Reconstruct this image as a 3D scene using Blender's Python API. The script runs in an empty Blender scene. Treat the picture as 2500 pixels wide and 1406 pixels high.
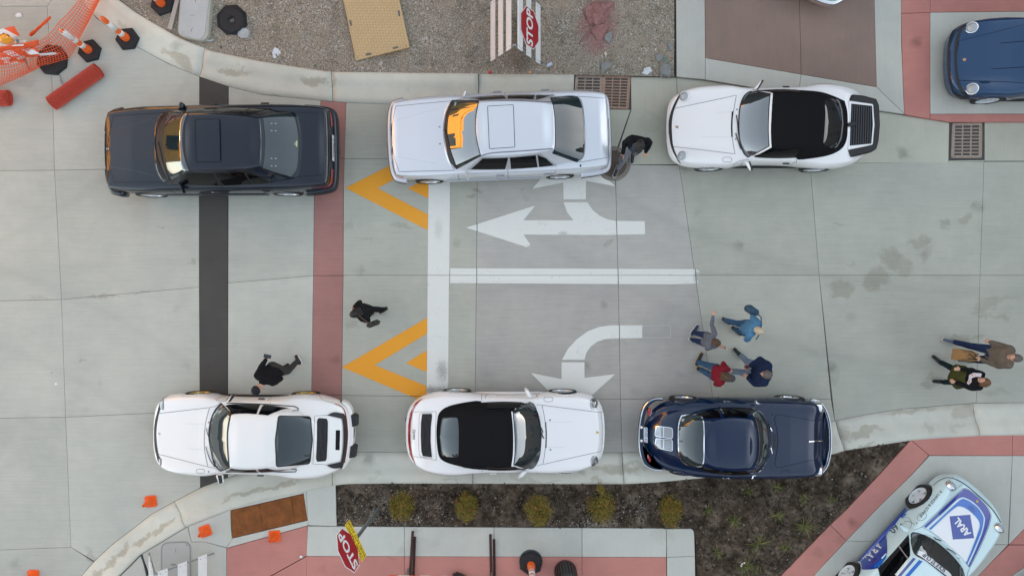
import bpy, bmesh, math, random
import numpy as np
from mathutils import Vector, Matrix, noise
from mathutils.bvhtree import BVHTree
from mathutils.geometry import delaunay_2d_cdt

random.seed(7)
rng = np.random.default_rng(7)
scn = bpy.context.scene
COL = scn.collection
R = math.radians

# ------------------------------------------------------------------ camera (a drone 15 m up, looking straight down)
CAM_H = 15.0
FPX = 1667.0
cam_d = bpy.data.cameras.new('camera')
cam_d.sensor_width = 36.0
cam_d.lens = 36.0 * FPX / 2500.0
cam_d.clip_start = 0.1
cam_d.clip_end = 500.0
cam = bpy.data.objects.new('camera', cam_d)
cam.location = (0, 0, CAM_H)
COL.objects.link(cam)
scn.camera = cam

# ------------------------------------------------------------------ sky, sun, exposure (dusk: the low sun stays behind the buildings)
SUN_EL, SUN_AZ = 9.0, 78.0
world = bpy.data.worlds.new('World')
scn.world = world
world.use_nodes = True
wn = world.node_tree
sky = wn.nodes.new('ShaderNodeTexSky')
sky.sky_type = 'NISHITA'
sky.sun_disc = False
sky.sun_elevation = R(SUN_EL)
sky.sun_rotation = R(SUN_AZ)
sky.dust_density = 0.6
sky.ozone_density = 1.0
hsv = wn.nodes.new('ShaderNodeHueSaturation')
hsv.inputs['Saturation'].default_value = 0.44
wn.links.new(sky.outputs[0], hsv.inputs['Color'])
bg = wn.nodes['Background']
bg.inputs['Strength'].default_value = 0.15
wn.links.new(hsv.outputs[0], bg.inputs['Color'])

sun_d = bpy.data.lights.new('sun', 'SUN')
sun_d.energy = 5.0
sun_d.angle = R(0.5)
sun_d.color = (1.0, 0.66, 0.36)
sun = bpy.data.objects.new('sun', sun_d)
COL.objects.link(sun)
sdir = Vector((math.sin(R(SUN_AZ)) * math.cos(R(SUN_EL)), math.cos(R(SUN_AZ)) * math.cos(R(SUN_EL)), math.sin(R(SUN_EL))))
sun.rotation_euler = sdir.to_track_quat('Z', 'Y').to_euler()
sun.location = sdir * 60

vs = scn.view_settings
vs.view_transform = 'Standard'
vs.look = 'None'
vs.gamma = 1.0
vs.use_curve_mapping = False
vs.exposure = 2.18

# ------------------------------------------------------------------ small helpers
def P(px, py, z=0.0):
    """Point of the place seen at photo pixel (px, py) when it lies at height z."""
    k = (CAM_H - z) / FPX
    return Vector(((px - 1250.0) * k, (703.0 - py) * k, z))

def lin(r, g, b):
    f = lambda c: ((c / 255 + 0.055) / 1.055) ** 2.4 if c > 10 else c / 255 / 12.92
    return (f(r), f(g), f(b), 1.0)

MATS = {}
def mat(name, col, rough=0.5, metal=0.0, coat=0.0, spec=0.5, ior=1.45, var=0.0, scale=8.0, bump=0.0, bscale=60.0, emit=None, coat_rough=0.03, trans=0.0):
    """Principled material with a little noise in the colour and in the relief."""
    if name in MATS:
        return MATS[name]
    m = bpy.data.materials.new(name)
    m.use_nodes = True
    nt = m.node_tree
    b = nt.nodes['Principled BSDF']
    col = tuple(col) if len(col) == 4 else tuple(col) + (1.0,)
    b.inputs['Base Color'].default_value = col
    b.inputs['Roughness'].default_value = rough
    b.inputs['Metallic'].default_value = metal
    b.inputs['Coat Weight'].default_value = coat
    b.inputs['Coat Roughness'].default_value = coat_rough
    b.inputs['Specular IOR Level'].default_value = spec
    b.inputs['IOR'].default_value = ior
    b.inputs['Transmission Weight'].default_value = trans
    tc = None
    if var or bump:
        tc = nt.nodes.new('ShaderNodeTexCoord')
    if var:
        n = nt.nodes.new('ShaderNodeTexNoise')
        n.inputs['Scale'].default_value = scale
        n.inputs['Detail'].default_value = 6
        nt.links.new(tc.outputs['Object'], n.inputs['Vector'])
        mx = nt.nodes.new('ShaderNodeMix')
        mx.data_type = 'RGBA'
        mx.inputs[6].default_value = tuple(c * (1 - var) for c in col[:3]) + (1,)
        mx.inputs[7].default_value = tuple(min(1, c * (1 + var)) for c in col[:3]) + (1,)
        nt.links.new(n.outputs['Fac'], mx.inputs[0])
        nt.links.new(mx.outputs[2], b.inputs['Base Color'])
    if bump:
        n2 = nt.nodes.new('ShaderNodeTexNoise')
        n2.inputs['Scale'].default_value = bscale
        n2.inputs['Detail'].default_value = 5
        nt.links.new(tc.outputs['Object'], n2.inputs['Vector'])
        bp = nt.nodes.new('ShaderNodeBump')
        bp.inputs['Strength'].default_value = bump
        bp.inputs['Distance'].default_value = 0.02
        nt.links.new(n2.outputs['Fac'], bp.inputs['Height'])
        nt.links.new(bp.outputs[0], b.inputs['Normal'])
    if emit:
        b.inputs['Emission Color'].default_value = emit[0]
        b.inputs['Emission Strength'].default_value = emit[1]
    MATS[name] = m
    return m

class NT:
    """Terse node building."""
    def __init__(s, name):
        s.m = bpy.data.materials.new(name); s.m.use_nodes = True
        s.nt = s.m.node_tree; s.b = s.nt.nodes['Principled BSDF']
        s.geo = s.nt.nodes.new('ShaderNodeNewGeometry')
        MATS[name] = s.m
    def link(s, a, b): s.nt.links.new(a, b)
    def _in(s, sock, v):
        if hasattr(v, 'is_output') or isinstance(v, bpy.types.NodeSocket): s.link(v, sock)
        else: sock.default_value = v
    def math(s, op, a, b=0.0, c=None, clamp=False):
        n = s.nt.nodes.new('ShaderNodeMath'); n.operation = op; n.use_clamp = clamp
        s._in(n.inputs[0], a); s._in(n.inputs[1], b)
        if c is not None: s._in(n.inputs[2], c)
        return n.outputs[0]
    def vmath(s, op, a, b=(0, 0, 0), out=0):
        n = s.nt.nodes.new('ShaderNodeVectorMath'); n.operation = op
        s._in(n.inputs[0], a); s._in(n.inputs[1], b)
        return n.outputs['Value'] if out == 'v' else n.outputs[0]
    def noise(s, vec, scale, detail=4, rough=0.5, dist=0.0, color=False):
        n = s.nt.nodes.new('ShaderNodeTexNoise')
        n.inputs['Scale'].default_value = scale; n.inputs['Detail'].default_value = detail
        n.inputs['Roughness'].default_value = rough; n.inputs['Distortion'].default_value = dist
        s.link(vec, n.inputs['Vector'])
        return n.outputs['Color' if color else 'Fac']
    def voronoi(s, vec, scale, feature='F1', out='Distance'):
        n = s.nt.nodes.new('ShaderNodeTexVoronoi'); n.feature = feature
        n.inputs['Scale'].default_value = scale
        s.link(vec, n.inputs['Vector'])
        return n.outputs[out]
    def ramp(s, fac, stops):
        n = s.nt.nodes.new('ShaderNodeValToRGB')
        e = n.color_ramp.elements
        while len(e) < len(stops): e.new(0.5)
        for k, (p, c) in enumerate(stops):
            e[k].position = p
            e[k].color = c if len(c) == 4 else tuple(c) + (1,)
        s.link(fac, n.inputs[0])
        return n.outputs[0]
    def mix(s, fac, a, b, mode='MIX'):
        n = s.nt.nodes.new('ShaderNodeMix'); n.data_type = 'RGBA'; n.blend_type = mode
        s._in(n.inputs[0], fac); s._in(n.inputs[6], a); s._in(n.inputs[7], b)
        return n.outputs[2]
    def maprange(s, v, a, b, c, d):
        n = s.nt.nodes.new('ShaderNodeMapRange'); n.clamp = True
        s._in(n.inputs[0], v)
        for k, x in enumerate((a, b, c, d)): n.inputs[k + 1].default_value = x
        return n.outputs[0]
    def bump(s, h, strength=0.3, dist=0.01):
        n = s.nt.nodes.new('ShaderNodeBump'); n.inputs['Strength'].default_value = strength; n.inputs['Distance'].default_value = dist
        s.link(h, n.inputs['Height']); s.link(n.outputs[0], s.b.inputs['Normal'])

def link(name, me, m=None, parent=None, smooth=False):
    """One mesh, one object."""
    o = bpy.data.objects.new(name, me)
    COL.objects.link(o)
    if m is not None and not me.materials:
        for q in (m if isinstance(m, (list, tuple)) else [m]): me.materials.append(q)
    if parent is not None: o.parent = parent
    if smooth: me.polygons.foreach_set('use_smooth', [True] * len(me.polygons))
    return o

def from_bm(name, bm, m=None, parent=None, smooth=False):
    me = bpy.data.meshes.new(name)
    bm.to_mesh(me); bm.free()
    return link(name, me, m, parent, smooth)

def from_py(name, v, f, m=None, parent=None, smooth=False):
    me = bpy.data.meshes.new(name)
    me.from_pydata([tuple(x) for x in v], [], f)
    me.update()
    return link(name, me, m, parent, smooth)

def tag(o, label=None, cat=None, group=None, kind=None):
    if label: o['label'] = label
    if cat: o['category'] = cat
    if group: o['group'] = group
    if kind: o['kind'] = kind
    return o

def empty(name, loc=(0, 0, 0), rz=0.0, label=None, cat=None, group=None, kind=None):
    o = bpy.data.objects.new(name, None)
    o.location = loc
    o.rotation_euler = (0, 0, rz)
    o.empty_display_size = 0.2
    COL.objects.link(o)
    return tag(o, label, cat, group, kind)

def area2(p):
    return sum(p[i][0] * p[(i + 1) % len(p)][1] - p[(i + 1) % len(p)][0] * p[i][1] for i in range(len(p))) / 2

def offset_poly(p, d):
    """Grow (d > 0) or shrink (d < 0) a 2-D polygon by mitred offset."""
    p = [Vector((q[0], q[1])) for q in p]
    q = [p[0]]
    for a in p[1:]:
        if (a - q[-1]).length > 1e-5: q.append(a)
    if (q[0] - q[-1]).length < 1e-5: q.pop()
    p = q
    sgn = 1.0 if area2(p) > 0 else -1.0
    n = len(p); out = []
    for i in range(n):
        a, b, c = p[i - 1], p[i], p[(i + 1) % n]
        e1 = (b - a).normalized(); e2 = (c - b).normalized()
        n1 = Vector((e1.y, -e1.x)) * sgn; n2 = Vector((e2.y, -e2.x)) * sgn
        m = n1 + n2
        if m.length < 1e-4: m = n1
        m.normalize()
        k = max(0.4, m.dot(n1))
        out.append(b + m * (d / k))
    return out

def rounded(p, r, n=4):
    """Round the corners of a polygon (closed)."""
    p = [Vector((q[0], q[1])) for q in p]; out = []; N = len(p)
    for i in range(N):
        a, b, c = p[i - 1], p[i], p[(i + 1) % N]
        la, lc = (a - b).length, (c - b).length
        k = min(r, la * 0.45, lc * 0.45)
        s = b + (a - b).normalized() * k; e = b + (c - b).normalized() * k
        for j in range(n + 1):
            t = j / n
            out.append(s * (1 - t) ** 2 + b * 2 * t * (1 - t) + e * t * t)
    return out

def catmull(pts, n, closed=False):
    """Catmull-Rom through control points; n samples per segment (any dimension)."""
    p = np.array([tuple(q) for q in pts], float)
    N = len(p); out = []
    segs = N if closed else N - 1
    for i in range(segs):
        if closed: p0, p1, p2, p3 = p[i - 1], p[i], p[(i + 1) % N], p[(i + 2) % N]
        else:
            p1, p2 = p[i], p[i + 1]
            p0 = p[i - 1] if i > 0 else 2 * p1 - p2
            p3 = p[i + 2] if i + 2 < N else 2 * p2 - p1
        for j in range(n):
            t = j / n
            out.append(0.5 * ((2 * p1) + (-p0 + p2) * t + (2 * p0 - 5 * p1 + 4 * p2 - p3) * t * t + (-p0 + 3 * p1 - 3 * p2 + p3) * t ** 3))
    if not closed: out.append(p[-1])
    return np.array(out)

def prism_bm(poly, z0, z1, bm=None, bevel=0.0, flip=False):
    """Extruded polygon with walls (poly in metres)."""
    bm = bm or bmesh.new()
    if area2(poly) < 0: poly = poly[::-1]
    if bevel:
        top = offset_poly(poly, -bevel)
        rings = [[(q[0], q[1], z0) for q in poly], [(q[0], q[1], z1 - bevel) for q in poly], [(q[0], q[1], z1) for q in top]]
    else:
        rings = [[(q[0], q[1], z0) for q in poly], [(q[0], q[1], z1) for q in poly]]
    vr = [[bm.verts.new(c) for c in r] for r in rings]
    for a, b in zip(vr, vr[1:]):
        n = len(a)
        for i in range(n):
            if i < len(b): bm.faces.new((a[i], a[(i + 1) % n], b[(i + 1) % n], b[i]))
    bm.faces.new(vr[-1])
    bm.faces.new(vr[0][::-1])
    return bm

def box_bm(bm, c, s, rot=None):
    """Box centre c, full size s, optional rotation Matrix."""
    M = Matrix.Translation(Vector(c)) @ (rot.to_4x4() if rot is not None else Matrix()) @ Matrix.Diagonal((s[0], s[1], s[2], 1))
    bmesh.ops.create_cube(bm, size=1.0, matrix=M)
    return bm

def tube_bm(bm, p0, p1, r0, r1=None, n=10, caps=True):
    p0, p1 = Vector(p0), Vector(p1); r1 = r0 if r1 is None else r1
    d = (p1 - p0); L = d.length
    q = d.to_track_quat('Z', 'Y').to_matrix().to_4x4()
    M = Matrix.Translation((p0 + p1) / 2) @ q
    bmesh.ops.create_cone(bm, cap_ends=caps, segments=n, radius1=r0, radius2=r1, depth=L, matrix=M)
    return bm

def lathe_bm(bm, prof, n=32, M=Matrix()):
    """Revolve (r, z) profile about local z; M places it."""
    rings = []
    for r, z in prof:
        if r < 1e-6: rings.append([bm.verts.new(M @ Vector((0, 0, z)))])
        else: rings.append([bm.verts.new(M @ Vector((r * math.cos(2 * math.pi * k / n), r * math.sin(2 * math.pi * k / n), z))) for k in range(n)])
    for a, b in zip(rings, rings[1:]):
        for k in range(n):
            k2 = (k + 1) % n
            try:
                if len(a) == 1 and len(b) == 1: continue
                if len(a) == 1: bm.faces.new((a[0], b[k2], b[k]))
                elif len(b) == 1: bm.faces.new((a[k], a[k2], b[0]))
                else: bm.faces.new((a[k], a[k2], b[k2], b[k]))
            except ValueError: pass
    return bm

def fixn(bm):
    bmesh.ops.recalc_face_normals(bm, faces=bm.faces[:])
    return bm

TMP = bpy.data.scenes.new('workbench')
def evaluated_mesh(o):
    """Mesh of an object with its modifiers applied, worked out apart from the scene."""
    TMP.collection.objects.link(o)
    vl = TMP.view_layers[0]
    vl.update()
    dg = vl.depsgraph
    dg.update()
    me = bpy.data.meshes.new_from_object(o.evaluated_get(dg))
    return me
def text_tris(s, size=1.0, space=1.0, bold=0.0):
    """Flat mesh of a word: (verts 2-D, faces), centred on the origin, cap height about 0.7*size."""
    cu = bpy.data.curves.new('lettering', 'FONT')
    cu.body = s; cu.size = size; cu.align_x = 'CENTER'; cu.align_y = 'CENTER'
    cu.space_character = space; cu.resolution_u = 3
    cu.offset = bold
    o = bpy.data.objects.new('lettering', cu)
    me = evaluated_mesh(o)
    v = [(p.co.x, p.co.y) for p in me.vertices]; f = [tuple(p.vertices) for p in me.polygons]
    bpy.data.objects.remove(o); bpy.data.curves.remove(cu); bpy.data.meshes.remove(me)
    return v, f

def text_plane(name, s, M, size, m, parent, sx=1.0, bold=0.0, space=1.0):
    """Lettering as flat geometry on the plane of matrix M (x right, y up, z out)."""
    v, f = text_tris(s, size, space, bold)
    return from_py(name, [M @ Vector((a * sx, b, 0.0)) for a, b in v], f, m, parent)
# ------------------------------------------------------------------ buildings round the crossing: they shade the street and mirror in the car glass
M_BRICK = mat('warm_brick', (0.72, 0.38, 0.06), 0.85, var=0.25, scale=2.0)
M_WIN = mat('dark_window', (0.02, 0.025, 0.03), 0.08)
M_BRICKD = mat('dull_brick', (0.20, 0.15, 0.12), 0.9, var=0.25, scale=2.0)
def building(name, label, x0, x1, y0, y1, h, face, m, step=3.2):
    root = empty(name, ((x0 + x1) / 2, (y0 + y1) / 2, 0), 0, label, 'building')
    c = Vector(root.location)
    bm = bmesh.new(); box_bm(bm, (0, 0, h / 2), (x1 - x0, y1 - y0, h))
    from_bm('wall', bm, m, root)
    bm = bmesh.new(); box_bm(bm, (0, 0, h + .25), (x1 - x0 + .5, y1 - y0 + .5, .5))
    from_bm('cornice', bm, m, root)
    fx = (x1 if face > 0 else x0) - c.x
    me = None
    y = y0 + 1.6
    while y < y1 - 1.6:
        for z in np.arange(2.0, h - 1.0, 3.3):
            if me is None:
                bm = bmesh.new(); box_bm(bm, (0, 0, 0), (.12, 1.3, 1.9))
                me = bpy.data.meshes.new('window'); bm.to_mesh(me); bm.free()
            o = link('window', me, M_WIN, root); o.location = (fx, y - c.y, z)
        y += step
building('brick_building', 'golden brick building across the road mirrored in the sedan windscreens', -34, -24, 4.5, 50, 11.0, 1, M_BRICK, 6.1)
building('shop_building', 'long dull brick shop building that shades the whole crossing', 31, 43, -60, 60, 11.5, -1, M_BRICKD, 6.4)

def added_building(name, label, x0, x1, y0, y1, h, m):  # unseen buildings added so that the car flanks mirror dark walls
    root = empty(name, ((x0 + x1) / 2, (y0 + y1) / 2, 0), 0, label, 'building')
    bm = bmesh.new(); box_bm(bm, (0, 0, h / 2), (x1 - x0, y1 - y0, h)); from_bm('wall', bm, m, root)
    bm = bmesh.new(); box_bm(bm, (0, 0, h + .2), (x1 - x0 + .6, y1 - y0 + .6, .4)); from_bm('cornice', bm, m, root)
    fy = (y1 - y0) / 2 * (-1 if y0 > 0 else 1); me = None
    for x in np.arange(x0 + 2.5, x1 - 2, 4.2):
        for z in np.arange(2.0, h - 1.2, 3.3):
            if me is None:
                bm = bmesh.new(); box_bm(bm, (0, 0, 0), (1.6, .12, 1.9)); me = bpy.data.meshes.new('window'); bm.to_mesh(me); bm.free()
            o = link('window', me, M_WIN, root); o.location = (x - root.location.x, fy, z)
M_DARKB = mat('dark_brick', (0.11, 0.075, 0.055), 0.9, var=0.3, scale=2.0)
added_building('warehouse', 'dark brick warehouse beyond the gravel yard added out of view to darken the car flanks', -12, 26, 17, 30, 9.5, M_DARKB)
added_building('warehouse', 'dark brick warehouse beyond the lower pavement added out of view to darken the car flanks', -22, 22, -33, -19, 9.5, M_DARKB)
# ================================================================== ground materials
def concrete(name, col, streak=0.10, mott=0.12, stains=(), stain_col=(0.70, 0.66, 0.61), warm=None, streak_dir=0, spots=0.5, slabvar=0.065):
    t = NT(name)
    pos = t.geo.outputs['Position']
    def mapped(sx, sy):
        return t.vmath('MULTIPLY', pos, (sx, sy, 1.0))
    big = t.noise(pos, 0.55, 5, 0.6)
    mid = t.noise(pos, 3.0, 6, 0.62)
    fine = t.noise(pos, 45.0, 3, 0.7)
    wob = t.noise(pos, 0.35, 2)
    wv = t.vmath('ADD', pos, t.vmath('SCALE', t.noise(pos, 0.5, 2, color=True), (0, 0, 0)))
    st1 = t.noise(mapped(0.9, 26.0) if not streak_dir else mapped(26.0, 0.9), 1.0, 4, 0.6, 0.4)
    st2 = t.noise(mapped(2.5, 75.0) if not streak_dir else mapped(75.0, 2.5), 1.0, 3, 0.65, 0.3)
    v = t.math('ADD', t.math('MULTIPLY', t.math('SUBTRACT', big, 0.5), mott * 2.4), 1.0)
    v = t.math('ADD', v, t.math('MULTIPLY', t.math('SUBTRACT', mid, 0.5), mott * 1.3))
    v = t.math('ADD', v, t.math('MULTIPLY', t.math('SUBTRACT', st1, 0.5), streak * 2.2))
    v = t.math('ADD', v, t.math('MULTIPLY', t.math('SUBTRACT', st2, 0.5), streak * 2.2))
    v = t.math('ADD', v, t.math('MULTIPLY', t.math('SUBTRACT', fine, 0.5), 0.16))
    oi = t.nt.nodes.new('ShaderNodeObjectInfo')
    v = t.math('ADD', v, t.math('MULTIPLY', t.math('SUBTRACT', oi.outputs['Random'], 0.5), slabvar * 2))
    if stains is ROAD_STAINS:
        for (cx, cy, r0, wd, am) in ((10.5, 16.5, 16.6, .16, .10), (10.5, 16.5, 18.3, .18, .09), (-16.0, -14.0, 15.2, .17, .09), (-16.0, -14.0, 13.6, .15, .08), (-4.0, 30.0, 33.2, .2, .05), (-6.0, -40.0, 40.6, .22, .05), (-14.5, 9.0, 8.6, .14, .07)):
            dd = t.vmath('LENGTH', t.vmath('MULTIPLY', t.vmath('SUBTRACT', pos, (cx, cy, 0)), (1, 1, 0)), out='v')
            band = t.maprange(t.math('ABSOLUTE', t.math('SUBTRACT', dd, r0)), 0.0, wd, 1.0, 0.0)
            v = t.math('SUBTRACT', v, t.math('MULTIPLY', t.math('MULTIPLY', band, t.maprange(mid, .35, .6, .2, 1.0)), am))
    # small dark specks
    sp = t.voronoi(pos, 5.0)
    spm = t.maprange(t.math('ADD', sp, t.math('MULTIPLY', t.noise(pos, 9.0, 2), 0.25)), 0.10, 0.17, 1.0, 0.0)
    rare = t.maprange(t.noise(pos, 1.7, 1), 0.49, 0.60, 0.0, spots)
    spm = t.math('MULTIPLY', spm, rare)
    v = t.math('MULTIPLY', v, t.math('SUBTRACT', 1.0, t.math('MULTIPLY', spm, 0.45)))
    sm = t.voronoi(t.vmath('ADD', pos, t.vmath('MULTIPLY', t.vmath('SUBTRACT', t.noise(pos, 4.0, 4, .6, color=True), (.5, .5, .5)), (.5, .16, 0))), 1.15)
    smk = t.math('MULTIPLY', t.maprange(sm, .06, .20, 1.0, 0.0), t.maprange(t.noise(pos, .8, 2), .48, .62, 0.0, .34))
    v = t.math('MULTIPLY', v, t.math('SUBTRACT', 1.0, smk))
    c = t.mix(1.0, tuple(col) + (1,), t.mix(big, (0.97, 1.0, 1.02, 1), warm or (1.03, 1.0, 0.965, 1)), 'MULTIPLY')
    vc = t.nt.nodes.new('ShaderNodeCombineColor')
    for k in range(3): t.link(v, vc.inputs[k])
    c = t.mix(1.0, c, vc.outputs[0], 'MULTIPLY')
    # dirt patches with a place of their own
    if stains:
        d1 = t.vmath('SUBTRACT', t.noise(pos, 2.6, 5, 0.6, color=True), (0.5, 0.5, 0.5))
        wp = t.vmath('ADD', pos, t.vmath('MULTIPLY', d1, (0.55, 0.55, 0.0)))
        tot = None
        ragged = t.math('MULTIPLY', t.math('SUBTRACT', t.noise(pos, 7.5, 6, 0.7), 0.5), 3.0)
        for (px, py, rx, ry, ang, amt) in stains:
            q = P(px, py)
            k = CAM_H / FPX
            u = t.vmath('SUBTRACT', wp, (q.x, q.y, 0))
            ca, sa = math.cos(ang), math.sin(ang)
            a = t.math('DIVIDE', t.vmath('DOT_PRODUCT', u, (ca, sa, 0), 'v'), rx * k)
            b = t.math('DIVIDE', t.vmath('DOT_PRODUCT', u, (-sa, ca, 0), 'v'), ry * k)
            r2 = t.math('ADD', t.math('ADD', t.math('MULTIPLY', a, a), t.math('MULTIPLY', b, b)), ragged)
            s = t.maprange(r2, 0.45, 1.40, amt * .85, 0.0)
            tot = s if tot is None else t.math('MAXIMUM', tot, s)
        tot = t.math('MULTIPLY', tot, t.maprange(fine, 0.25, 0.6, 0.6, 1.0))
        c = t.mix(tot, c, t.mix(1.0, c, tuple(stain_col) + (1,), 'MULTIPLY'))
    t.link(c, t.b.inputs['Base Color'])
    t.b.inputs['Roughness'].default_value = 0.85
    t.b.inputs['Specular IOR Level'].default_value = 0.25
    h = t.math('ADD', t.math('MULTIPLY', st2, 0.6), t.math('MULTIPLY', fine, 0.6))
    t.bump(h, 0.25, 0.006)
    return t.m

ROAD_STAINS = [
    (2055, 705, 30, 17, 0.1, .8), (2135, 680, 32, 22, .15, .8), (2175, 632, 30, 30, .5, .8), (2210, 655, 20, 22, 0, .7), (2245, 590, 28, 14, .3, .8),
    (2262, 620, 13, 24, 0, .5), (2308, 546, 15, 9, 0, .8), (2355, 537, 20, 8, .5, .7), (2303, 560, 14, 7, 0, .6), (2405, 745, 30, 20, .5, .6), (2450, 728, 40, 7, .3, .5),
    (2445, 772, 26, 6, 0, .6), (2405, 772, 16, 6, 0, .6), (2340, 827, 35, 10, 0, .8), (2390, 822, 12, 9, 0, .6), (2300, 817, 10, 4, 0, .7), (2258, 935, 20, 9, -.4, .7),
    (2270, 915, 14, 8, 0, .5), (2420, 955, 50, 8, -.1, .5), (1150, 484, 7, 6, 0, .9), (1164, 470, 12, 5, 0, .9), (1485, 590, 12, 7, .2, .6), (1282, 470, 9, 4, 0, .5),
    (862, 788, 14, 7, 0, .5), (980, 550, 26, 7, -.1, .6), (890, 580, 18, 6, 0, .5), (850, 550, 9, 12, 0, .4), (200, 882, 11, 3, 0, .8), (395, 552, 9, 3, 0, .8), (468, 643, 5, 4, 0, .8),
    (236, 541, 6, 2, 0, .7), (255, 722, 45, 5, .06, .8), (340, 712, 30, 3, .08, .7), (95, 735, 22, 3, .05, .6), (60, 205, 18, 12, 0, .4), (1500, 840, 30, 10, 0, .25), (820, 600, 9, 30, 0, .3),
    (2050, 554, 14, 5, 0, .6), (2075, 640, 14, 7, 0, .5), (225, 1355, 12, 22, .6, .8), (130, 905, 3, 3, 0, .9)]
STRIP_STAINS = [
    (575, 178, 34, 10, -.15, 1.), (765, 198, 34, 9, -.05, 1.), (430, 140, 40, 8, -.5, .9), (455, 160, 30, 12, -.45, .9), (700, 238, 40, 6, -.1, .8), (815, 195, 6, 14, 0, .6), (300, 62, 14, 8, -.6, .6),
    (270, 1370, 26, 8, .8, 1.), (240, 1395, 22, 14, .9, 1.), (300, 1340, 26, 7, .75, .9), (400, 1285, 34, 7, .6, 1.), (350, 1315, 28, 6, .6, 1.), (600, 1200, 50, 7, .3, .9), (680, 1185, 50, 7, .25, .9), (560, 1215, 26, 5, .4, .7),
    (2110, 1055, 44, 9, .25, .9), (2060, 1052, 18, 14, 0, .8), (2215, 1005, 40, 7, .12, .7), (2265, 996, 26, 6, .1, .6), (2350, 1003, 24, 14, .2, .7), (2320, 1055, 14, 8, 0, .5), (2330, 1040, 24, 6, .2, .4), (2266, 1040, 8, 10, 0, .5),
    (1520, 1140, 60, 12, 0, .9), (1450, 1142, 30, 9, 0, .7), (1310, 1172, 60, 4, 0, .5), (1425, 1160, 12, 6, 0, .7), (1455, 1172, 9, 5, 0, .8), (1100, 1170, 20, 4, 0, .5), (910, 1165, 20, 5, 0, .4), (2110, 1082, 22, 6, .3, .8)]
M_ROAD = concrete('road_concrete', (0.405, 0.405, 0.345), 0.10, 0.17, ROAD_STAINS)
M_ROADM = concrete('grey_road_concrete', (0.395, 0.378, 0.342), 0.11, 0.18, ROAD_STAINS)
M_ROADL = concrete('pale_road_concrete', (0.445, 0.448, 0.395), 0.095, 0.16, ROAD_STAINS)
M_STRIP = concrete('kerb_concrete', (0.585, 0.575, 0.495), 0.03, 0.18, STRIP_STAINS, (0.64, 0.60, 0.54), spots=0.9)
M_GUT = concrete('gutter_concrete', (0.45, 0.445, 0.365), 0.06, 0.15, [(1700, 395, 60, 8, 0, .4), (1590, 300, 30, 22, 0, .3)], streak_dir=1, spots=0.8)
M_WALK = concrete('walk_concrete', (0.50, 0.50, 0.445), 0.045, 0.13, [(1020, 1335, 60, 20, 0, .25), (1300, 1330, 40, 20, 0, .25), (1020, 1290, 9, 10, 0, .6), (1610, 1300, 30, 16, 0, .3), (2420, 1170, 60, 20, .3, .2)], streak_dir=1, spots=0.7)
M_RED = concrete('red_concrete', (0.49, 0.215, 0.178), 0.05, 0.18, [(960, 1363, 10, 5, 0, .8), (2040, 1316, 14, 10, 0, .6), (1990, 1345, 12, 12, 0, .6), (2010, 1290, 20, 12, .8, .4)], (0.75, 0.8, 0.75), warm=(1.03, 0.98, 0.96, 1), slabvar=0.03)
M_REDB = concrete('red_band_concrete', (0.335, 0.172, 0.150), 0.09, 0.18, (), warm=(1.03, 0.98, 0.96, 1), slabvar=0.02)
M_MAUVE = concrete('mauve_concrete', (0.25, 0.182, 0.150), 0.06, 0.16, (), streak_dir=1, warm=(1.03, 0.98, 0.95, 1), slabvar=0.02)
M_ASPH = concrete('asphalt', (0.07, 0.066, 0.06), 0.08, 0.22, (), slabvar=0.0, spots=0.2)
M_JOINT = mat('joint_filler', (0.09, 0.088, 0.083), 0.95, spec=0, var=0.3, scale=6)

def paint_mat(name, col, wear, scuffs=()):
    t = NT(name)
    pos = t.geo.outputs['Position']
    n = t.noise(pos, 2.2, 5, 0.6); f = t.noise(pos, 30.0, 4, 0.7)
    st = t.noise(t.vmath('MULTIPLY', pos, (2.0, 60.0, 1)), 1.0, 3, 0.6)
    w = t.maprange(t.math('ADD', t.math('MULTIPLY', f, 0.55), t.math('MULTIPLY', n, 0.55)), 0.60, 0.80, 0.0, wear)
    c = t.mix(n, tuple(x * 0.90 for x in col) + (1,), tuple(col) + (1,))
    c = t.mix(t.maprange(st, 0.3, 0.7, 0.0, 0.12), c, tuple(x * 0.7 for x in col) + (1,))
    wet = t.voronoi(pos, 3.3)
    blot = t.math('MULTIPLY', t.maprange(wet, 0.05, 0.12, 1.0, 0.0), t.maprange(f, 0.45, 0.6, 0, 0.6))
    c = t.mix(t.math('MAXIMUM', w, blot), c, (0.30, 0.30, 0.28, 1))
    if scuffs:
        for (px, py, rx, ry, am) in scuffs:
            q = P(px, py); k = CAM_H / FPX
            u = t.vmath('MULTIPLY', t.vmath('SUBTRACT', pos, (q.x, q.y, 0)), (1 / (rx * k), 1 / (ry * k), 0))
            r_ = t.math('ADD', t.vmath('LENGTH', u, out='v'), t.math('MULTIPLY', t.math('SUBTRACT', f, .5), 3.2))
            c = t.mix(t.maprange(r_, .3, 1.1, am, 0.0), c, (0.27, 0.265, 0.24, 1))
    t.link(c, t.b.inputs['Base Color'])
    t.b.inputs['Roughness'].default_value = 0.7
    t.bump(t.math('ADD', f, st), 0.2, 0.004)
    return t.m
M_WHITEP = paint_mat('white_road_paint', (0.73, 0.73, 0.67), 0.6, [(1080, 905, 16, 30, .7), (1075, 955, 26, 14, .85), (1050, 952, 16, 12, .8), (1390, 975, 8, 18, .6), (1296, 603, 10, 6, .8), (1375, 570, 14, 6, .5), (1702, 676, 10, 22, .7), (1070, 560, 12, 30, .25), (1350, 466, 20, 8, .3)])
M_YELP = paint_mat('amber_road_paint', (0.80, 0.335, 0.016), 0.22)

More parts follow.
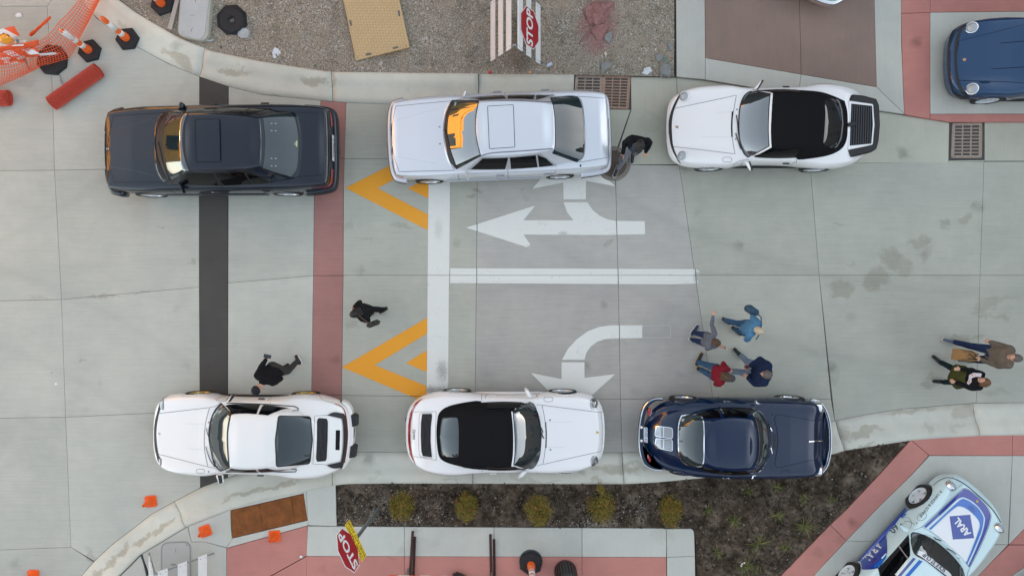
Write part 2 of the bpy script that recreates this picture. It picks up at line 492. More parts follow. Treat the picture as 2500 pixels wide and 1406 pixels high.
# ================================================================== ground sheets
bm = bmesh.new()
bmesh.ops.create_grid(bm, x_segments=2, y_segments=2, size=150)
bmesh.ops.translate(bm, verts=bm.verts, vec=(0, 0, -0.045))
ground = tag(from_bm('ground', bm, mat('base_ground', (0.05, 0.048, 0.045), 0.95, var=0.3, scale=3)), kind='structure')

def slab(name, px_poly, z, m, parent, gap=0.008, thick=0.06, bev=0.0025):
    p = [P(x, y, z).xy for x, y in px_poly]
    p = offset_poly(p, -gap)
    bm = prism_bm(p, z - thick, z, bevel=bev)
    bmesh.ops.triangulate(bm, faces=[f for f in bm.faces if len(f.verts) > 4])
    return from_bm(name, fixn(bm), m, parent)

def between(poly, x0, x1):
    """Part of an x-monotone pixel polyline between x0 and x1."""
    out = []
    xs = [q[0] for q in poly]; ys = [q[1] for q in poly]
    out.append((x0, float(np.interp(x0, xs, ys))))
    out += [q for q in poly if x0 + 0.5 < q[0] < x1 - 0.5]
    out.append((x1, float(np.interp(x1, xs, ys))))
    return out

T_IN = [(10, -220), (95, -120), (180, -20), (235, 45), (330, 113), (410, 156), (487, 188), (558, 212), (640, 232), (783, 246), (845, 251), (970, 256), (1165, 262), (1400, 268), (1480, 330), (1500, 402), (1660, 404), (1978, 400), (2402, 395), (3000, 393)]
T_OUT = [(110, -220), (185, -95), (262, -20), (345, 40), (440, 95), (520, 128), (640, 153), (800, 178), (1000, 181), (1400, 184), (1652, 189), (1722, 196), (1830, 214), (1990, 242), (2151, 272), (2208, 281), (2320, 299.5), (3000, 299)]
B_IN = [(185, 1430), (198, 1406), (230, 1369), (276, 1327), (317, 1296), (369, 1255), (425, 1224), (489, 1190), (527, 1176), (600, 1150), (700, 1122), (800, 1106), (868, 1103), (1160, 1104), (1519, 1105), (1640, 1098), (1745, 1085), (1900, 1057), (2038, 1027), (2125, 1010), (2198, 998.5), (2375, 984), (3000, 976)]
B_OUT = [(268, 1430), (292, 1406), (322, 1377), (346, 1352), (458, 1284), (563, 1243), (640, 1219), (748, 1197), (819, 1182.5), (851, 1178.5), (960, 1177.5), (1155, 1178), (1440, 1179), (1522, 1179), (1601, 1175), (1723, 1163), (1880, 1135), (2030, 1106.6), (2057, 1098), (2219, 1073), (2284, 1068), (2386, 1062), (3000, 1053)]

road = tag(from_py('road', [P(-60, -60, -.012), P(3000, -60, -.012), P(3000, 1466, -.012), P(-60, 1466, -.012)], [(3, 2, 1, 0)], M_JOINT), kind='structure')

# left field
for poly in (
    [(-500, -44), (160, -44), (115, 16), (-500, 16)],
    [(-500, 16), (115, 16), (128, 225), (133, 416), (-500, 420)],
    [(115, 16), (160, -44), (180, -20)] + [q for q in T_IN if 230 < q[0] < 500] + [(486, 409), (133, 416), (128, 225)],
    [(-500, 420), (133, 416), (150, 731), (-500, 745)],
    [(133, 416), (486, 409), (486, 701), (150, 731)],
    [(-500, 745), (150, 731), (160, 1018), (-500, 1027)],
    [(150, 731), (486, 701), (488, 1003), (160, 1018)],
    [(-500, 1027), (160, 1018), (173, 1335), (-500, 1362)],
    [(160, 1018), (488, 1003), (489, 1190)] + [q for q in B_IN if 225 < q[0] < 480][::-1] + [(173, 1335)],
    [(-500, 1362), (173, 1335), (228, 1371), (198, 1406), (185, 1430), (-500, 1430)],
):
    slab('slab', poly, 0, M_ROADL, road, 0.0035)
# asphalt strip across the road
slab('asphalt_strip', [(486, 188)] + [(557, 212), (556, 450), (556, 700), (555, 1000), (555, 1167), (488, 1190), (486, 701)], 0, M_ASPH, road, 0.002)
# between asphalt and red band
slab('slab', between(T_IN, 558, 783) + [(767, 470), (765, 673), (557, 691)], 0, M_ROADL, road, 0.0035)
slab('slab', [(557, 691), (765, 673), (760, 975), (758, 1112)] + between(B_IN, 556, 757)[::-1], 0, M_ROADL, road, 0.0035)
# red band with joints
slab('red_band_slab', [(783, 246), (845, 251), (841, 387), (772, 387)], 0, M_REDB, road, 0.005)
slab('red_band_slab', [(772, 387), (841, 387), (838, 470), (838, 673), (765, 673), (767, 470)], 0, M_REDB, road, 0.005)
slab('red_band_slab', [(765, 673), (838, 673), (834, 964), (760, 964)], 0, M_REDB, road, 0.005)
slab('red_band_slab', [(760, 964), (834, 964), (832, 1104), (800, 1106), (758, 1112)], 0, M_REDB, road, 0.005)
# right field
VJ = [[(845, 251), (838, 470), (838, 673), (834, 966), (832, 1104)], [(1168, 262), (1165, 440), (1163, 672), (1160, 968), (1160, 1104)],
      [(1498, 395), (1503, 440), (1509, 672), (1515, 973), (1519, 1105)], [(1658, 404), (1664, 440), (1697, 672), (1741, 975), (1755, 1083)],
      [(1978, 400), (1981, 440), (2000, 672), (2029, 975), (2038, 1027)], [(2402, 395), (2400, 480), (2393, 672), (2386, 975), (2384, 983)], [(3000, 393), (3000, 450), (3000, 672), (3000, 974), (3000, 976)]]
def vx(j, y):
    return float(np.interp(y, [q[1] for q in VJ[j]], [q[0] for q in VJ[j]]))
rows = [lambda x: 388 if x < 1490 else 404, lambda x: 672.0, lambda x: 965 if x < 900 else (969 if x < 1300 else 974)]
for j in range(6):
    a, b = j, j + 1
    for r in range(4):
        y0a = rows[r - 1](vx(a, 400)) if r else None
        tops = between(T_IN, VJ[a][0][0], VJ[b][0][0])
        bots = between(B_IN, VJ[a][-1][0], VJ[b][-1][0])[::-1]
        if r == 0:
            if j > 1: continue
            lo = [(vx(b, 388), 388), (vx(a, 388), 388)]
            if j == 1: lo = [(1498, 388), (vx(a, 388), 388)]
            poly = tops + lo
        elif r == 1:
            yt = 388
            up = [(vx(a, 388), 388), (vx(b, 388), 388)] if j < 1 else ([(vx(a, 388), 388), (1498, 388), (1498, 402)] if j == 1 else tops)
            poly = up + [(vx(b, 450), 450), (vx(b, 672), 672), (vx(a, 672), 672), (vx(a, 450), 450)]
        elif r == 2:
            y3a, y3b = rows[2](vx(a, 900)), rows[2](vx(b, 900))
            if j == 5: y3a, y3b = None, None
            if j >= 5: poly = [(vx(a, 672), 672), (vx(b, 672), 672)] + bots
            else: poly = [(vx(a, 672), 672), (vx(b, 672), 672), (vx(b, y3b), y3b), (vx(a, y3a), y3a)]
            if j == 4:
                poly = [(vx(a, 672), 672), (vx(b, 672), 672), (vx(b, 983), 983)] + between(B_IN, 2038, 2384)[::-1][1:]
        else:
            if j >= 4: continue
            y3a, y3b = rows[2](vx(a, 900)), rows[2](vx(b, 900))
            poly = [(vx(a, y3a), y3a), (vx(b, y3b), y3b)] + bots
        slab('slab', poly, 0, M_ROADM if j in (1, 2) else M_ROAD, road, 0.0035)

# ------------------------------------------------------------------ kerb strips (gutter pan that climbs to a low kerb)
def strip(inner, outer, prof, m, name, parent, gap=0.006, n=26, base=0.0):
    def resample(pl):
        a = np.array([tuple(P(x, y).xy) for x, y in pl])
        d = np.r_[0, np.cumsum(np.hypot(*np.diff(a, axis=0).T))]
        t = np.linspace(gap / d[-1], 1 - gap / d[-1], n) * d[-1]
        return np.c_[np.interp(t, d, a[:, 0]), np.interp(t, d, a[:, 1])]
    A, B = resample(inner), resample(outer)
    verts, faces = [], []
    pr = [(prof[0][0], -0.05)] + list(prof) + [(prof[-1][0], -0.05)]
    for i in range(n):
        for t, z in pr:
            q = A[i] * (1 - t) + B[i] * t
            verts.append((q[0], q[1], z))
    k = len(pr)
    for i in range(n - 1):
        for j in range(k - 1):
            faces.append((i * k + j, i * k + j + 1, (i + 1) * k + j + 1, (i + 1) * k + j))
    faces.append(tuple(range(k))); faces.append(tuple((n - 1) * k + j for j in range(k))[::-1])
    bm = bmesh.new()
    me = bpy.data.meshes.new(name); me.from_pydata(verts, [], faces); bm.from_mesh(me)
    bpy.data.meshes.remove(me)
    o = from_bm(name, fixn(bm), m, parent)
    o.data.polygons.foreach_set('use_smooth', [len(f.vertices) == 4 for f in o.data.polygons])
    return o

kerb = tag(from_py('kerb', [P(-60, -60, -.04), P(3000, -60, -.04), P(3000, 1466, -.04), P(-60, 1466, -.04)], [(3, 2, 1, 0)], M_JOINT), kind='structure')
PROF = [(0.008, 0.0), (0.25, -0.004), (0.45, 0.004), (0.54, 0.02), (0.62, 0.045), (0.70, 0.07), (0.78, 0.084), (0.90, 0.09), (0.992, 0.09)]
PROF_LOW = [(0.01, 0.0), (0.35, -0.01), (0.75, 0.01), (0.99, 0.06)]
for (xi0, xo0), (xi1, xo1) in zip([(14, 116), (487, 505), (812, 812)], [(487, 505), (812, 812), (1168, 1168)]):
    strip(between(T_IN, xi0, xi1), between(T_OUT, xo0, xo1), PROF, M_STRIP, 'kerb_segment', kerb)
strip(between(T_IN, 1168, 1400), between(T_OUT, 1168, 1402), PROF_LOW, M_STRIP, 'kerb_segment', kerb)
def gutter(poly, m=M_GUT): return slab('gutter_slab', poly, 0.004, m, kerb, 0.006)
gutter([(1400, 266), (1540, 268), (1497, 390), (1495, 402), (1480, 330)])
gutter([(1540, 187.5), (1652, 190), (1660, 402), (1502, 402), (1500, 392), (1541, 268)])
gutter([(1652, 190), (1722, 197), (1830, 215), (1990, 243), (1978, 399), (1660, 402)])
gutter([(1990, 243), (2151, 273), (2208, 282), (2318, 300), (2316, 398), (1978, 399)])
gutter([(2316, 392), (2404, 391), (2404, 395), (2316, 397)])
gutter([(2404, 299), (3000, 299), (3000, 392), (2404, 394)])
cuts = [(187, 270), (425, 458), (808, 815), (1155, 1155), (1519, 1522), (1745, 1760), (2040, 2057), (2375, 2386), (2990, 2990)]
for (a, b), (c, d) in zip(cuts, cuts[1:]):
    strip(between(B_IN, a, c), between(B_OUT, b, d), PROF, M_STRIP, 'kerb_segment', kerb)

# ------------------------------------------------------------------ pavements
ZW = 0.088
walk = tag(from_py('pavement', [P(500, 1150, -.035), P(3000, 1150, -.035), P(3000, 1480, -.035), P(200, 1480, -.035)], [(3, 2, 1, 0)], M_JOINT), kind='structure')
def ws(poly, m=M_WALK, name='paving_slab', gap=0.0045, z=ZW): return slab(name, poly, z, m, walk, gap)
ws([(748, 1198), (819, 1183.5), (822, 1284), (752, 1282)], gap=.005)
# around the tactile plates
ws([(459, 1285), (563, 1244), (564, 1290), (567, 1315), (553, 1336), (500, 1322), (467, 1322)])
ws([(563, 1243), (640, 1219.5), (748, 1198), (741, 1204), (562, 1245)], gap=.001)
ws([(567, 1314), (752, 1270), (751, 1282), (553, 1337)], gap=.001)
ws([(346, 1353), (458, 1285), (467, 1322), (500, 1322), (553, 1337), (553, 1760), (366, 1760), (366, 1406)], gap=.004)
ws([(272, 1430), (292, 1407), (322, 1378), (343, 1356), (352, 1375), (362, 1406), (362, 1760), (250, 1760)], gap=.004)
ws([(741, 1204), (748, 1198), (752, 1282), (751, 1270)], gap=.0005)
# red field
ws([(553, 1338), (751, 1283), (749, 1356), (655, 1408), (600, 1760), (553, 1760)], M_RED, 'red_slab')
ws([(749, 1357), (744, 1760), (600, 1760), (657, 1408)], M_RED, 'red_slab')
xs = [748, 987, 1206, 1421, 1627]
for a, b in zip(xs, xs[1:]):
    k = 3 if a == 748 else 0
    ws([(a + k, 1284 + (a - 748) * .006), (b, 1284 + (b - 748) * .006), (b, 1357 + (b - 748) * .003), (a, 1357 + (a - 748) * .003)])
    ws([(a, 1357 + (a - 748) * .003), (b, 1357 + (b - 748) * .003), (b + 1, 1760), (a - 1, 1760)], M_RED, 'red_slab')
ws([(1627, 1290), (1686, 1290), (1692, 1293), (1695, 1300), (1697, 1357), (1628, 1360)])
ws([(1628, 1360), (1697, 1357), (1701, 1760), (1629, 1760)])
# lower right
ws([(2224, 1074), (2231, 1079), (2268, 1111), (2224, 1160), (2153, 1230), (2066, 1319), (2027, 1281), (2067, 1244), (2146, 1160)], M_RED, 'red_slab')
ws([(2027, 1281), (2066, 1319), (1990, 1401), (1940, 1760), (1852, 1760), (1906, 1406)], M_RED, 'red_slab')
ws([(2224, 1073.5), (2284, 1069), (2386, 1063), (2472, 1058.5), (2472, 1112), (2269, 1111.5), (2231, 1079)], M_RED, 'red_slab')
ws([(2472, 1058.5), (3000, 1054), (3000, 1113), (2472, 1112)], M_RED, 'red_slab')
ws([(2270, 1112), (2472, 1112), (2461, 1329), (2066, 1320), (2153, 1230), (2224, 1161)])
ws([(2472, 1112), (3000, 1113), (3000, 1232), (2500, 1291), (2463, 1329)])
ws([(2066, 1320), (2461, 1329), (2418, 1374), (2388, 1406), (2336, 1760), (1941, 1760), (1990, 1401)])
ws([(2463, 1329), (3000, 1331), (3000, 1317), (2500, 1372), (2466, 1406), (2415, 1760), (2336, 1760), (2388, 1406), (2418, 1374)], M_RED, 'red_slab') if False else None
ws([(2463, 1330), (3000, 1331), (2500, 1384), (2466, 1408), (2415, 1760), (2336, 1760), (2388, 1406), (2418, 1374)], M_RED, 'red_slab')
ws([(2500, 1291), (3000, 1232), (3000, 1331), (2463, 1329)], M_RED, 'red_slab')
ws([(3000, 1331), (2500, 1385), (2466, 1408), (2415, 1760), (3000, 1760)])
# upper right
ZU = 0.066
def wu(poly, m=M_WALK, name='paving_slab', gap=0.0045): return slab(name, poly, ZU, m, walk, gap)
wu([(1648, -400), (1718, -400), (1722, 142), (1722, 195), (1652, 188)])
wu([(1718, -400), (1943, -400), (1956, 182), (1722, 142)], M_MAUVE, 'mauve_slab', .004)
wu([(1943, -400), (2125, -400), (2140, 213), (1956, 182)], M_MAUVE, 'mauve_slab', .004)
wu([(1722, 142), (1956, 182), (1949, 234), (1830, 213), (1722, 195)])
wu([(1956, 182), (2140, 213), (2208, 279), (2151, 271), (1990, 241), (1949, 234)])
wu([(2125, -400), (2197, -400), (2201, 108), (2208, 279), (2140, 213)])
wu([(2197, -400), (2271, -400), (2271, 31), (2200, 34)], M_RED, 'red_slab', .005)
wu([(2200, 34), (2271, 31), (2271, 291), (2208, 280), (2203, 150)], M_RED, 'red_slab', .005)
wu([(2271, -400), (3000, -400), (3000, 24), (2271, 31)], M_RED, 'red_slab', .005)
wu([(2271, 279), (3000, 277), (3000, 298), (2320, 298.5), (2271, 291)], M_RED, 'red_slab', .005)
wu([(2271, 31), (3000, 24), (3000, 277), (2271, 279)])

# tactile plates of rusty iron with domes
M_RUST = mat('rusty_iron', lin(128, 76, 34), 0.85, var=0.75, scale=5, bump=.5, bscale=80)
tact = empty('tactile_paving', P(655, 1260, ZW), 0, 'rusty brown tactile plate panel set in the pavement at the kerb ramp', 'tactile paving')
C4 = [(562, 1246), (741, 1205), (751, 1269), (567, 1313)]
def bil(u, v):
    a, b, c, d = [Vector(q) for q in C4]
    return (a * (1 - u) + b * u) * (1 - v) + (d * (1 - u) + c * u) * v
for u0, u1 in ((0, .40), (.40, .83), (.83, 1.0)):
    q = [bil(u0 + .002, .005), bil(u1 - .002, .005), bil(u1 - .002, .995), bil(u0 + .002, .995)]
    bm = prism_bm([P(x, y, ZW + .006).xy - tact.location.xy for x, y in q], -.06, .006, bevel=.003)
    nu, nv = int((u1 - u0) * 34), 12
    for i in range(nu):
        for j in range(nv):
            w = bil(u0 + (u1 - u0) * (i + .5) / nu, (j + .5) / nv)
            w = P(w.x, w.y, ZW + .006) - Vector(tact.location)
            tube_bm(bm, (w.x, w.y, .005), (w.x, w.y, .0105), .0135, .008, 6)
    from_bm('plate', bm, M_RUST, tact)

# ------------------------------------------------------------------ painted markings
def marking(name, poly, m, z=0.004):
    bm = bmesh.new()
    bm.faces.new([bm.verts.new(P(x, y, 0) + Vector((0, 0, z))) for x, y in poly])
    bmesh.ops.triangulate(bm, faces=bm.faces[:])
    for f in bm.faces:
        if f.normal.z < 0: f.normal_flip()
    return from_bm(name, bm, m, road)
marking('stop_line', [(1047, 400), (1099, 400), (1097, 670), (1096, 700), (1094, 962), (1042, 962), (1044, 700), (1045, 560)], M_WHITEP)
marking('lane_line', [(1099, 655), (1700, 657), (1708, 662), (1704, 692), (1640, 694), (1099, 691)], M_WHITEP)
for y in (662, 686):
    marking('lane_line_edge', [(1100, y), (1702, y + 1), (1702, y + 2), (1100, y + 1)], mat('white_paint_ridge', (0.62, 0.62, 0.57), .8), .0065)
marking('arrow', [(1138, 556), (1307, 502), (1278, 538), (1400, 538), (1384, 518), (1376, 494), (1434, 494), (1446, 512), (1464, 527), (1484, 536), (1503, 539.5), (1574, 540), (1575, 572), (1480, 574), (1278, 573), (1299, 603), (1296, 601), (1294, 606)], M_WHITEP)
marking('arrow', [(1376, 487), (1375, 446), (1300, 461), (1330, 425), (1400, 370), (1472, 428), (1503, 455), (1431, 442), (1430, 487)], M_WHITEP)
marking('arrow', [(1568, 794), (1490, 794), (1462, 798), (1434, 809), (1408, 828), (1386, 852), (1372, 878), (1427, 878), (1432, 860), (1442, 846), (1458, 834), (1476, 828), (1495, 826), (1568, 825)], M_WHITEP)
marking('arrow', [(1371, 884), (1427, 884), (1427, 922), (1502, 913), (1450, 960), (1400, 1000), (1340, 955), (1296, 910), (1371, 925)], M_WHITEP)
marking('ghost_outline', [(1568, 795), (1638, 794), (1638, 824), (1568, 825), (1568, 823.5), (1636.5, 822.5), (1636.5, 795.5), (1568, 796.5)], mat('faint_paint', (0.46, 0.47, 0.46), .8), .003)
CH = [(843, 459), (1046, 357), (1046, 394), (922, 460), (1045, 524), (1044, 562)]
marking('chevron', CH, M_YELP)
marking('chevron', [(996, 460), (1046, 435), (1046, 485)], M_YELP)
marking('chevron', [(835, 896), (1043, 775.6), (1043, 814), (915, 891), (1041, 942), (1041, 983)], M_YELP)
marking('chevron', [(991, 886), (1042, 855), (1042, 908)], M_YELP)
# the saw-cut joints run on through the paint
bm = bmesh.new()
def cut(a, b, w=0.006, z=0.0085):
    a, b = P(*a), P(*b)
    d = (b - a).normalized(); n = Vector((-d.y, d.x, 0)) * w
    bm.faces.new([bm.verts.new(q + Vector((0, 0, z))) for q in (a - n, b - n, b + n, a + n)])
cut((1045, 672), (1706, 672), .0035); cut((1042.5, 967), (1000, 966.5)); cut((1165, 545), (1164.5, 568)); cut((1164, 655), (1164, 693)); cut((1505, 538), (1506, 575)); cut((1508.5, 655), (1509.5, 694)); cut((1512, 793), (1512.5, 827)); cut((1697, 656), (1700, 693)); cut((1503, 440), (1503, 458))
for f in bm.faces:
    if f.normal.z < 0: f.normal_flip()
from_bm('joint_cut', bm, M_JOINT, road)
# ================================================================== cars
M_RUBBER = mat('black_rubber', (0.018, 0.018, 0.019), 0.55)
M_TYRE = mat('tyre_rubber', (0.022, 0.021, 0.021), 0.75, bump=.2)
M_GAP = mat('panel_gap_dark', (0.015, 0.015, 0.017), 0.9, spec=.1)
M_CHROME = mat('chrome', (0.80, 0.82, 0.84), 0.10, metal=1.0)
M_ALLOY = mat('alloy_rim', (0.62, 0.64, 0.66), 0.28, metal=0.85)
M_GOLD = mat('gold_rim', (0.55, 0.40, 0.12), 0.3, metal=0.8)
M_RIMW = mat('white_rim', (0.62, 0.66, 0.68), 0.35)
M_REDL = mat('red_lens', (0.30, 0.012, 0.015), 0.12, coat=1)
M_AMB = mat('amber_lens', (0.65, 0.17, 0.02), 0.15, coat=1)
M_PLATE = mat('number_plate', (0.62, 0.64, 0.66), 0.4)
M_PLATEK = mat('plate_letters', (0.05, 0.06, 0.09), 0.5)
M_FABRIC = mat('black_canvas', (0.0085, 0.0085, 0.0095), 0.9, spec=0.15, var=.2, scale=30, bump=.15, bscale=300)
M_BLKPL = mat('black_plastic', (0.012, 0.012, 0.014), 0.42)
M_SEAT = mat('dark_leather', (0.018, 0.017, 0.017), 0.5)

def glass_mat(name, col, refl=1.9):
    m = mat(name, col, 0.02, ior=refl, coat=0.0, spec=0.5)
    return m
M_GLASS = glass_mat('tinted_glass', (0.010, 0.015, 0.017), 1.75)
M_GLASSG = glass_mat('green_tinted_glass', (0.016, 0.030, 0.034), 1.75)
M_WSCREEN = glass_mat('windscreen_glass', (0.014, 0.026, 0.030), 2.5)
M_GLASSS = glass_mat('dark_side_glass', (0.003, 0.003, 0.004), 1.32)
M_LENS = mat('headlight_lens', (0.36, 0.38, 0.39), 0.06, coat=1.0, var=.35, scale=60)
M_REFLEC = mat('headlight_bowl', (0.55, 0.56, 0.58), 0.18, metal=.8)

def paint(name, col, metal=0.0, rough=0.3, flake=0.0):
    return mat(name, col, rough, metal=metal, coat=1.0, coat_rough=0.02, spec=0.5 if max(col) > .2 else 0.12)
P_WHITE = paint('white_paint', (0.80, 0.79, 0.775))
P_WHITEW = paint('warm_white_paint', (0.80, 0.785, 0.75))
P_SILVER = paint('silver_paint', (0.66, 0.69, 0.73), 0.35, 0.32)
P_BLACK = paint('sky_tinted_black_paint', (0.006, 0.012, 0.022), 0.0, 0.4)  # black paint with the blue of the mirrored sky put into its colour
P_NAVY = paint('navy_paint', (0.0015, 0.013, 0.045), 0.0, 0.35)
P_BLUE = paint('slate_blue_paint', (0.013, 0.052, 0.125), 0.2, 0.35)
P_ICE = paint('ice_blue_paint', (0.60, 0.77, 0.78))
P_GREEN = paint('pale_green_paint', (0.42, 0.62, 0.50))

def tri_poly(pts, h):
    """Triangulate a 2-D polygon with inner points about h apart."""
    P2 = []
    n = len(pts)
    for i in range(n):
        a = Vector(pts[i][:2]); b = Vector(pts[(i + 1) % n][:2])
        k = max(1, int(math.ceil((b - a).length / h)))
        for j in range(k): P2.append(a + (b - a) * (j / k))
    A = np.array([tuple(p) for p in P2])
    mn, mx = A.min(0), A.max(0)
    gx = np.arange(mn[0] + h / 2, mx[0], h); gy = np.arange(mn[1] + h / 2, mx[1], h * .87)
    X, Y = np.meshgrid(gx, gy); X = X + (np.arange(len(gy))[:, None] % 2) * h / 2
    Q = np.c_[X.ravel(), Y.ravel()]
    if len(Q):
        inside = np.zeros(len(Q), bool); B = np.roll(A, -1, 0)
        dmin = np.full(len(Q), 1e9)
        for a, b in zip(A, B):
            c = ((a[1] > Q[:, 1]) != (b[1] > Q[:, 1]))
            with np.errstate(divide='ignore', invalid='ignore'):
                xx = (b[0] - a[0]) * (Q[:, 1] - a[1]) / (b[1] - a[1]) + a[0]
            inside ^= c & (Q[:, 0] < xx)
            dmin = np.minimum(dmin, np.hypot(Q[:, 0] - a[0], Q[:, 1] - a[1]))
        Q = Q[inside & (dmin > h * .45)]
    V = P2 + [Vector(q) for q in Q]
    m = len(P2)
    r = delaunay_2d_cdt(V, [(i, (i + 1) % m) for i in range(m)], [], 1, 1e-6)
    return [tuple(v) for v in r[0]], [tuple(f) for f in r[2]]

def pchip(xs, ys, x):
    return np.interp(x, xs, ys)

def smooth2(pts, closed=True, n=4, turn=48.0):
    """Hermite smoothing of a traced outline that keeps its real corners."""
    p = [Vector(q[:2]) for q in pts]; N = len(p)
    if N < (7 if closed else 3): return p
    def ang(i):
        if not closed and (i == 0 or i == N - 1): return 180
        a = p[i] - p[i - 1]; b = p[(i + 1) % N] - p[i]
        if a.length < 1e-9 or b.length < 1e-9: return 180
        return math.degrees(a.angle(b))
    sharp = [ang(i) > turn for i in range(N)]
    out = []
    for i in range(N if closed else N - 1):
        a, b = p[i], p[(i + 1) % N]; L = (b - a).length
        def tan(k, j):
            if sharp[k % N]: return b - a
            t = (p[(k + 1) % N] - p[k - 1])
            return t.normalized() * L if t.length else b - a
        t0, t1 = tan(i, 0), tan((i + 1) % N, 1)
        m = n if not (sharp[i] and sharp[(i + 1) % N]) else 1
        for j in range(m):
            t = j / m; t2, t3 = t * t, t * t * t
            out.append(a * (2 * t3 - 3 * t2 + 1) + t0 * (t3 - 2 * t2 + t) + b * (-2 * t3 + 3 * t2) + t1 * (t3 - t2))
    if not closed: out.append(p[-1])
    return out

class Car:
    def __init__(s, name, label, cat, loc, heading, crop=(0, 0, 1), k=1.0, group=None, m=None):
        s.root = empty(name, (loc[0], loc[1], 0), R(heading), label, cat, group)
        bpy.context.view_layer.update()
        s.M = Matrix.Translation((loc[0], loc[1], 0)) @ Matrix.Rotation(R(heading), 4, 'Z')
        s.Mi = s.M.inverted()
        s.cam = s.Mi @ Vector((0, 0, CAM_H))
        s.ox, s.oy, s.cs = crop
        s.k = k
        s.paint = m
        s.V, s.F = [], []
        s.bvh = None
    # ---- pixel tools
    def full(s, p): return (s.ox + p[0] / s.cs, s.oy + p[1] / s.cs)
    def at(s, p, z):
        return s.Mi @ P(*s.full(p), z)
    def ray(s, p):
        g = s.at(p, 0.0)
        d = (g - s.cam).normalized()
        return s.bvh.ray_cast(s.cam, d)
    def seal(s):
        s.bvh = BVHTree.FromPolygons(s.V, s.F)
    def add_geo(s, v, f):
        o = len(s.V)
        s.V += [Vector(x) for x in v]; s.F += [tuple(i + o for i in q) for q in f]
    def put(s, name, v, f, m, parent=None, smooth=True):
        return from_py(name, v, f, m, parent or s.root, smooth)
    def _collect(s, verts2, faces, caster, off, name, m, parent, smooth=True):
        P3 = []; ok = []
        for q in verts2:
            h = caster(q)
            if h[0] is None: P3.append((0, 0, 0)); ok.append(False)
            else:
                n = h[1]
                P3.append(h[0] + n * off); ok.append(True)
        F = []
        for f in faces:
            if all(ok[i] for i in f):
                a, b, c = [Vector(P3[i]) for i in f[:3]]
                if max((a - b).length, (b - c).length, (a - c).length) > .45: continue
                F.append(f)
        used = sorted({i for f in F for i in f}); mp = {i: k for k, i in enumerate(used)}
        V = [P3[i] for i in used]; F = [tuple(mp[i] for i in f) for f in F]
        if not F: return None
        # face outwards
        a, b, c = [Vector(V[i]) for i in F[0][:3]]
        flip = 0
        for f in F[::max(1, len(F) // 20)]:
            a, b, c = [Vector(V[i]) for i in f[:3]]
            nn = (b - a).cross(c - a); h = s.bvh.find_nearest((a + b + c) / 3)
            flip += 1 if nn.dot(h[1]) < 0 else -1
        if flip > 0: F = [f[::-1] for f in F]
        return s.put(name, V, F, m, parent, smooth)
    def drape(s, name, pts, m, off=.004, h=None, rnd=0, parent=None, grow=0.0):
        q = smooth2(pts) if not rnd else rounded([Vector(p[:2]) for p in pts], rnd)
        if grow: q = offset_poly(q, grow * s.cs / .0084)
        v, f = tri_poly(q, (h or 2.6) * s.cs)
        return s._collect(v, f, s.ray, off, name, m, parent)
    def panel(s, name, pts, m=None, gap=.006, rnd=0, parent=None, off=.0055):
        """A body panel with a dark shut line round it."""
        o = s.drape(name, pts, m or s.paint, off, rnd=rnd, parent=parent)
        q = rounded([Vector(p[:2]) for p in pts], rnd) if rnd else smooth2(pts)
        s._line('panel_gap', [list(q) + [q[0]]], M_GAP, gap * 1.25, off + .0015, parent, raw=True)
        return o
    def arch_lips(s, arches, m):
        """Rolled edge of each wheel opening."""
        for (ax, az, ar) in arches:
            for sg in (1, -1):
                V, F = [], []; prev = None
                for k in range(49):
                    a = R(-28 + 236 * k / 48); ca, sa = math.cos(a), math.sin(a)
                    ys = []
                    for rr in (ar + .015, ar + .05, ar + .085):
                        h = s.bvh.ray_cast(Vector(((ax + rr * ca) * s.k, sg * 3, (az + rr * sa) * s.k)), Vector((0, -sg, 0)))
                        ys.append(abs(h[0].y) if h[0] is not None else -1)
                    if min(ys[1:]) < .5 * s.k or (az + (ar + .05) * sa) < .2: prev = None; continue
                    y0 = ys[0] if ys[0] > ys[1] - .05 else ys[1]
                    i0 = len(V)
                    for rr, y in ((ar - .012, min(y0, ys[1]) - .012), (ar - .010, y0 + .003), (ar + .05, ys[1] + .0045), (ar + .085, ys[2] + .002)):
                        V.append(((ax + rr * ca) * s.k, sg * y, (az + rr * sa) * s.k))
                    if prev is not None:
                        for q in range(3): F.append((prev + q, prev + q + 1, i0 + q + 1, i0 + q) if sg < 0 else (prev + q, i0 + q, i0 + q + 1, prev + q + 1))
                    prev = i0
                if F: s.put('wheel_arch', V, F, m)
    def line(s, name, pls, m=M_GAP, w=.007, off=.003, parent=None):
        """Thin seams, bars and trims that follow the body, each a part of its own."""
        for pl in pls: s._line(name, [pl], m, w, off, parent)
    def _line(s, name, pls, m, w, off, parent, raw=False):
        V, F = [], []
        for pl in pls:
            pl = pl if raw else smooth2(pl, False)
            q = []
            for a, b in zip(pl, pl[1:]):
                n = max(1, int((b - a).length / (5 * s.cs)))
                q += [a + (b - a) * (j / n) for j in range(n)]
            q.append(pl[-1])
            prev = None; hits = [s.ray(p) for p in q]
            for i, hq in enumerate(hits):
                if hq[0] is None: prev = None; continue
                a = hits[max(0, i - 1)][0] or hq[0]; b = hits[min(len(hits) - 1, i + 1)][0] or hq[0]
                d = (b - a)
                if d.length < 1e-6: prev = None; continue
                sd = d.normalized().cross(hq[1]).normalized() * w / 2
                c = hq[0] + hq[1] * off
                k = len(V); V += [c - sd, c + sd]
                if prev is not None and (Vector(V[prev]) - c).length < .3: F.append((prev, prev + 1, k + 1, k))
                prev = k
        if F: return s.put(name, V, F, m, parent)
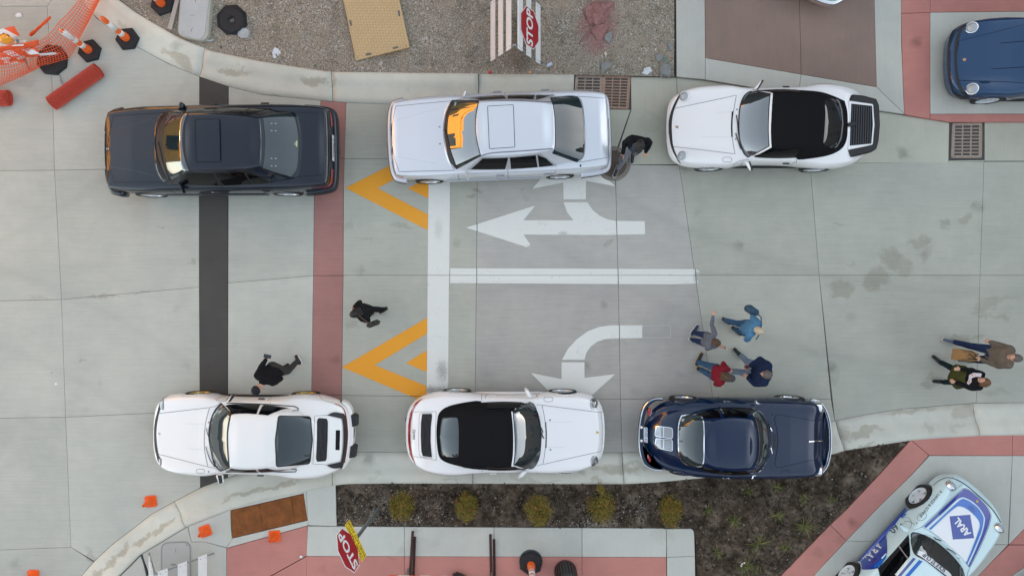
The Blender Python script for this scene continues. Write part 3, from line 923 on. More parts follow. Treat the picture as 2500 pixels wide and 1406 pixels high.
    def side(s, name, pts, m, sgn, off=.004, h=.05, rnd=0, parent=None, axis='y'):
        """Drape from the side (pts are x, z), or from front / back (pts are y, z)."""
        q = [Vector(p) * s.k for p in pts]
        if rnd: q = rounded(q, rnd)
        v, f = tri_poly(q, h)
        if axis == 'y': cast = lambda p: s.bvh.ray_cast(Vector((p[0], sgn * 3, p[1])), Vector((0, -sgn, 0)))
        else: cast = lambda p: s.bvh.ray_cast(Vector((sgn * 5, p[0], p[1])), Vector((-sgn, 0, 0)))
        return s._collect(v, f, cast, off, name, m, parent)
    def both(s, name, pts, m, **kw):
        s.side(name, pts, m, 1, **kw); s.side(name, pts, m, -1, **kw)
    def sideline(s, pls, w=.008, name='door_gap'):
        for sg in (1, -1):
            for pl in pls:
                V, F = [], []; prev = None
                q = []
                for a, b in zip(pl, pl[1:]):
                    a, b = Vector(a) * s.k, Vector(b) * s.k
                    n = max(1, int((b - a).length / .05)); q += [a + (b - a) * (j / n) for j in range(n)]
                q.append(Vector(pl[-1]) * s.k)
                for i, p in enumerate(q):
                    h = s.bvh.ray_cast(Vector((p[0], sg * 3, p[1])), Vector((0, -sg, 0)))
                    if h[0] is None: prev = None; continue
                    d = q[min(i + 1, len(q) - 1)] - q[max(0, i - 1)]
                    t = Vector((d[0], 0, d[1])).normalized(); sd = t.cross(h[1]).normalized() * w / 2
                    c = h[0] + h[1] * .003; k = len(V); V += [c - sd, c + sd]
                    if prev is not None: F.append((prev, prev + 1, k + 1, k))
                    prev = k
                if F: s.put(name, V, F, M_GAP)
    # ---- body building
    def outline_rings(s, rings, n=12, msub=4):
        """rings: list of control lists [(x, y, z)...] from the nose to the tail (y >= 0). Returns grid [ring][sample][3]."""
        S = [catmull(r, n) for r in rings]
        A = np.array(S)                                   # K x N x 3
        out = catmull([a.ravel() for a in A], msub).reshape(-1, A.shape[1], 3)
        out[:, :, 1] = np.maximum(out[:, :, 1], 0)
        out[:, 0, 1] = 0; out[:, -1, 1] = 0
        return out * s.k
    def shell(s, name, grid, cap, ncap, m, arches=(), floor=False):
        """Loft rings, close the top with cap(x, y_edge, s, z_edge) -> z, mirror, cut wheel arches."""
        G = [g for g in grid]
        edge = grid[-1]
        for j in range(1, ncap + 1):
            t = 1 - j / ncap
            lay = edge.copy()
            lay[:, 1] = edge[:, 1] * t
            lay[:, 2] = [cap(e[0] / s.k, e[1] / s.k, t, e[2] / s.k) * s.k for e in edge]
            G.append(lay)
        G = np.array(G); K, N, _ = G.shape
        V = []; idx = np.zeros((2, K, N), int)
        for sd in (0, 1):
            for i in range(K):
                for j in range(N):
                    p = G[i, j]
                    if sd == 1 and p[1] < 1e-6: idx[1, i, j] = idx[0, i, j]; continue
                    idx[sd, i, j] = len(V); V.append((p[0], p[1] if sd == 0 else -p[1], p[2]))
        V = np.array(V)
        F = []
        for sd in (0, 1):
            for i in range(K - 1):
                for j in range(N - 1):
                    q = [idx[sd, i, j], idx[sd, i + 1, j], idx[sd, i + 1, j + 1], idx[sd, i, j + 1]]
                    if sd == 1: q = q[::-1]
                    r = []
                    for a in q:
                        if a not in r: r.append(a)
                    if len(r) >= 3: F.append(tuple(int(a) for a in r))
        for (ax, az, ar) in arches:
            ax, az, ar = ax * s.k, az * s.k, ar * s.k
            d = np.hypot(V[:, 0] - ax, V[:, 2] - az)
            sel = (np.abs(V[:, 1]) > .45 * s.k) & (V[:, 2] < az + ar + .05)
            ins = sel & (d < ar)
            near = sel & (d >= ar) & (d < ar + .06)
            for i in np.where(near)[0]:
                f = ar / d[i]; V[i, 0] = ax + (V[i, 0] - ax) * f; V[i, 2] = az + (V[i, 2] - az) * f
            F = [f for f in F if not any(ins[i] for i in f)]
        used = sorted({i for f in F for i in f}); mp = {i: k for k, i in enumerate(used)}
        Vl = [tuple(V[i]) for i in used]; Fl = [tuple(mp[i] for i in f) for f in F]
        bm = bmesh.new(); me = bpy.data.meshes.new(name); me.from_pydata(Vl, [], Fl); bm.from_mesh(me); bpy.data.meshes.remove(me)
        bmesh.ops.remove_doubles(bm, verts=bm.verts, dist=1e-5)
        fixn(bm)
        up = sum(f.normal.z * f.calc_area() for f in bm.faces)
        if up < 0: bmesh.ops.reverse_faces(bm, faces=bm.faces[:])
        bm.verts.ensure_lookup_table()
        s.add_geo([v.co.copy() for v in bm.verts], [[v.index for v in f.verts] for f in bm.faces])
        return from_bm(name, bm, m, s.root, True)
    def underbody(s, x0, x1, w, z0=.16, z1=.62):  # black box added inside the body to block light in the wheel wells
        bm = bmesh.new(); k = s.k
        box_bm(bm, ((x0 + x1) / 2 * k, 0, (z0 + z1) / 2 * k), ((x1 - x0) * k, 2 * w * k, (z1 - z0) * k))
        return from_bm('underbody', bm, M_BLKPL, s.root)
    def wheels(s, fx, rx, yf, yr, r=.315, w=.20, rim=None, style=8, rr=.20, wr=None):
        rim = rim or M_ALLOY; k = s.k
        cache = {}
        for ax, yo, ww in ((fx, yf, w), (rx, yr, wr or w)):
            for sg in (1, -1):
                key = ww
                if key not in cache:
                    bm = bmesh.new()
                    lathe_bm(bm, [(rr * .98, -ww * .5), (rr + .01, -ww * .02), (r * .93, .0), (r * .99, -.025), (r, -.06), (r, -ww + .05), (r * .97, -ww + .01), (rr, -ww), (rr * .98, -ww * .5)], 40)
                    fixn(bm); t = bpy.data.meshes.new('tyre'); bm.to_mesh(t); bm.free()
                    t.polygons.foreach_set('use_smooth', [True] * len(t.polygons))
                    bm = bmesh.new()
                    lathe_bm(bm, [(rr + .012, -.004), (rr - .012, -.012), (rr - .025, -.045), (rr - .03, -.10), (.04, -.10)], 40)
                    for q in range(style):
                        a = 2 * math.pi * q / style
                        wd = .115 if style <= 5 else (.075 if style <= 8 else .03)
                        rot = Matrix.Rotation(a, 3, 'Z')
                        box_bm(bm, rot @ Vector(((rr * .5 + .02), 0, -.035)), (rr - .05, wd * rr / .2, .03), rot)
                    lathe_bm(bm, [(0, -.012), (.045, -.015), (.06, -.03), (.062, -.07)], 20)
                    ri = bpy.data.meshes.new('rim'); bm.to_mesh(ri); bm.free()
                    cache[key] = (t, ri)
                t, ri = cache[key]
                o = link('wheel', t, M_TYRE, s.root)
                o.location = (ax * k, sg * yo * k, r * k)
                o.rotation_euler = (R(-90) if sg > 0 else R(90), 0, 0)
                o.scale = (k, k, k)
                link('rim', ri, rim, o)
        # the black box inside the body keeps the wheel wells dark
    def prism(s, name, pts, z0, z1, m, bev=.01, parent=None, rnd=0, smooth=False):
        """Raised part: outline seen in the photo at height z1, with real thickness."""
        q = [s.at(p, z1).xy for p in (pts if rnd else smooth2(pts))]
        if rnd: q = rounded(q, rnd)
        bm = prism_bm(q, z0, z1, bevel=bev)
        bmesh.ops.triangulate(bm, faces=[f for f in bm.faces if len(f.verts) > 4])
        fixn(bm)
        return from_bm(name, bm, m, parent or s.root, smooth)
    def sweep(s, name, pts, prof, m, closed=False, parent=None):
        """pts: local (x, y[, z]); prof: [(outward, up)] closed loop."""
        a = np.array([tuple(p[:2]) for p in pts], float) * s.k
        d = np.gradient(a, axis=0); d /= np.linalg.norm(d, axis=1)[:, None] + 1e-9
        nrm = np.c_[d[:, 1], -d[:, 0]]
        V = []; F = []; n = len(prof)
        for i in range(len(a)):
            for o_, z in prof: V.append((a[i, 0] + nrm[i, 0] * o_, a[i, 1] + nrm[i, 1] * o_, z * s.k))
        for i in range(len(a) - 1):
            for j in range(n):
                F.append((i * n + j, i * n + (j + 1) % n, (i + 1) * n + (j + 1) % n, (i + 1) * n + j))
        F.append(tuple(range(n))); F.append(tuple((len(a) - 1) * n + j for j in range(n))[::-1])
        bm = bmesh.new(); me = bpy.data.meshes.new(name); me.from_pydata(V, [], F); bm.from_mesh(me); bpy.data.meshes.remove(me)
        fixn(bm)
        return from_bm(name, bm, m, parent or s.root, True)
    def blob(s, name, c, r, m, rot=0.0, parent=None, cut=False):
        bm = bmesh.new()
        bmesh.ops.create_uvsphere(bm, u_segments=20, v_segments=12, radius=1.0, matrix=Matrix.Translation(c) @ Matrix.Rotation(rot, 4, 'Z') @ Matrix.Diagonal((r[0], r[1], r[2], 1)))
        return from_bm(name, bm, m, parent or s.root, True)
    def mirror_px(s, pts, z0, z1, m, glass=True):
        o = s.prism('door_mirror', pts, z0, z1, m, bev=.025, rnd=.05, smooth=True)
        return o
    def wipers(s, pls, z=None):
        s.line('wiper', pls, M_RUBBER, w=.016, off=.02)
    def text(s, name, word, origin, right, size_px, m, off=.008, sx=1.0, bold=0.0, space=1.0, up=None, shear=0.0):
        """Lettering lying on the body: origin / directions in crop pixels."""
        v, f = text_tris(word, 1.0, space, bold)
        r = Vector(right).normalized()
        u = Vector((r.y, -r.x)) if up is None else Vector(up).normalized()
        o = Vector(origin)
        q = [tuple(o + r * (a * sx + b * shear) * size_px + u * b * size_px) for a, b in v]
        return s._collect(q, f, s.ray, off, name, m, None, False)

def ring_from_plan(plan, inset, zf, ends=1.0):
    """Ring from a plan outline moved inwards (inset(x)) at height zf(x)."""
    a = np.array(plan, float)
    d = np.gradient(a, axis=0); d /= np.linalg.norm(d, axis=1)[:, None] + 1e-9
    nrm = np.c_[d[:, 1], -d[:, 0]]
    nrm[0] = (1, 0); nrm[-1] = (-1, 0)
    out = []
    for i, (x, y) in enumerate(a):
        n = nrm[i]
        k = inset(x) if callable(inset) else inset
        out.append((x - n[0] * k * ends, max(0, y - n[1] * k), zf(x) if callable(zf) else zf))
    return out

def F1(*pts):
    xs = [p[0] for p in pts][::-1]; ys = [p[1] for p in pts][::-1]
    if xs[0] > xs[-1]: xs, ys = xs[::-1], ys[::-1]
    return lambda x: float(np.interp(x, xs, ys))
def sstep(a, b, t):
    t = min(1, max(0, (t - a) / (b - a))); return t * t * (3 - 2 * t)
# ------------------------------------------------------------------ three-box sedans
def sedan(name, label, loc, heading, crop, k, paint_m, feats, rim, spokes, bump_m):
    c = Car(name, label, 'car', loc, heading, crop, k, None, paint_m)
    plan = [(2.26, 0), (2.245, .42), (2.195, .70), (2.07, .80), (1.52, .865), (.75, .87), (-.30, .87), (-1.28, .868), (-1.85, .835), (-2.19, .785), (-2.295, .68), (-2.318, .34), (-2.32, 0)]
    zs = F1((2.3, .70), (2.2, .745), (1.5, .835), (.9, .895), (-.3, .93), (-1.3, .945), (-2.0, .95), (-2.33, .905))
    rings = [ring_from_plan(plan, .06, .20), ring_from_plan(plan, .005, .38), ring_from_plan(plan, 0, lambda x: zs(x) * .66), ring_from_plan(plan, .012, lambda x: zs(x) - .13),
             ring_from_plan(plan, F1((2.3, .02), (1.5, .05), (.5, .06), (-1.3, .06), (-2.3, .03)), lambda x: zs(x) - .035), ring_from_plan(plan, F1((2.3, .045), (1.5, .105), (.5, .11), (-1.5, .11), (-2.3, .06)), zs)]
    g = c.outline_rings(rings, 24, 6)
    cen = F1((2.3, .725), (2.1, .775), (1.6, .865), (1.0, .945), (.5, .96), (-1.5, .985), (-2.1, .98), (-2.33, .915))
    cap = lambda x, y, s, ze: ze + (cen(x) - ze) * (1 - s * s) * sstep(0, .15, min(2.22 - x, x + 2.27))
    c.shell('body', g, cap, 22, paint_m, [(1.50, .31, .37), (-1.30, .31, .37)])
    base = [(1.15, 0), (1.12, .38), (1.00, .625), (.83, .72), (.60, .755), (-.20, .775), (-1.0, .745), (-1.36, .695), (-1.70, .63), (-1.82, .36), (-1.86, 0)]
    roof = [(.42, 0), (.405, .34), (.37, .48), (.335, .52), (.25, .545), (-.30, .545), (-.85, .50), (-1.03, .47), (-1.11, .43), (-1.135, .25), (-1.14, 0)]
    zb = F1((1.1, .90), (.8, .90), (0, .915), (-1.3, .93), (-1.8, .95))
    zr = F1((.43, 1.355), (.25, 1.345), (-.4, 1.35), (-1.0, 1.33), (-1.15, 1.325))
    def gring(t, b):
        out = []
        for p, q in zip(base, roof):
            x = p[0] + (q[0] - p[0]) * t; y = p[1] + (q[1] - p[1]) * t
            n = Vector((p[0] - q[0], p[1] - q[1] if p[1] > 0 else 0)); n = n.normalized() if n.length else n
            w = b * 4 * t * (1 - t)
            out.append((x + n.x * w, max(0, y + n.y * w) if p[1] > 0 else 0, zb(p[0]) + (zr(q[0]) - zb(p[0])) * t))
        return out
    inn = lambda f: [(p[0] * 1 - .02 * f * (1 if p[0] > 0 else -1), max(0, p[1] - .025 * f), zr(p[0]) + .018 * f) for p in roof]
    gg = c.outline_rings([gring(0, .02), gring(.5, .02), gring(.93, .02), gring(1.0, .02), inn(1.0)], 10, 6)
    capr = lambda x, y, s, ze: ze + .052 * (1 - s ** 2.2) * sstep(0, .25, min(.40 - x, x + 1.12))
    c.shell('roof', gg, capr, 14, paint_m)
    c.seal()
    c.arch_lips([(1.50, .31, .37), (-1.30, .31, .37)], paint_m)
    c.underbody(-1.9, 1.8, .60)
    # bumpers follow the nose and the tail, with a rubbing strip and a side skirt
    o = catmull([(p[0], p[1]) for p in plan], 8)
    full = np.r_[np.c_[o[:, 0], o[:, 1] * -1][::-1], o[1:]]      # tail(-y) ... nose ... tail(+y)
    front = full[(full[:, 0] > 1.93)]
    prof = [(-.03, .28), (.06, .28), (.085, .34), (.085, .50), (.06, .555), (-.03, .56)]
    c.sweep('bumper', front, prof, bump_m)
    c.sweep('rubbing_strip', front, [(.08, .44), (.097, .445), (.097, .485), (.08, .49)], M_RUBBER)
    rear = np.r_[full[full[:, 0] < -1.72][len(full[full[:, 0] < -1.72]) // 2:], full[full[:, 0] < -1.72][:len(full[full[:, 0] < -1.72]) // 2]]
    c.sweep('bumper', rear, [(-.03, .30), (.05, .30), (.075, .36), (.075, .55), (.05, .60), (-.03, .605)], bump_m)
    c.sweep('rubbing_strip', rear, [(.07, .46), (.087, .465), (.087, .505), (.07, .51)], M_RUBBER)
    for sg in (1, -1):
        bm = bmesh.new(); box_bm(bm, (.10 * k, sg * .872 * k, .38 * k), (2.05 * k, .03 * k, .18 * k)); bmesh.ops.bevel(bm, geom=bm.edges[:], offset=.012, segments=2, affect='EDGES')
        from_bm('side_skirt', bm, bump_m, c.root, True)
        bm = bmesh.new(); box_bm(bm, (.10 * k, sg * .885 * k, .475 * k), (2.05 * k, .012, .018)); from_bm('side_moulding', bm, feats['trim'], c.root)
    c.wheels(1.50, -1.30, .868, .868, .31, .205, rim, spokes, .205)
    # side windows, doors, handles
    c.both('window_surround', [(.66, .935), (-1.20, .945), (-1.00, 1.16), (-.86, 1.30), (.34, 1.305)], feats['surround'], off=.003)
    c.both('side_window', [(.575, .955), (-.13, .955), (-.20, 1.285), (.315, 1.275)], M_GLASSS, off=.007)
    c.both('side_window', [(-.255, .955), (-.80, .955), (-.755, 1.275), (-.235, 1.285)], M_GLASSS, off=.007)
    c.both('quarter_window', [(-.835, .955), (-1.13, .96), (-.97, 1.17), (-.795, 1.275)], M_GLASSS, off=.007)
    c.sideline([[(.85, .89), (.84, .30)], [(-.185, .93), (-.19, .30)], [(-1.19, .935), (-1.12, .72), (-.98, .58), (-.90, .30)]])
    for x in (-.02, -1.02):
        for sg in (1, -1):
            h = c.bvh.ray_cast(Vector((x * k, sg * 3, .80 * k)), Vector((0, -sg, 0)))
            bm = bmesh.new(); box_bm(bm, h[0] + h[1] * .018, (.19, .03, .035)); bmesh.ops.bevel(bm, geom=bm.edges[:], offset=.012, segments=2, affect='EDGES')
            from_bm('door_handle', bm, feats['handle'], c.root, True)
    # lights and grille
    c.side('grille', [(-.30, .50), (.30, .50), (.33, .72), (-.33, .72)], M_BLKPL, 1, off=.006, axis='x')
    for sg in (1, -1):
        c.side('headlight', [(sg * .38, .54), (sg * .70, .54), (sg * .70, .68), (sg * .38, .70)], M_LENS, 1, off=.012, axis='x')
        c.side('tail_light', [(sg * .42, .64), (sg * .77, .64), (sg * .76, .765), (sg * .42, .765)], M_REDL, -1, off=.01, axis='x')
        c.side('tail_light', [(-2.10, .68), (-2.28, .66), (-2.28, .755), (-2.16, .765)], M_REDL, sg, off=.008)
        c.side('indicator_light', [(2.00, .58), (2.20, .56), (2.20, .67), (2.02, .69)], M_AMB, sg, off=.008)
    c.side('number_plate', [(-.26, .62), (.26, .62), (.26, .75), (-.26, .75)], M_PLATE, -1, off=.02, axis='x')
    # what shows from above, traced on the body
    c.drape('windscreen_surround', feats['cowl'], M_RUBBER, .003)
    c.drape('windscreen', feats['ws'], M_WSCREEN, .007, h=2.2)
    c.drape('rear_window_surround', feats['rw'], M_RUBBER, .003, grow=.012)
    c.drape('rear_window', feats['rw'], M_GLASSG, .007, h=2.2)
    c.panel('bonnet', feats['hood'], off=.004)
    c.panel('boot_lid', feats['boot'], off=.004)
    c.panel('sunroof', feats['sunroof'], off=feats.get('sun_off', .004), gap=.008, rnd=10)
    c.line('roof_gutter', feats['gutter'], feats['gutter_m'], w=.022, off=.006)
    c.line('bonnet_crease', feats['crease'], feats['crease_m'], w=.006, off=.0075)
    for q in feats['mirror']: c.mirror_px(q, .90 * k, .995 * k, paint_m)
    for q in feats['mirror']:
        m = c.at(q[0], .94 * k)
    return c

M_SILTRIM = mat('bright_trim', (0.55, 0.57, 0.60), 0.3, metal=.7)
M_LSIL = mat('pale_silver_cladding', (0.60, 0.63, 0.68), .38, metal=.25, coat=.6)
silver = sedan('silver_sedan', 'silver four door sedan with dark wheel arches standing over the amber chevron', (-.30, 3.197), 182.1, (920, 200, 3.5714), 1.0, P_SILVER, dict(
    cowl=[(655, 160), (893, 163), (880, 230), (868, 300), (864, 400), (876, 510), (910, 648), (694, 764), (640, 700), (603, 560), (586, 430), (600, 290)],
    ws=[(674, 168), (885, 170), (870, 240), (861, 310), (859, 390), (872, 520), (902, 640), (702, 748), (664, 680), (632, 560), (618, 430), (632, 290)],
    rw=[(1517, 143), (1722, 128), (1772, 172), (1796, 300), (1803, 480), (1796, 640), (1745, 698), (1535, 622), (1554, 575), (1557, 400), (1546, 245)],
    hood=[(165, 214), (648, 168), (596, 290), (580, 430), (597, 560), (634, 690), (678, 772), (195, 784), (152, 650), (130, 490), (142, 340)],
    boot=[(1742, 128), (2000, 145), (2014, 300), (2018, 480), (2016, 660), (1757, 703), (1806, 642), (1814, 480), (1807, 300), (1783, 166)],
    sunroof=[(966, 214), (1190, 202), (1203, 570), (982, 584)],
    gutter=[[(892, 163), (1200, 166), (1540, 178)], [(908, 643), (1000, 622), (1200, 608), (1400, 594), (1535, 582)]],
    gutter_m=mat('grey_gutter', (.16, .16, .2), .5),
    crease=[[(140, 348), (300, 300), (520, 240)], [(152, 650), (300, 675), (520, 715)]], crease_m=mat('silver_edge', (.75, .77, .8), .25, metal=.3, coat=1),
    mirror=[[(765, 782), (788, 785), (806, 858), (785, 852)], [(764, 66), (783, 78), (764, 136), (738, 132), (752, 100)]],
    trim=M_SILTRIM, surround=mat('silver_frame', (.50, .52, .55), .35, metal=.5), handle=mat('grey_handle', (.33, .34, .36), .4)), M_ALLOY, 8, M_LSIL)
silver.line('wiper', [[(592, 415), (612, 480), (640, 600), (690, 740)], [(600, 470), (618, 500)]], M_RUBBER, w=.03, off=.02)
for p in ((546, 393), (550, 541)): silver.prism('washer_jet', [(p[0] - 6, p[1] - 4), (p[0] + 8, p[1] - 2), (p[0] + 8, p[1] + 4), (p[0] - 6, p[1] + 4)], .90, .93, M_BLKPL, .002)
silver.drape('windscreen_sticker', [(682, 180), (698, 182), (690, 212), (676, 212)], mat('teal_sticker', lin(120, 165, 160), .5), .0095)
silver.drape('fuel_cap', [(1772, 722), (1786, 726), (1780, 742), (1768, 740)], M_GAP, .004)

black = sedan('black_sedan', 'black four door sedan with tilted sunroof parked over the asphalt strip', (-6.18, 2.90), 180.5, (240, 230, 4.0323), 1.045, P_BLACK, dict(
    cowl=[(672, 172), (890, 186), (855, 290), (843, 400), (848, 540), (868, 650), (905, 757), (712, 888), (655, 790), (600, 650), (575, 520), (572, 420), (602, 300)],
    ws=[(694, 188), (876, 197), (843, 290), (829, 400), (833, 540), (855, 650), (889, 752), (722, 842), (686, 740), (656, 600), (642, 450), (662, 300)],
    rw=[(1618, 208), (1640, 196), (1885, 182), (1938, 262), (1966, 420), (1967, 560), (1950, 735), (1898, 812), (1618, 733), (1633, 640), (1642, 430)],
    hood=[(152, 216), (672, 184), (592, 310), (562, 430), (566, 560), (604, 690), (690, 866), (162, 868), (112, 720), (90, 540), (112, 380)],
    boot=[(1935, 182), (2212, 192), (2225, 450), (2218, 792), (1918, 818), (1972, 740), (1984, 560), (1982, 420), (1953, 262)],
    sunroof=[(960, 256), (1196, 250), (1206, 664), (968, 668)], sun_off=.02,
    gutter=[[(900, 178), (1200, 180), (1580, 200)], [(905, 757), (1100, 745), (1300, 745), (1600, 728)]],
    gutter_m=mat('black_gutter', (.008, .008, .009), .4),
    crease=[[(118, 362), (320, 310), (530, 248)], [(112, 718), (300, 745), (560, 805)]], crease_m=mat('black_edge', (.05, .05, .05), .2, coat=1),
    mirror=[[(795, 70), (838, 88), (826, 150), (772, 142)], [(780, 872), (808, 870), (842, 972), (818, 975)]],
    trim=mat('dark_trim', (.08, .08, .085), .4), surround=M_BLKPL, handle=mat('dark_handle', (.10, .10, .11), .25, metal=.5)), M_ALLOY, 14, P_BLACK)
black.line('wiper', [[(588, 470), (605, 530), (640, 680), (700, 850)]], M_RUBBER, w=.035, off=.022)
black.drape('windscreen_sticker', [(1946, 462), (1958, 462), (1958, 518), (1946, 518)], mat('yellow_sticker', lin(205, 205, 120), .5), .0095)
black.drape('windscreen_sticker', [(1930, 474), (1944, 474), (1944, 505), (1930, 505)], mat('blue_sticker', lin(120, 150, 160), .5), .0095)
for x in (1704, 1745):
    for y in (291, 363, 635, 708): black.drape('rear_window_mark', [(x - 8, y - 3), (x + 10, y - 1), (x + 10, y + 3), (x - 8, y + 2)], mat('pale_mark', (.55, .6, .6), .5), .0095)
for cc, q in ((black, (105, 545)), (silver, (140, 490))):
    h = cc.ray(q)
    bm = bmesh.new()
    for a in (90, 210, 330): tube_bm(bm, h[0] + Vector((0, 0, .05)), h[0] + Vector((0, .03 * math.cos(R(a)), .05 + .03 * math.sin(R(a)))), .004, .002, 6)
    ring = [(h[0] + Vector((0, .032 * math.cos(2 * math.pi * i / 16), .05 + .032 * math.sin(2 * math.pi * i / 16)))) for i in range(17)]
    for a, b in zip(ring, ring[1:]): tube_bm(bm, a, b, .004, None, 6)
    tube_bm(bm, h[0], h[0] + Vector((0, 0, .02)), .005, None, 6)
    from_bm('bonnet_star', bm, M_CHROME, cc.root)
# plate lettering on the black sedan
text_plane('plate_lettering', 'YANS 5', black.Mi.inverted() and Matrix.Translation((-2.345 * 1.045, 0, .685 * 1.045)) @ Matrix(((0, 0, -1, 0), (-1, 0, 0, 0), (0, 1, 0, 0), (0, 0, 0, 1))), .12, M_PLATEK, black.root)
# ------------------------------------------------------------------ rear-engined sports cars
ARCH = [(1.18, .31, .36), (-1.09, .315, .37)]
def sports(name, label, loc, heading, crop, paint_m, spec, k=1.0, roof_m=None):
    c = Car(name, label, 'car', loc, heading, crop, k, None, paint_m)
    wide = spec.get('wide', 1.0)                         # 1 = flared wings, 0 = narrow body
    fw, rw = .84 + .035 * wide, .835 + .055 * wide
    dl = spec.get('door', .79)
    plan = spec.get('plan') or [(2.12, 0), (2.10, .36), (2.02, .62), (1.82, .775), (1.52, fw - .03), (1.18, fw), (.86, fw - .015), (.56, dl + .015), (.10, dl), (-.38, dl + .01), (-.68, dl + .035), (-.98, rw - .005), (-1.25, rw), (-1.55, rw - .045), (-1.83, .75), (-2.03, .58), (-2.12, .32), (-2.14, 0)]
    ze = spec.get('ze') or F1((2.13, .50), (2.0, .575), (1.85, .665), (1.7, .735), (1.45, .785), (1.1, .815), (.7, .855), (0, .88), (-.8, .885), (-1.3, .87), (-1.7, .82), (-1.95, .73), (-2.15, .60))
    zc = spec.get('zc') or F1((2.13, .525), (2.0, .565), (1.8, .615), (1.4, .705), (1.0, .785), (.75, .85), (0, .90), (-1, .97), (-1.45, .945), (-1.75, .86), (-1.95, .765), (-2.15, .62))
    ins = spec.get('ins') or F1((2.13, .035), (1.9, .08), (1.2, .13), (.6, .085), (0, .065), (-.6, .085), (-1.2, .15), (-1.9, .09), (-2.15, .04))
    lo = F1((2.13, .22), (1.2, .20), (-1.5, .20), (-2.15, .26))
    rings = [ring_from_plan(plan, .05, lo), ring_from_plan(plan, .012, lambda x: .40 if abs(x) < 1.9 else .38), ring_from_plan(plan, 0, lambda x: max(.43, ze(x) * .66)),
             ring_from_plan(plan, lambda x: ins(x) * .12, lambda x: max(.45, ze(x) - .14)), ring_from_plan(plan, lambda x: ins(x) * .50, lambda x: ze(x) - .035), ring_from_plan(plan, ins, ze)]
    g = c.outline_rings(rings, 12, 6)
    a0, a1 = spec.get('blend', (.52, .97))
    bel = F1((2.15, 1), (1.0, 1), (.6, .6), (0, .3), (-2.2, .3))
    def cap(x, y, s, z):
        q = s ** 2.4 if zc(x) > z else sstep(a0, a1, s)
        return z + (zc(x) - z) * (1 - q) * sstep(0, .16, min(plan[0][0] - .03 - x, x - plan[-1][0] - .03))
    c.shell('body', g, cap, 30, paint_m, spec.get('arches', ARCH))
    base = spec.get('base') or ([(.76, 0), (.715, .36), (.56, .60), (.43, .675), (.28, .70), (-.12, .715), (-.62, .69), (-1.04, .60), (-1.31, .46), (-1.42, .28), (-1.47, 0)] if roof_m else None) or [(.76, 0), (.715, .36), (.56, .60), (.43, .675), (.28, .70), (-.12, .715), (-.62, .69), (-1.08, .60), (-1.40, .46), (-1.56, .28), (-1.62, 0)]
    roof = spec.get('roof') or [(.225, 0), (.205, .30), (.165, .455), (.125, .51), (.05, .535), (-.22, .55), (-.52, .525), (-.68, .46), (-.765, .36), (-.80, .20), (-.81, 0)]
    zb = spec.get('zb') or F1((.8, .82), (.45, .85), (0, .86), (-1.0, .87), (-1.65, .90))
    zr = spec.get('zr') or F1((.23, 1.225), (0, 1.225), (-.5, 1.215), (-.82, 1.205))
    bul = spec.get('bulge', .035)
    def gring(t):
        out = []
        for p, q in zip(base, roof):
            x = p[0] + (q[0] - p[0]) * t; y = p[1] + (q[1] - p[1]) * t
            b = bul * (2.2 if p[0] < -1.0 else 1.0) * 4 * t * (1 - t)
            out.append((x, max(0, y + (b * .7 if p[1] > 0 else 0)), zb(p[0]) + (zr(q[0]) - zb(p[0])) * t + b * .5))
        return out
    inn = [(p[0] - .03 * (1 if p[0] > -.2 else -1), max(0, p[1] - .035), zr(p[0]) + .022) for p in roof]
    gg = c.outline_rings([gring(0), gring(.33), gring(.66), gring(.93), gring(1.0), inn], 10, 5)
    cr = spec.get('crown', .058)
    capr = lambda x, y, s, ze_: ze_ + cr * (1 - s ** 2.2) * sstep(0, .26, min(roof[0][0] - .03 - x, x - roof[-1][0] - .03))
    c.shell('soft_top' if roof_m else 'roof', gg, capr, 14, roof_m or paint_m)
    c.seal()
    c.arch_lips(spec.get('arches', ARCH), paint_m)
    c.underbody(-1.55, 1.50, .56, .16, .50)
    c.wheels(1.18, -1.09, fw - spec.get('fin', .035), rw - spec.get('rin', .03), .315, .205, spec.get('rim', M_ALLOY), spec.get('spokes', 5), spec.get('rr', .205), spec.get('wr', .24))
    # doors
    if spec.get('doors', True):
        c.sideline([[(.62, .84), (.60, .62), (.52, .50), (.42, .34)], [(-.46, .87), (-.44, .62), (-.38, .42), (-.30, .34)]])
        for sg in (1, -1):
            h = c.bvh.ray_cast(Vector((-.30 * k, sg * 3, .77 * k)), Vector((0, -sg, 0)))
            bm = bmesh.new(); box_bm(bm, h[0] + h[1] * .018, (.15, .025, .03)); bmesh.ops.bevel(bm, geom=bm.edges[:], offset=.01, segments=2, affect='EDGES')
            from_bm('door_handle', bm, spec.get('handle_m', M_BLKPL), c.root, True)
    for sg in ((1, -1) if spec.get('sill', True) else ()):
        bm = bmesh.new(); box_bm(bm, (.05 * k, sg * (dl - .015) * k, .265 * k), (1.55 * k, .05, .12)); bmesh.ops.bevel(bm, geom=bm.edges[:], offset=.015, segments=2, affect='EDGES')
        from_bm('sill', bm, spec.get('sill_m', M_BLKPL), c.root, True)
    return c

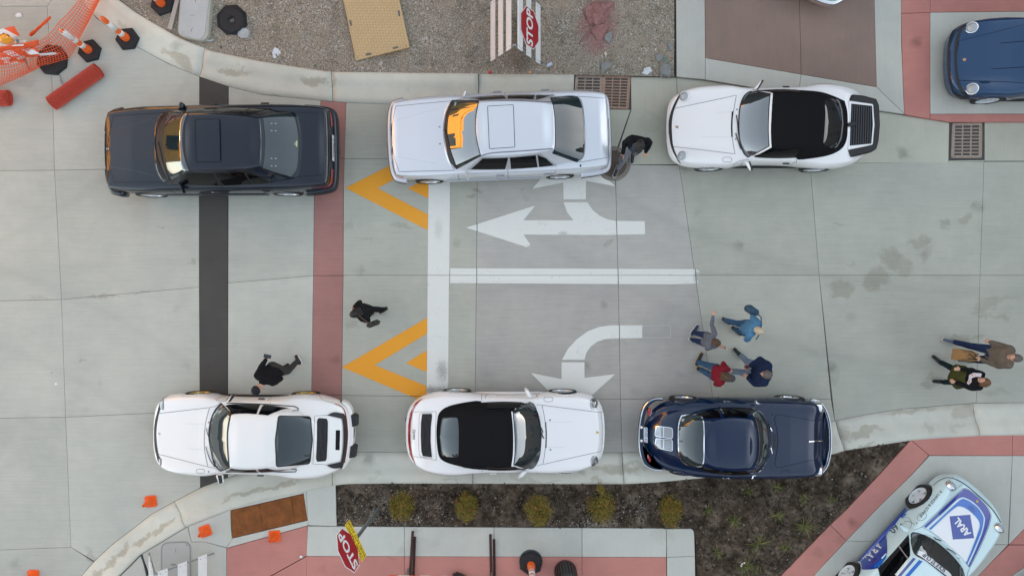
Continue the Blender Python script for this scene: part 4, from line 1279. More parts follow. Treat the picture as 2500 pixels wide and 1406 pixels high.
def round_light(c, p, r, name='headlight', ring=None, tilt=.5, out=(.6, 0, .8)):
    """Round lamp with chrome rim and bowl standing on the wing at a traced spot."""
    h = c.ray(p)
    n = Vector(out).normalized()
    M = Matrix.Translation(h[0] + Vector((-.01, 0, .0))) @ n.to_track_quat('Z', 'Y').to_matrix().to_4x4()
    bm = bmesh.new(); lathe_bm(bm, [(r * 1.13, -.05), (r * 1.14, .0), (r * 1.06, .022), (r * .97, .016)], 32, M); fixn(bm)
    o = from_bm(name, bm, ring or M_CHROME, c.root, True)
    bm = bmesh.new(); lathe_bm(bm, [(r * .99, .012), (r * .9, .028), (r * .6, .045), (r * .3, .053), (0, .055)], 28, M); fixn(bm)
    from_bm('lens', bm, M_LENS, o, True)
    return o

def side_glass_911(c, coupe):
    if coupe:
        c.both('side_window', [(.40, .90), (-.33, .915), (-.36, 1.205), (.14, 1.20)], M_GLASSS, off=.008)
        c.both('quarter_window', [(-.40, .915), (-.92, .93), (-.74, 1.10), (-.58, 1.195), (-.40, 1.205)], M_GLASSS, off=.008)
    else:
        c.both('side_window', [(.42, .90), (-.40, .915), (-.42, 1.195), (.14, 1.195)], M_GLASSS, off=.008)

# --- white flared cabriolet with the whale tail
a = sports('white_cabriolet', 'white flared sports cabriolet with black whale tail and slatted engine grille', (5.41, 3.387), 180.0, (1600, 180, 4.3103), P_WHITE, dict(wide=1.0, spokes=5, rim=M_ALLOY, doors=True), roof_m=M_FABRIC)
a.drape('windscreen_frame', [(915, 225), (1000, 172), (1238, 199), (1228, 320), (1220, 450), (1216, 600), (1218, 700), (1224, 776), (985, 905), (935, 880), (893, 780), (868, 640), (866, 500), (880, 350)], P_WHITE, .005)
a.drape('windscreen_surround', [(930, 232), (1005, 186), (1214, 212), (1204, 320), (1197, 450), (1194, 600), (1198, 700), (1203, 765), (972, 888), (930, 850), (895, 770), (872, 640), (870, 500), (884, 350)], M_RUBBER, .008)
a.drape('windscreen', [(945, 235), (1005, 196), (1204, 220), (1194, 320), (1188, 450), (1185, 600), (1189, 700), (1193, 760), (972, 876), (940, 840), (910, 765), (890, 640), (888, 500), (902, 350)], M_WSCREEN, .011, h=2.4)
a.drape('top_cover', [(1240, 204), (1500, 204), (1495, 180), (1560, 178), (1740, 195), (1880, 240), (1990, 290), (2018, 400), (2022, 560), (2012, 690), (1965, 785), (1855, 850), (1700, 885), (1505, 906), (1480, 890), (1560, 800), (1400, 800), (1235, 800), (1226, 690), (1226, 450)], M_FABRIC, .006)
a.drape('rear_window', [(1775, 262), (1930, 275), (1968, 390), (1977, 540), (1960, 690), (1905, 783), (1830, 778), (1762, 742), (1776, 600), (1786, 420)], M_GLASS, .012, h=3, rnd=20)
side_glass_911(a, False)
a.panel('bonnet', [(195, 370), (852, 230), (822, 400), (806, 540), (812, 700), (838, 846), (185, 768), (176, 660), (172, 560), (178, 450)], off=.004)
STRIPA = [(262, 207), (215, 285), (172, 380), (147, 470), (141, 560), (146, 660), (166, 770), (202, 855), (246, 925), (272, 952), (258, 925), (217, 845), (188, 755), (177, 660), (172, 560), (180, 470), (202, 375), (238, 290), (268, 225)]
a.drape('bumper_rubber', STRIPA, M_RUBBER, .007)
round_light(a, (296, 242), .098, ring=P_WHITE); round_light(a, (276, 864), .098, ring=P_WHITE)
a.line('cowl_vent', [[(812, 400), (803, 540), (806, 668)]], M_GAP, w=.028, off=.008)
a.line('bonnet_crease', [[(640, 412), (800, 405)], [(480, 668), (800, 670)]], mat('white_edge', (.62, .63, .65), .4), w=.008, off=.007)
a.line('body_seam', [[(804, 905), (802, 917), (796, 923), (786, 928), (770, 930), (742, 930), (726, 928), (716, 923), (710, 917), (708, 905), (710, 893), (716, 887), (726, 882), (742, 880), (770, 880), (786, 882), (796, 887), (802, 893), (804, 905)], [(815, 980), (870, 925), (985, 905)], [(1480, 900), (1485, 925), (1478, 950)]], w=.006)
a.line('wiper', [[(852, 440), (862, 520), (875, 650), (905, 790)], [(845, 628), (862, 690), (900, 800)]], M_RUBBER, w=.022, off=.022)
for p in ((858, 379), (846, 691), (178, 257), (152, 884)): a.drape('washer_jet', [(p[0] - 7, p[1] - 6), (p[0] + 7, p[1] - 6), (p[0] + 7, p[1] + 6), (p[0] - 7, p[1] + 6)], M_BLKPL, .009, rnd=4)
a.drape('bonnet_crest', [(212, 550), (243, 552), (243, 574), (226, 580), (210, 568)], mat('crest_enamel', lin(190, 150, 120), .3, metal=.4, var=.5, scale=90), .009)
# whale tail: rubber lip, painted frame, slats
a.prism('tail_spoiler', [(2078, 216), (2200, 228), (2335, 265), (2362, 330), (2372, 540), (2358, 700), (2336, 790), (2280, 826), (2075, 876), (2030, 800), (2040, 285)], .80, .905, M_RUBBER, .03, rnd=.03, smooth=False)
a.prism('spoiler_frame', [(2040, 284), (2295, 320), (2310, 540), (2290, 748), (2034, 802)], .85, .925, P_WHITE, .012, rnd=.03)
a.prism('engine_grille', [(2062, 316), (2282, 340), (2290, 540), (2274, 738), (2046, 760)], .87, .928, M_GAP, .003, rnd=.01)
for i in range(9):
    t = (i + .5) / 9
    x0, x1 = 2066 + (2280 - 2066) * t, 2050 + (2272 - 2050) * t
    a.prism('grille_slat', [(x0 - 6, 318 + 26 * t), (x0 + 6, 319 + 26 * t), (x1 + 7, 757 - 20 * t), (x1 - 6, 757 - 20 * t)], .915, .934, mat('dark_slat', (.03, .032, .036), .35), .003)
a.prism('rear_wiper', [(2028, 520), (2060, 510), (2105, 495), (2115, 530), (2100, 552), (2050, 556), (2032, 555)], .935, .965, M_BLKPL, .008)
a.prism('door_mirror', [(1120, 66), (1142, 72), (1080, 166), (1032, 164)], .93, .99, P_WHITE, .02); a.prism('mirror_glass', [(1126, 66), (1144, 72), (1086, 166), (1070, 164)], .925, .996, M_RUBBER, .006)
a.prism('door_mirror', [(945, 925), (988, 922), (1022, 1010), (1006, 1018), (985, 990)], .93, .99, P_WHITE, .02); a.prism('mirror_glass', [(982, 922), (1000, 925), (1028, 1012), (1010, 1018)], .925, .996, M_RUBBER, .006)
a.both('bumper_bellows', [(-1.88, .40), (-2.02, .40), (-2.02, .56), (-1.90, .56)], M_RUBBER, off=.006)
white_cab = a

# --- slate blue coupe at the right edge
a = sports('blue_coupe', 'slate blue sports coupe nosing in from the right edge inside the red framed bay', (11.40, 4.83), 180.0, (2180, 20, 3.5156), P_BLUE, dict(wide=.35, spokes=5, rim=M_RIMW))
a.drape('windscreen', [(1560, 215), (1590, 180), (1760, 190), (1755, 450), (1760, 690), (1590, 720), (1540, 640), (1515, 450)], M_WSCREEN, .008, h=4)
side_glass_911(a, True)
a.panel('bonnet', [(568, 285), (1125, 145), (1420, 75), (1400, 450), (1420, 700), (1125, 646), (560, 622), (551, 520), (549, 400)], off=.004)
a.drape('bumper_rubber', [(612, 142), (570, 182), (538, 270), (526, 400), (530, 520), (547, 640), (582, 722), (650, 772), (655, 760), (605, 705), (572, 625), (553, 520), (551, 400), (566, 275), (600, 185), (628, 150)], M_RUBBER, .007)
a.drape('bumper_rubber', [(640, 775), (700, 780), (640, 800), (560, 770), (510, 720), (480, 600), (468, 440), (480, 300), (510, 200), (530, 190), (495, 300), (482, 440), (492, 600), (522, 720)], M_RUBBER, .006)
round_light(a, (672, 168), .108); round_light(a, (676, 694), .108)
a.line('bonnet_crease', [[(920, 304), (1125, 286)], [(845, 525), (1125, 508)]], M_GAP, w=.012, off=.0075)
a.drape('bonnet_crest', [(595, 440), (612, 432), (628, 436), (624, 455), (604, 460)], mat('crest_enamel', lin(190, 150, 120), .3), .009)
a.line('body_seam', [[(1080, 715), (1085, 688), (1120, 685)]], w=.006)
for p in ((540, 192), (543, 722)): a.drape('washer_jet', [(p[0] - 5, p[1] - 4), (p[0] + 5, p[1] - 4), (p[0] + 5, p[1] + 4), (p[0] - 5, p[1] + 4)], M_BLKPL, .009)

# --- white wide coupe, lower left
NOHEAD = dict(ze=F1((2.13, .50), (2.0, .565), (1.85, .63), (1.6, .70), (1.3, .77), (1.0, .815), (.7, .855), (0, .88), (-.8, .885), (-1.3, .87), (-1.7, .82), (-1.95, .73), (-2.15, .60)))
a = sports('white_coupe', 'white flared sports coupe with gold wheels beside the bare red kerb ramp', (-5.53, -3.10), 179.2, (340, 850, 4.0179), P_WHITEW, dict(wide=1.0, spokes=5, rim=M_GOLD, **NOHEAD))
a.drape('windscreen_surround', [(802, 530), (906, 640), (882, 760), (872, 860), (876, 1000), (890, 1172), (800, 1208), (738, 1150), (698, 1000), (678, 860), (692, 720), (738, 605)], M_RUBBER, .004)
a.drape('windscreen', [(812, 552), (893, 642), (868, 760), (860, 860), (864, 1000), (878, 1163), (803, 1194), (754, 1145), (715, 1000), (696, 860), (710, 720), (752, 612)], M_WSCREEN, .008, h=2.4)
a.drape('rear_window_surround', [(1365, 662), (1680, 670), (1700, 900), (1672, 1130), (1345, 1160), (1335, 900)], M_RUBBER, .005, rnd=25, grow=.01)
a.drape('rear_window', [(1372, 668), (1672, 676), (1690, 900), (1664, 1124), (1352, 1153), (1344, 900)], M_GLASSG, .009, rnd=25, h=2.4)
side_glass_911(a, True)
a.panel('bonnet', [(195, 638), (690, 580), (655, 715), (639, 860), (643, 1000), (672, 1160), (190, 1036), (176, 950), (169, 840), (176, 740)], off=.004)
a.line('body_seam', [[(690, 580), (750, 566), (790, 535)], [(672, 1160), (730, 1172), (790, 1205)], [(642, 1203), (640, 1212), (635, 1218), (626, 1221), (613, 1223), (589, 1223), (576, 1221), (567, 1218), (562, 1212), (560, 1203), (562, 1194), (567, 1188), (576, 1185), (589, 1183), (613, 1183), (626, 1185), (635, 1188), (640, 1194), (642, 1203)], [(740, 490), (770, 515), (850, 520)], [(1300, 480), (1282, 545)], [(1260, 1215), (1265, 1240)], [(1720, 662), (1712, 900), (1704, 1132)], [(1720, 662), (1850, 655)], [(1704, 1132), (1835, 1140)], [(1760, 455), (1790, 495), (1840, 520), (1915, 535)]], w=.006)
a.drape('bumper_rubber', [(226, 500), (205, 530), (177, 630), (153, 740), (147, 840), (152, 950), (167, 1040), (186, 1110), (200, 1120), (210, 1085), (188, 1036), (172, 950), (165, 840), (172, 740), (195, 640), (240, 500)], M_RUBBER, .007)
a.drape('headlight', [(212, 508), (236, 500), (234, 600), (212, 598), (204, 560)], M_LENS, .010); a.drape('headlight', [(194, 1085), (214, 1080), (212, 1190), (198, 1188)], M_LENS, .010)
a.line('headlight_edge', [[(238, 500), (236, 602)], [(216, 1080), (213, 1192)]], M_GAP, w=.014, off=.012)
a.line('bonnet_crease', [[(450, 738), (640, 740)], [(480, 980), (640, 995)]], mat('white_edge', (.62, .63, .65), .4), w=.008, off=.007)
a.line('wiper', [[(665, 782), (672, 820), (690, 880), (720, 1000)], [(660, 960), (672, 1010), (700, 1090), (745, 1160)]], M_RUBBER, w=.018, off=.02)
for p in ((682, 725), (682, 1208)): a.drape('washer_jet', [(p[0] - 6, p[1] - 6), (p[0] + 6, p[1] - 6), (p[0] + 6, p[1] + 6), (p[0] - 6, p[1] + 6)], M_BLKPL, .006, rnd=4)
a.drape('bonnet_crest', [(190, 825), (208, 825), (210, 840), (200, 850), (192, 842)], mat('dull_crest', (.45, .44, .42), .4), .009)
a.drape('engine_grille', [(1758, 682), (1842, 690), (1850, 720), (1848, 900), (1838, 1085), (1826, 1104), (1744, 1111), (1734, 1080), (1742, 900), (1744, 710)], M_GAP, .006, rnd=12)
for i in range(8):
    t = (i + .5) / 8
    a.line('grille_slat', [[(1750 + 92 * t, 692 + 6 * t), (1744 + 104 * t, 900), (1740 + 92 * t, 1100 - 4 * t)]], mat('black_slat', (.045, .045, .048), .4), w=.011, off=.012)
a.drape('tail_vent', [(1928, 802), (1970, 802), (1965, 996), (1924, 996)], M_GAP, .006)
a.drape('tail_spoiler', [(1843, 655), (1910, 626), (2000, 640), (2016, 665), (2028, 760), (2034, 860), (2022, 1000), (2005, 1110), (1982, 1165), (1900, 1170), (1835, 1140), (1975, 1108), (1992, 990), (1997, 860), (1994, 760), (1985, 690)], M_RUBBER, .03)
a.line('tail_light_strip', [[(1915, 545), (1970, 565), (2005, 600), (2025, 660), (2038, 760), (2042, 860), (2030, 1000), (2010, 1120)]], M_REDL, w=.022, off=.01)
a.line('bumper_edge', [[(1988, 520), (2040, 550), (2075, 600), (2092, 650)], [(2070, 1080), (2040, 1150), (1990, 1195)]], M_RUBBER, w=.04, off=.006)
a.prism('bumper', [(1988, 515), (2040, 545), (2078, 610), (2094, 700), (2098, 860), (2086, 1000), (2060, 1095), (2000, 1190), (1975, 1172), (2020, 1090), (2046, 1000), (2058, 860), (2052, 700), (2030, 600), (1980, 535)], .36, .57, P_WHITEW, .02)
a.prism('bumper_overrider', [(2068, 650), (2112, 652), (2134, 668), (2132, 762), (2084, 776)], .38, .58, M_RUBBER, .02); a.prism('bumper_overrider', [(2066, 955), (2100, 950), (2124, 965), (2114, 1070), (2052, 1080)], .38, .58, M_RUBBER, .02)
a.prism('number_plate', [(2078, 786), (2110, 786), (2096, 936), (2072, 936)], .45, .53, M_PLATEK, .004); a.prism('plate_face', [(2086, 794), (2104, 794), (2092, 926), (2078, 926)], .47, .534, M_PLATE, .003)
a.prism('door_mirror', [(848, 520), (910, 450), (936, 458), (882, 525)], .92, .98, P_WHITEW, .02); a.line('mirror_edge', [[(858, 520), (912, 458)]], M_RUBBER, w=.02, off=.03)
a.prism('mirror_glass', [(912, 448), (938, 457), (884, 527), (870, 524)], .915, .985, M_RUBBER, .006)
a.prism('door_mirror', [(745, 1250), (765, 1238), (812, 1243), (822, 1322), (788, 1337), (775, 1325)], .92, .98, P_WHITEW, .02, rnd=.02); a.prism('mirror_glass', [(765, 1243), (806, 1247), (816, 1318), (784, 1330)], .93, .985, M_RUBBER, .006)
a.line('window_trim', [[(860, 536), (1100, 542), (1300, 552), (1450, 564), (1530, 572), (1562, 592), (1560, 606), (1500, 618)], [(850, 1212), (1200, 1203), (1450, 1187), (1540, 1182)], [(1240, 1205), (1380, 1210), (1535, 1208), (1545, 1185)]], M_RUBBER, w=.018, off=.012)
a.both('bumper_bellows', [(-1.86, .40), (-2.00, .40), (-2.00, .56), (-1.88, .56)], M_RUBBER, off=.006)
a.both('front_bellows', [(1.80, .34), (1.95, .34), (1.95, .46), (1.82, .46)], M_RUBBER, off=.006)
white_coupe = a

# --- white round-tailed cabriolet, lower middle
PL993 = [(2.075, 0), (2.05, .36), (1.96, .62), (1.80, .75), (1.52, .835), (1.18, .86), (.86, .85), (.56, .825), (.10, .81), (-.38, .815), (-.68, .835), (-.98, .875), (-1.25, .885), (-1.55, .85), (-1.83, .76), (-2.05, .58), (-2.155, .32), (-2.175, 0)]
a = sports('white_convertible', 'white sports convertible with black canvas roof and full width red tail light strip', (-.095, -3.055), 0.0, (960, 920, 4.4643), P_WHITE, dict(plan=PL993, wide=.9, spokes=5, rim=M_ALLOY, door=.81, rr=.215, fin=.02, rin=.02, sill_m=P_WHITE, handle_m=P_WHITE,
    ze=F1((2.1, .47), (1.98, .55), (1.8, .63), (1.5, .72), (1.1, .80), (.7, .85), (0, .88), (-.8, .89), (-1.3, .88), (-1.7, .83), (-1.95, .76), (-2.18, .60)), ins=F1((2.13, .05), (1.9, .12), (1.2, .17), (.6, .11), (0, .08), (-.6, .11), (-1.2, .18), (-1.9, .12), (-2.15, .05))), roof_m=M_FABRIC)
a.drape('windscreen_frame', [(1452, 255), (1283, 360), (1296, 450), (1306, 580), (1308, 700), (1304, 850), (1287, 972), (1480, 1012), (1545, 985), (1600, 900), (1622, 780), (1628, 640), (1620, 520), (1590, 390), (1545, 295), (1500, 262)], P_WHITE, .005)
a.drape('windscreen_surround', [(1490, 268), (1536, 296), (1578, 395), (1606, 520), (1614, 650), (1606, 800), (1586, 905), (1530, 990), (1475, 1001), (1308, 956), (1322, 830), (1321, 650), (1311, 500), (1302, 375), (1415, 300)], M_RUBBER, .008)
a.drape('windscreen', [(1488, 278), (1528, 303), (1568, 400), (1596, 530), (1603, 650), (1596, 800), (1576, 898), (1522, 982), (1473, 992), (1318, 947), (1332, 830), (1330, 650), (1320, 500), (1312, 382), (1418, 312)], M_WSCREEN, .011, h=2.4)
a.drape('top_cover', [(1283, 362), (1294, 450), (1304, 580), (1306, 700), (1302, 850), (1285, 975), (950, 982), (962, 1006), (860, 1000), (700, 965), (575, 927), (512, 882), (484, 790), (472, 620), (480, 480), (502, 392), (572, 332), (700, 292), (900, 260), (962, 266), (940, 355), (1270, 368)], M_FABRIC, .006)
a.drape('rear_window', [(532, 442), (706, 442), (717, 560), (717, 700), (714, 878), (528, 858), (514, 720), (512, 560)], M_GLASSG, .012, rnd=26, h=2.4)
side_glass_911(a, False)
a.panel('bonnet', [(1622, 306), (2260, 386), (2278, 500), (2282, 620), (2277, 740), (2264, 808), (1632, 950), (1655, 800), (1664, 620), (1650, 450)], off=.004)
a.line('body_seam', [[(2165, 185), (2240, 232), (2280, 320), (2286, 376), (2262, 387)], [(2262, 808), (2290, 815), (2285, 860), (2240, 950)], [(1740, 243), (1738, 255), (1732, 262), (1721, 267), (1705, 269), (1677, 269), (1661, 267), (1650, 262), (1644, 255), (1642, 243), (1644, 231), (1650, 224), (1661, 219), (1677, 217), (1705, 217), (1721, 219), (1732, 224), (1738, 231), (1740, 243)], [(1495, 236), (1570, 215), (1590, 175)], [(966, 262), (963, 215), (970, 176)], [(970, 1008), (968, 1035)], [(215, 380), (468, 376)], [(222, 862), (468, 906)], [(468, 376), (462, 640), (470, 906)], [(285, 410), (300, 398), (420, 395)], [(278, 640), (285, 410)], [(278, 640), (285, 840), (310, 868), (425, 880)], [(1560, 300), (1622, 306)], [(1560, 965), (1632, 950)]], w=.006)
a.line('cowl_vent', [[(1660, 490), (1667, 620), (1664, 770)]], M_GAP, w=.022, off=.008)
a.line('bonnet_crease', [[(1670, 490), (1950, 488)], [(1670, 768), (1860, 764)]], mat('white_edge', (.62, .63, .65), .4), w=.008, off=.007)
M_CLEAR = mat('clear_headlight', (0.10, 0.105, 0.11), 0.05, coat=1.0, var=.6, scale=40)
for q in ((2186, 290), (2194, 920)):
    e = [(q[0] + 38 * math.cos(t), q[1] + 61 * math.sin(t)) for t in np.linspace(0, 2 * math.pi, 26)[:-1]]
    o = a.drape('headlight', e, M_REFLEC, .012, h=2.4)
    a.drape('headlight_seal', e, M_GAP, .006, grow=.007)
    e = [(q[0] + 31 * math.cos(t), q[1] + 52 * math.sin(t)) for t in np.linspace(0, 2 * math.pi, 22)[:-1]]
    a.drape('lens', e, M_CLEAR, .018, h=3, parent=o)
    e = [(q[0] + 4 + 13 * math.cos(t), q[1] + 22 * math.sin(t)) for t in np.linspace(0, 2 * math.pi, 14)[:-1]]
    a.drape('bulb', e, M_REFLEC, .022, h=3, parent=o)
a.drape('engine_grille', [(316, 403), (421, 401), (424, 425), (411, 550), (408, 700), (418, 820), (423, 873), (324, 860), (308, 810), (301, 640), (303, 500)], M_GAP, .006, rnd=8)
for i in range(8):
    t = (i + .5) / 8
    a.line('grille_slat', [[(318 + 102 * t, 408), (303 + 108 * t, 560), (303 + 106 * t, 700), (322 + 98 * t, 862)]], mat('black_slat', (.045, .045, .048), .4), w=.009, off=.012)
a.drape('tail_light_strip', [(325, 233), (255, 275), (204, 350), (174, 470), (164, 620), (172, 760), (195, 868), (248, 958), (238, 930), (215, 860), (194, 740), (189, 620), (197, 480), (224, 362), (266, 292)], M_REDL, .008, h=2.4)
for y0, y1, x in ((395, 440, 190), (795, 842, 190)): a.drape('reversing_lamp', [(x - 7, y0), (x + 6, y0), (x + 3, y1), (x - 8, y1)], mat('pale_red_lens', (.35, .16, .17), .2), .011)
a.text('badge', 'Carrera', (228, 625), (.03, 1), 42, mat('badge_dark', (.03, .03, .035), .4), .008, sx=.82, shear=.25, bold=.01)
a.line('wiper', [[(1548, 330), (1575, 430), (1600, 560), (1606, 660)], [(1590, 520), (1630, 605)], [(1604, 600), (1640, 668)]], M_RUBBER, w=.022, off=.022)
for p in ((1708, 467), (1713, 791), (2260, 294), (2270, 894)): a.drape('washer_jet', [(p[0] - 8, p[1] - 7), (p[0] + 8, p[1] - 7), (p[0] + 8, p[1] + 7), (p[0] - 8, p[1] + 7)], M_BLKPL, .009, rnd=4)
a.drape('bonnet_crest', [(2212, 590), (2228, 590), (2242, 602), (2228, 618), (2212, 614)], mat('gold_crest', lin(190, 160, 80), .3, metal=.3), .009)
for q in ([(1427, 122), (1455, 125), (1502, 182), (1516, 225), (1476, 236), (1445, 190)], [(1357, 1122), (1362, 1088), (1402, 1030), (1440, 1014), (1462, 1040), (1420, 1092)]): a.prism('door_mirror', q, .90, .99, P_WHITE, .03, rnd=.05, smooth=True)
for q in ([(133, 446), (146, 448), (146, 492), (133, 492)], [(134, 712), (147, 712), (147, 756), (134, 756)]): a.prism('bumper_pad', q, .40, .50, M_RUBBER, .01)
white_conv = a

# --- navy bathtub coupe, lower right
ARCH356 = [(1.18, .31, .345), (-1.09, .31, .325)]
PL356 = [(1.93, 0), (1.92, .30), (1.90, .52), (1.82, .68), (1.58, .80), (1.22, .845), (.86, .855), (.50, .855), (.10, .855), (-.38, .85), (-.68, .845), (-.98, .835), (-1.25, .80), (-1.50, .73), (-1.72, .60), (-1.86, .42), (-1.95, .22), (-1.98, 0)]
a = sports('navy_coupe', 'navy blue rounded vintage coupe with chrome grilles on its engine lid', (4.772, -3.165), -0.8, (1530, 940, 4.6296), P_NAVY, dict(plan=PL356, arches=ARCH356, wide=0, spokes=10, rim=M_CHROME, door=.85, rr=.19, fin=.0, rin=.03, wr=.17, sill=False, handle_m=M_CHROME,
    ze=F1((1.95, .42), (1.88, .54), (1.80, .65), (1.68, .72), (1.5, .755), (1.1, .78), (.6, .80), (0, .82), (-.6, .80), (-1.0, .75), (-1.4, .66), (-1.75, .54), (-2.0, .44)), zc=F1((1.95, .42), (1.86, .47), (1.76, .56), (1.66, .65), (1.56, .715), (1.4, .77), (1.0, .84), (.6, .88), (0, .92), (-1.0, .95), (-1.35, .87), (-1.65, .74), (-1.85, .60), (-2.0, .46)),
    ins=F1((2.05, .06), (1.8, .11), (1.2, .17), (.6, .15), (0, .12), (-.6, .15), (-1.2, .19), (-1.7, .14), (-2.0, .06)),
    base=[(.62, 0), (.57, .34), (.42, .56), (.30, .64), (.18, .675), (-.20, .695), (-.62, .67), (-.98, .58), (-1.22, .44), (-1.36, .26), (-1.41, 0)],
    roof=[(.20, 0), (.18, .28), (.12, .42), (.07, .48), (.0, .50), (-.28, .52), (-.56, .49), (-.74, .42), (-.84, .32), (-.89, .18), (-.90, 0)],
    zb=F1((.7, .84), (.4, .85), (0, .85), (-1.0, .81), (-1.45, .79)), zr=F1((.23, 1.19), (0, 1.20), (-.5, 1.20), (-.9, 1.17)), crown=.075, bulge=.05))
a.drape('windscreen_trim', [(1422, 330), (1476, 282), (1536, 322), (1588, 415), (1612, 540), (1618, 640), (1608, 765), (1568, 888), (1505, 975), (1420, 985), (1474, 860), (1492, 760), (1497, 640), (1485, 520), (1460, 405)], M_CHROME, .006)
a.drape('windscreen', [(1436, 332), (1476, 294), (1530, 332), (1578, 420), (1602, 540), (1608, 640), (1598, 762), (1560, 880), (1500, 962), (1436, 972), (1484, 865), (1502, 760), (1507, 640), (1495, 515), (1470, 402)], M_WSCREEN, .010, h=2.4)
RW356 = [(622, 350), (700, 338), (812, 342), (856, 380), (871, 480), (872, 650), (868, 850), (850, 908), (800, 916), (690, 896), (622, 850), (594, 770), (586, 600), (594, 430)]
a.drape('rear_window_trim', RW356, M_CHROME, .006, grow=.016)
a.drape('rear_window', RW356, M_GLASSG, .010, h=3, grow=-.006)
a.both('side_window', [(.20, .90), (-.50, .91), (-.48, 1.17), (-.02, 1.175)], M_GLASSS, off=.008)
a.both('quarter_window', [(-.55, .91), (-1.02, .93), (-.80, 1.10), (-.55, 1.165)], M_GLASSS, off=.008)
a.line('window_trim', [[(1050, 258), (1200, 262), (1450, 268)], [(1045, 245), (1095, 322)], [(1050, 984), (1190, 985)]], M_CHROME, w=.018, off=.014)
a.panel('bonnet', [(1695, 335), (1720, 332), (2122, 400), (2140, 520), (2148, 640), (2138, 760), (2118, 838), (1725, 930), (1692, 925), (1672, 890), (1696, 760), (1712, 625), (1698, 500), (1668, 375)], off=.004, rnd=8)
a.line('body_seam', [[(1745, 1000), (1758, 965), (1830, 962), (1846, 1000)], [(1450, 268), (1580, 212)], [(570, 370), (556, 600), (566, 800)], [(1025, 215), (1040, 250)]], w=.006)
for q in ([(332, 460), (505, 479), (521, 500), (521, 590), (508, 606), (332, 580), (320, 556)], [(330, 598), (508, 612), (521, 632), (521, 736), (500, 742), (334, 706), (320, 680)]):
    a.drape('engine_grille', q, M_CHROME, .008)
    a.drape('grille_back', offset_poly(q, -7), M_GAP, .011)
    y0, y1 = q[0][1], q[5][1]
    V = []
    for i in range(19):
        x = 340 + 170 * i / 18
        V.append([(x, y0 + 8 + 20 * i / 18), (x, y1 - 2 + 24 * i / 18)])
    a.line('grille_bar', V, M_CHROME, w=.0075, off=.015)
    a.line('grille_bar', [[(422, y0 + 12), (422, y1 + 8)]], M_CHROME, w=.014, off=.017)
a.drape('cowl_vent', [(1662, 551), (1692, 553), (1696, 716), (1664, 718)], mat('dark_vent', (.015, .02, .025), .5), .006)
a.line('bonnet_handle', [[(2050, 633), (2120, 629), (2235, 625)]], M_CHROME, w=.022, off=.03)
a.line('bonnet_handle_tip', [[(2215, 618), (2240, 590)]], M_RUBBER, w=.018, off=.03)
oR = [(415, 152), (330, 152), (262, 178), (205, 235), (172, 320), (146, 460), (139, 600), (150, 750), (190, 880), (262, 938), (330, 958), (415, 963)]
iR = [(412, 175), (335, 180), (285, 208), (238, 260), (210, 340), (190, 460), (184, 600), (195, 740), (228, 852), (285, 908), (335, 930), (405, 945)]
def hoop(c, name, o, i, z0, z1, m): return c.prism(name, o + i[::-1], z0, z1, m, .015)
hoop(a, 'bumper', oR, iR, .36, .52, P_NAVY)
hoop(a, 'bumper_trim', [(x - 2 if 300 > x else x, y - 2 if y < 300 else y + (2 if y > 800 else 0)) for x, y in oR], [(x + 6, y + (5 if y < 300 else (-5 if y > 850 else 0))) for x, y in oR], .47, .525, M_CHROME)
oF = [(2100, 155), (2180, 182), (2250, 262), (2300, 400), (2319, 600), (2310, 780), (2272, 920), (2216, 996)]
iF = [(2112, 168), (2176, 200), (2228, 280), (2262, 420), (2280, 600), (2274, 770), (2244, 890), (2205, 975)]
hoop(a, 'bumper', oF, iF, .36, .50, P_NAVY)
hoop(a, 'bumper_trim', oF, [(x - 7, y + (4 if y < 500 else -3)) for x, y in oF], .46, .505, M_CHROME)
hoop(a, 'bumper_trim', [(x - 16, y + (6 if y < 500 else -5)) for x, y in oF], [(x - 30, y + (10 if y < 500 else -9)) for x, y in oF], .44, .508, M_CHROME)
for q in ((2193, 262, 1), (2193, 980, -1)):
    h = a.ray((q[0] - 12, q[1]))
    bm = bmesh.new(); lathe_bm(bm, [(.125, -.12), (.126, 0), (.115, .02), (.10, .025), (.06, .045), (0, .055)], 28, Matrix.Translation((h[0].x + .05, h[0].y, h[0].z - .10)) @ Vector((1, 0, .18)).to_track_quat('Z', 'Y').to_matrix().to_4x4()); fixn(bm)
    from_bm('headlight', bm, M_CHROME, a.root, True)
for y in (262, 945): a.prism('indicator_light', [(2212, y - 12), (2232, y - 6), (2232, y + 12), (2212, y + 10)], .46, .54, M_AMB, .01)
for q in ([(236, 345), (240, 290), (256, 258), (272, 258), (278, 290), (270, 335), (250, 352)], [(236, 790), (246, 780), (258, 800), (276, 840), (274, 870), (256, 868), (240, 830)]): 
    a.prism('tail_light', q, .42, .56, M_REDL, .015); a.prism('tail_light_base', [(x + 4, y) for x, y in offset_poly(q, 3)], .40, .52, M_CHROME, .01)
a.prism('number_plate', [(194, 476), (238, 482), (238, 652), (194, 640)], .50, .54, M_PLATE, .003)
text_plane('plate_lettering', 'XN90 41', Matrix.Translation(a.at((216, 562), .542) ) @ Matrix.Rotation(R(90), 4, 'Z') @ Matrix.Rotation(math.pi, 4, 'Z'), .10, mat('plate_blue', lin(60, 80, 130), .5), a.root, sx=.8)
for y in (476, 628): a.blob('bumper_guard', a.at((168, y), .54), (.03, .04, .03), M_CHROME)
a.line('wiper', [[(1600, 440), (1640, 518)], [(1614, 660), (1642, 768)]], M_CHROME, w=.018, off=.02)
for q in ([(1450, 200), (1470, 168), (1480, 195), (1520, 212), (1475, 218)], [(1415, 1058), (1430, 1018), (1485, 1020), (1440, 1032), (1432, 1060)]): a.prism('door_mirror', q, .90, .95, M_CHROME, .008)
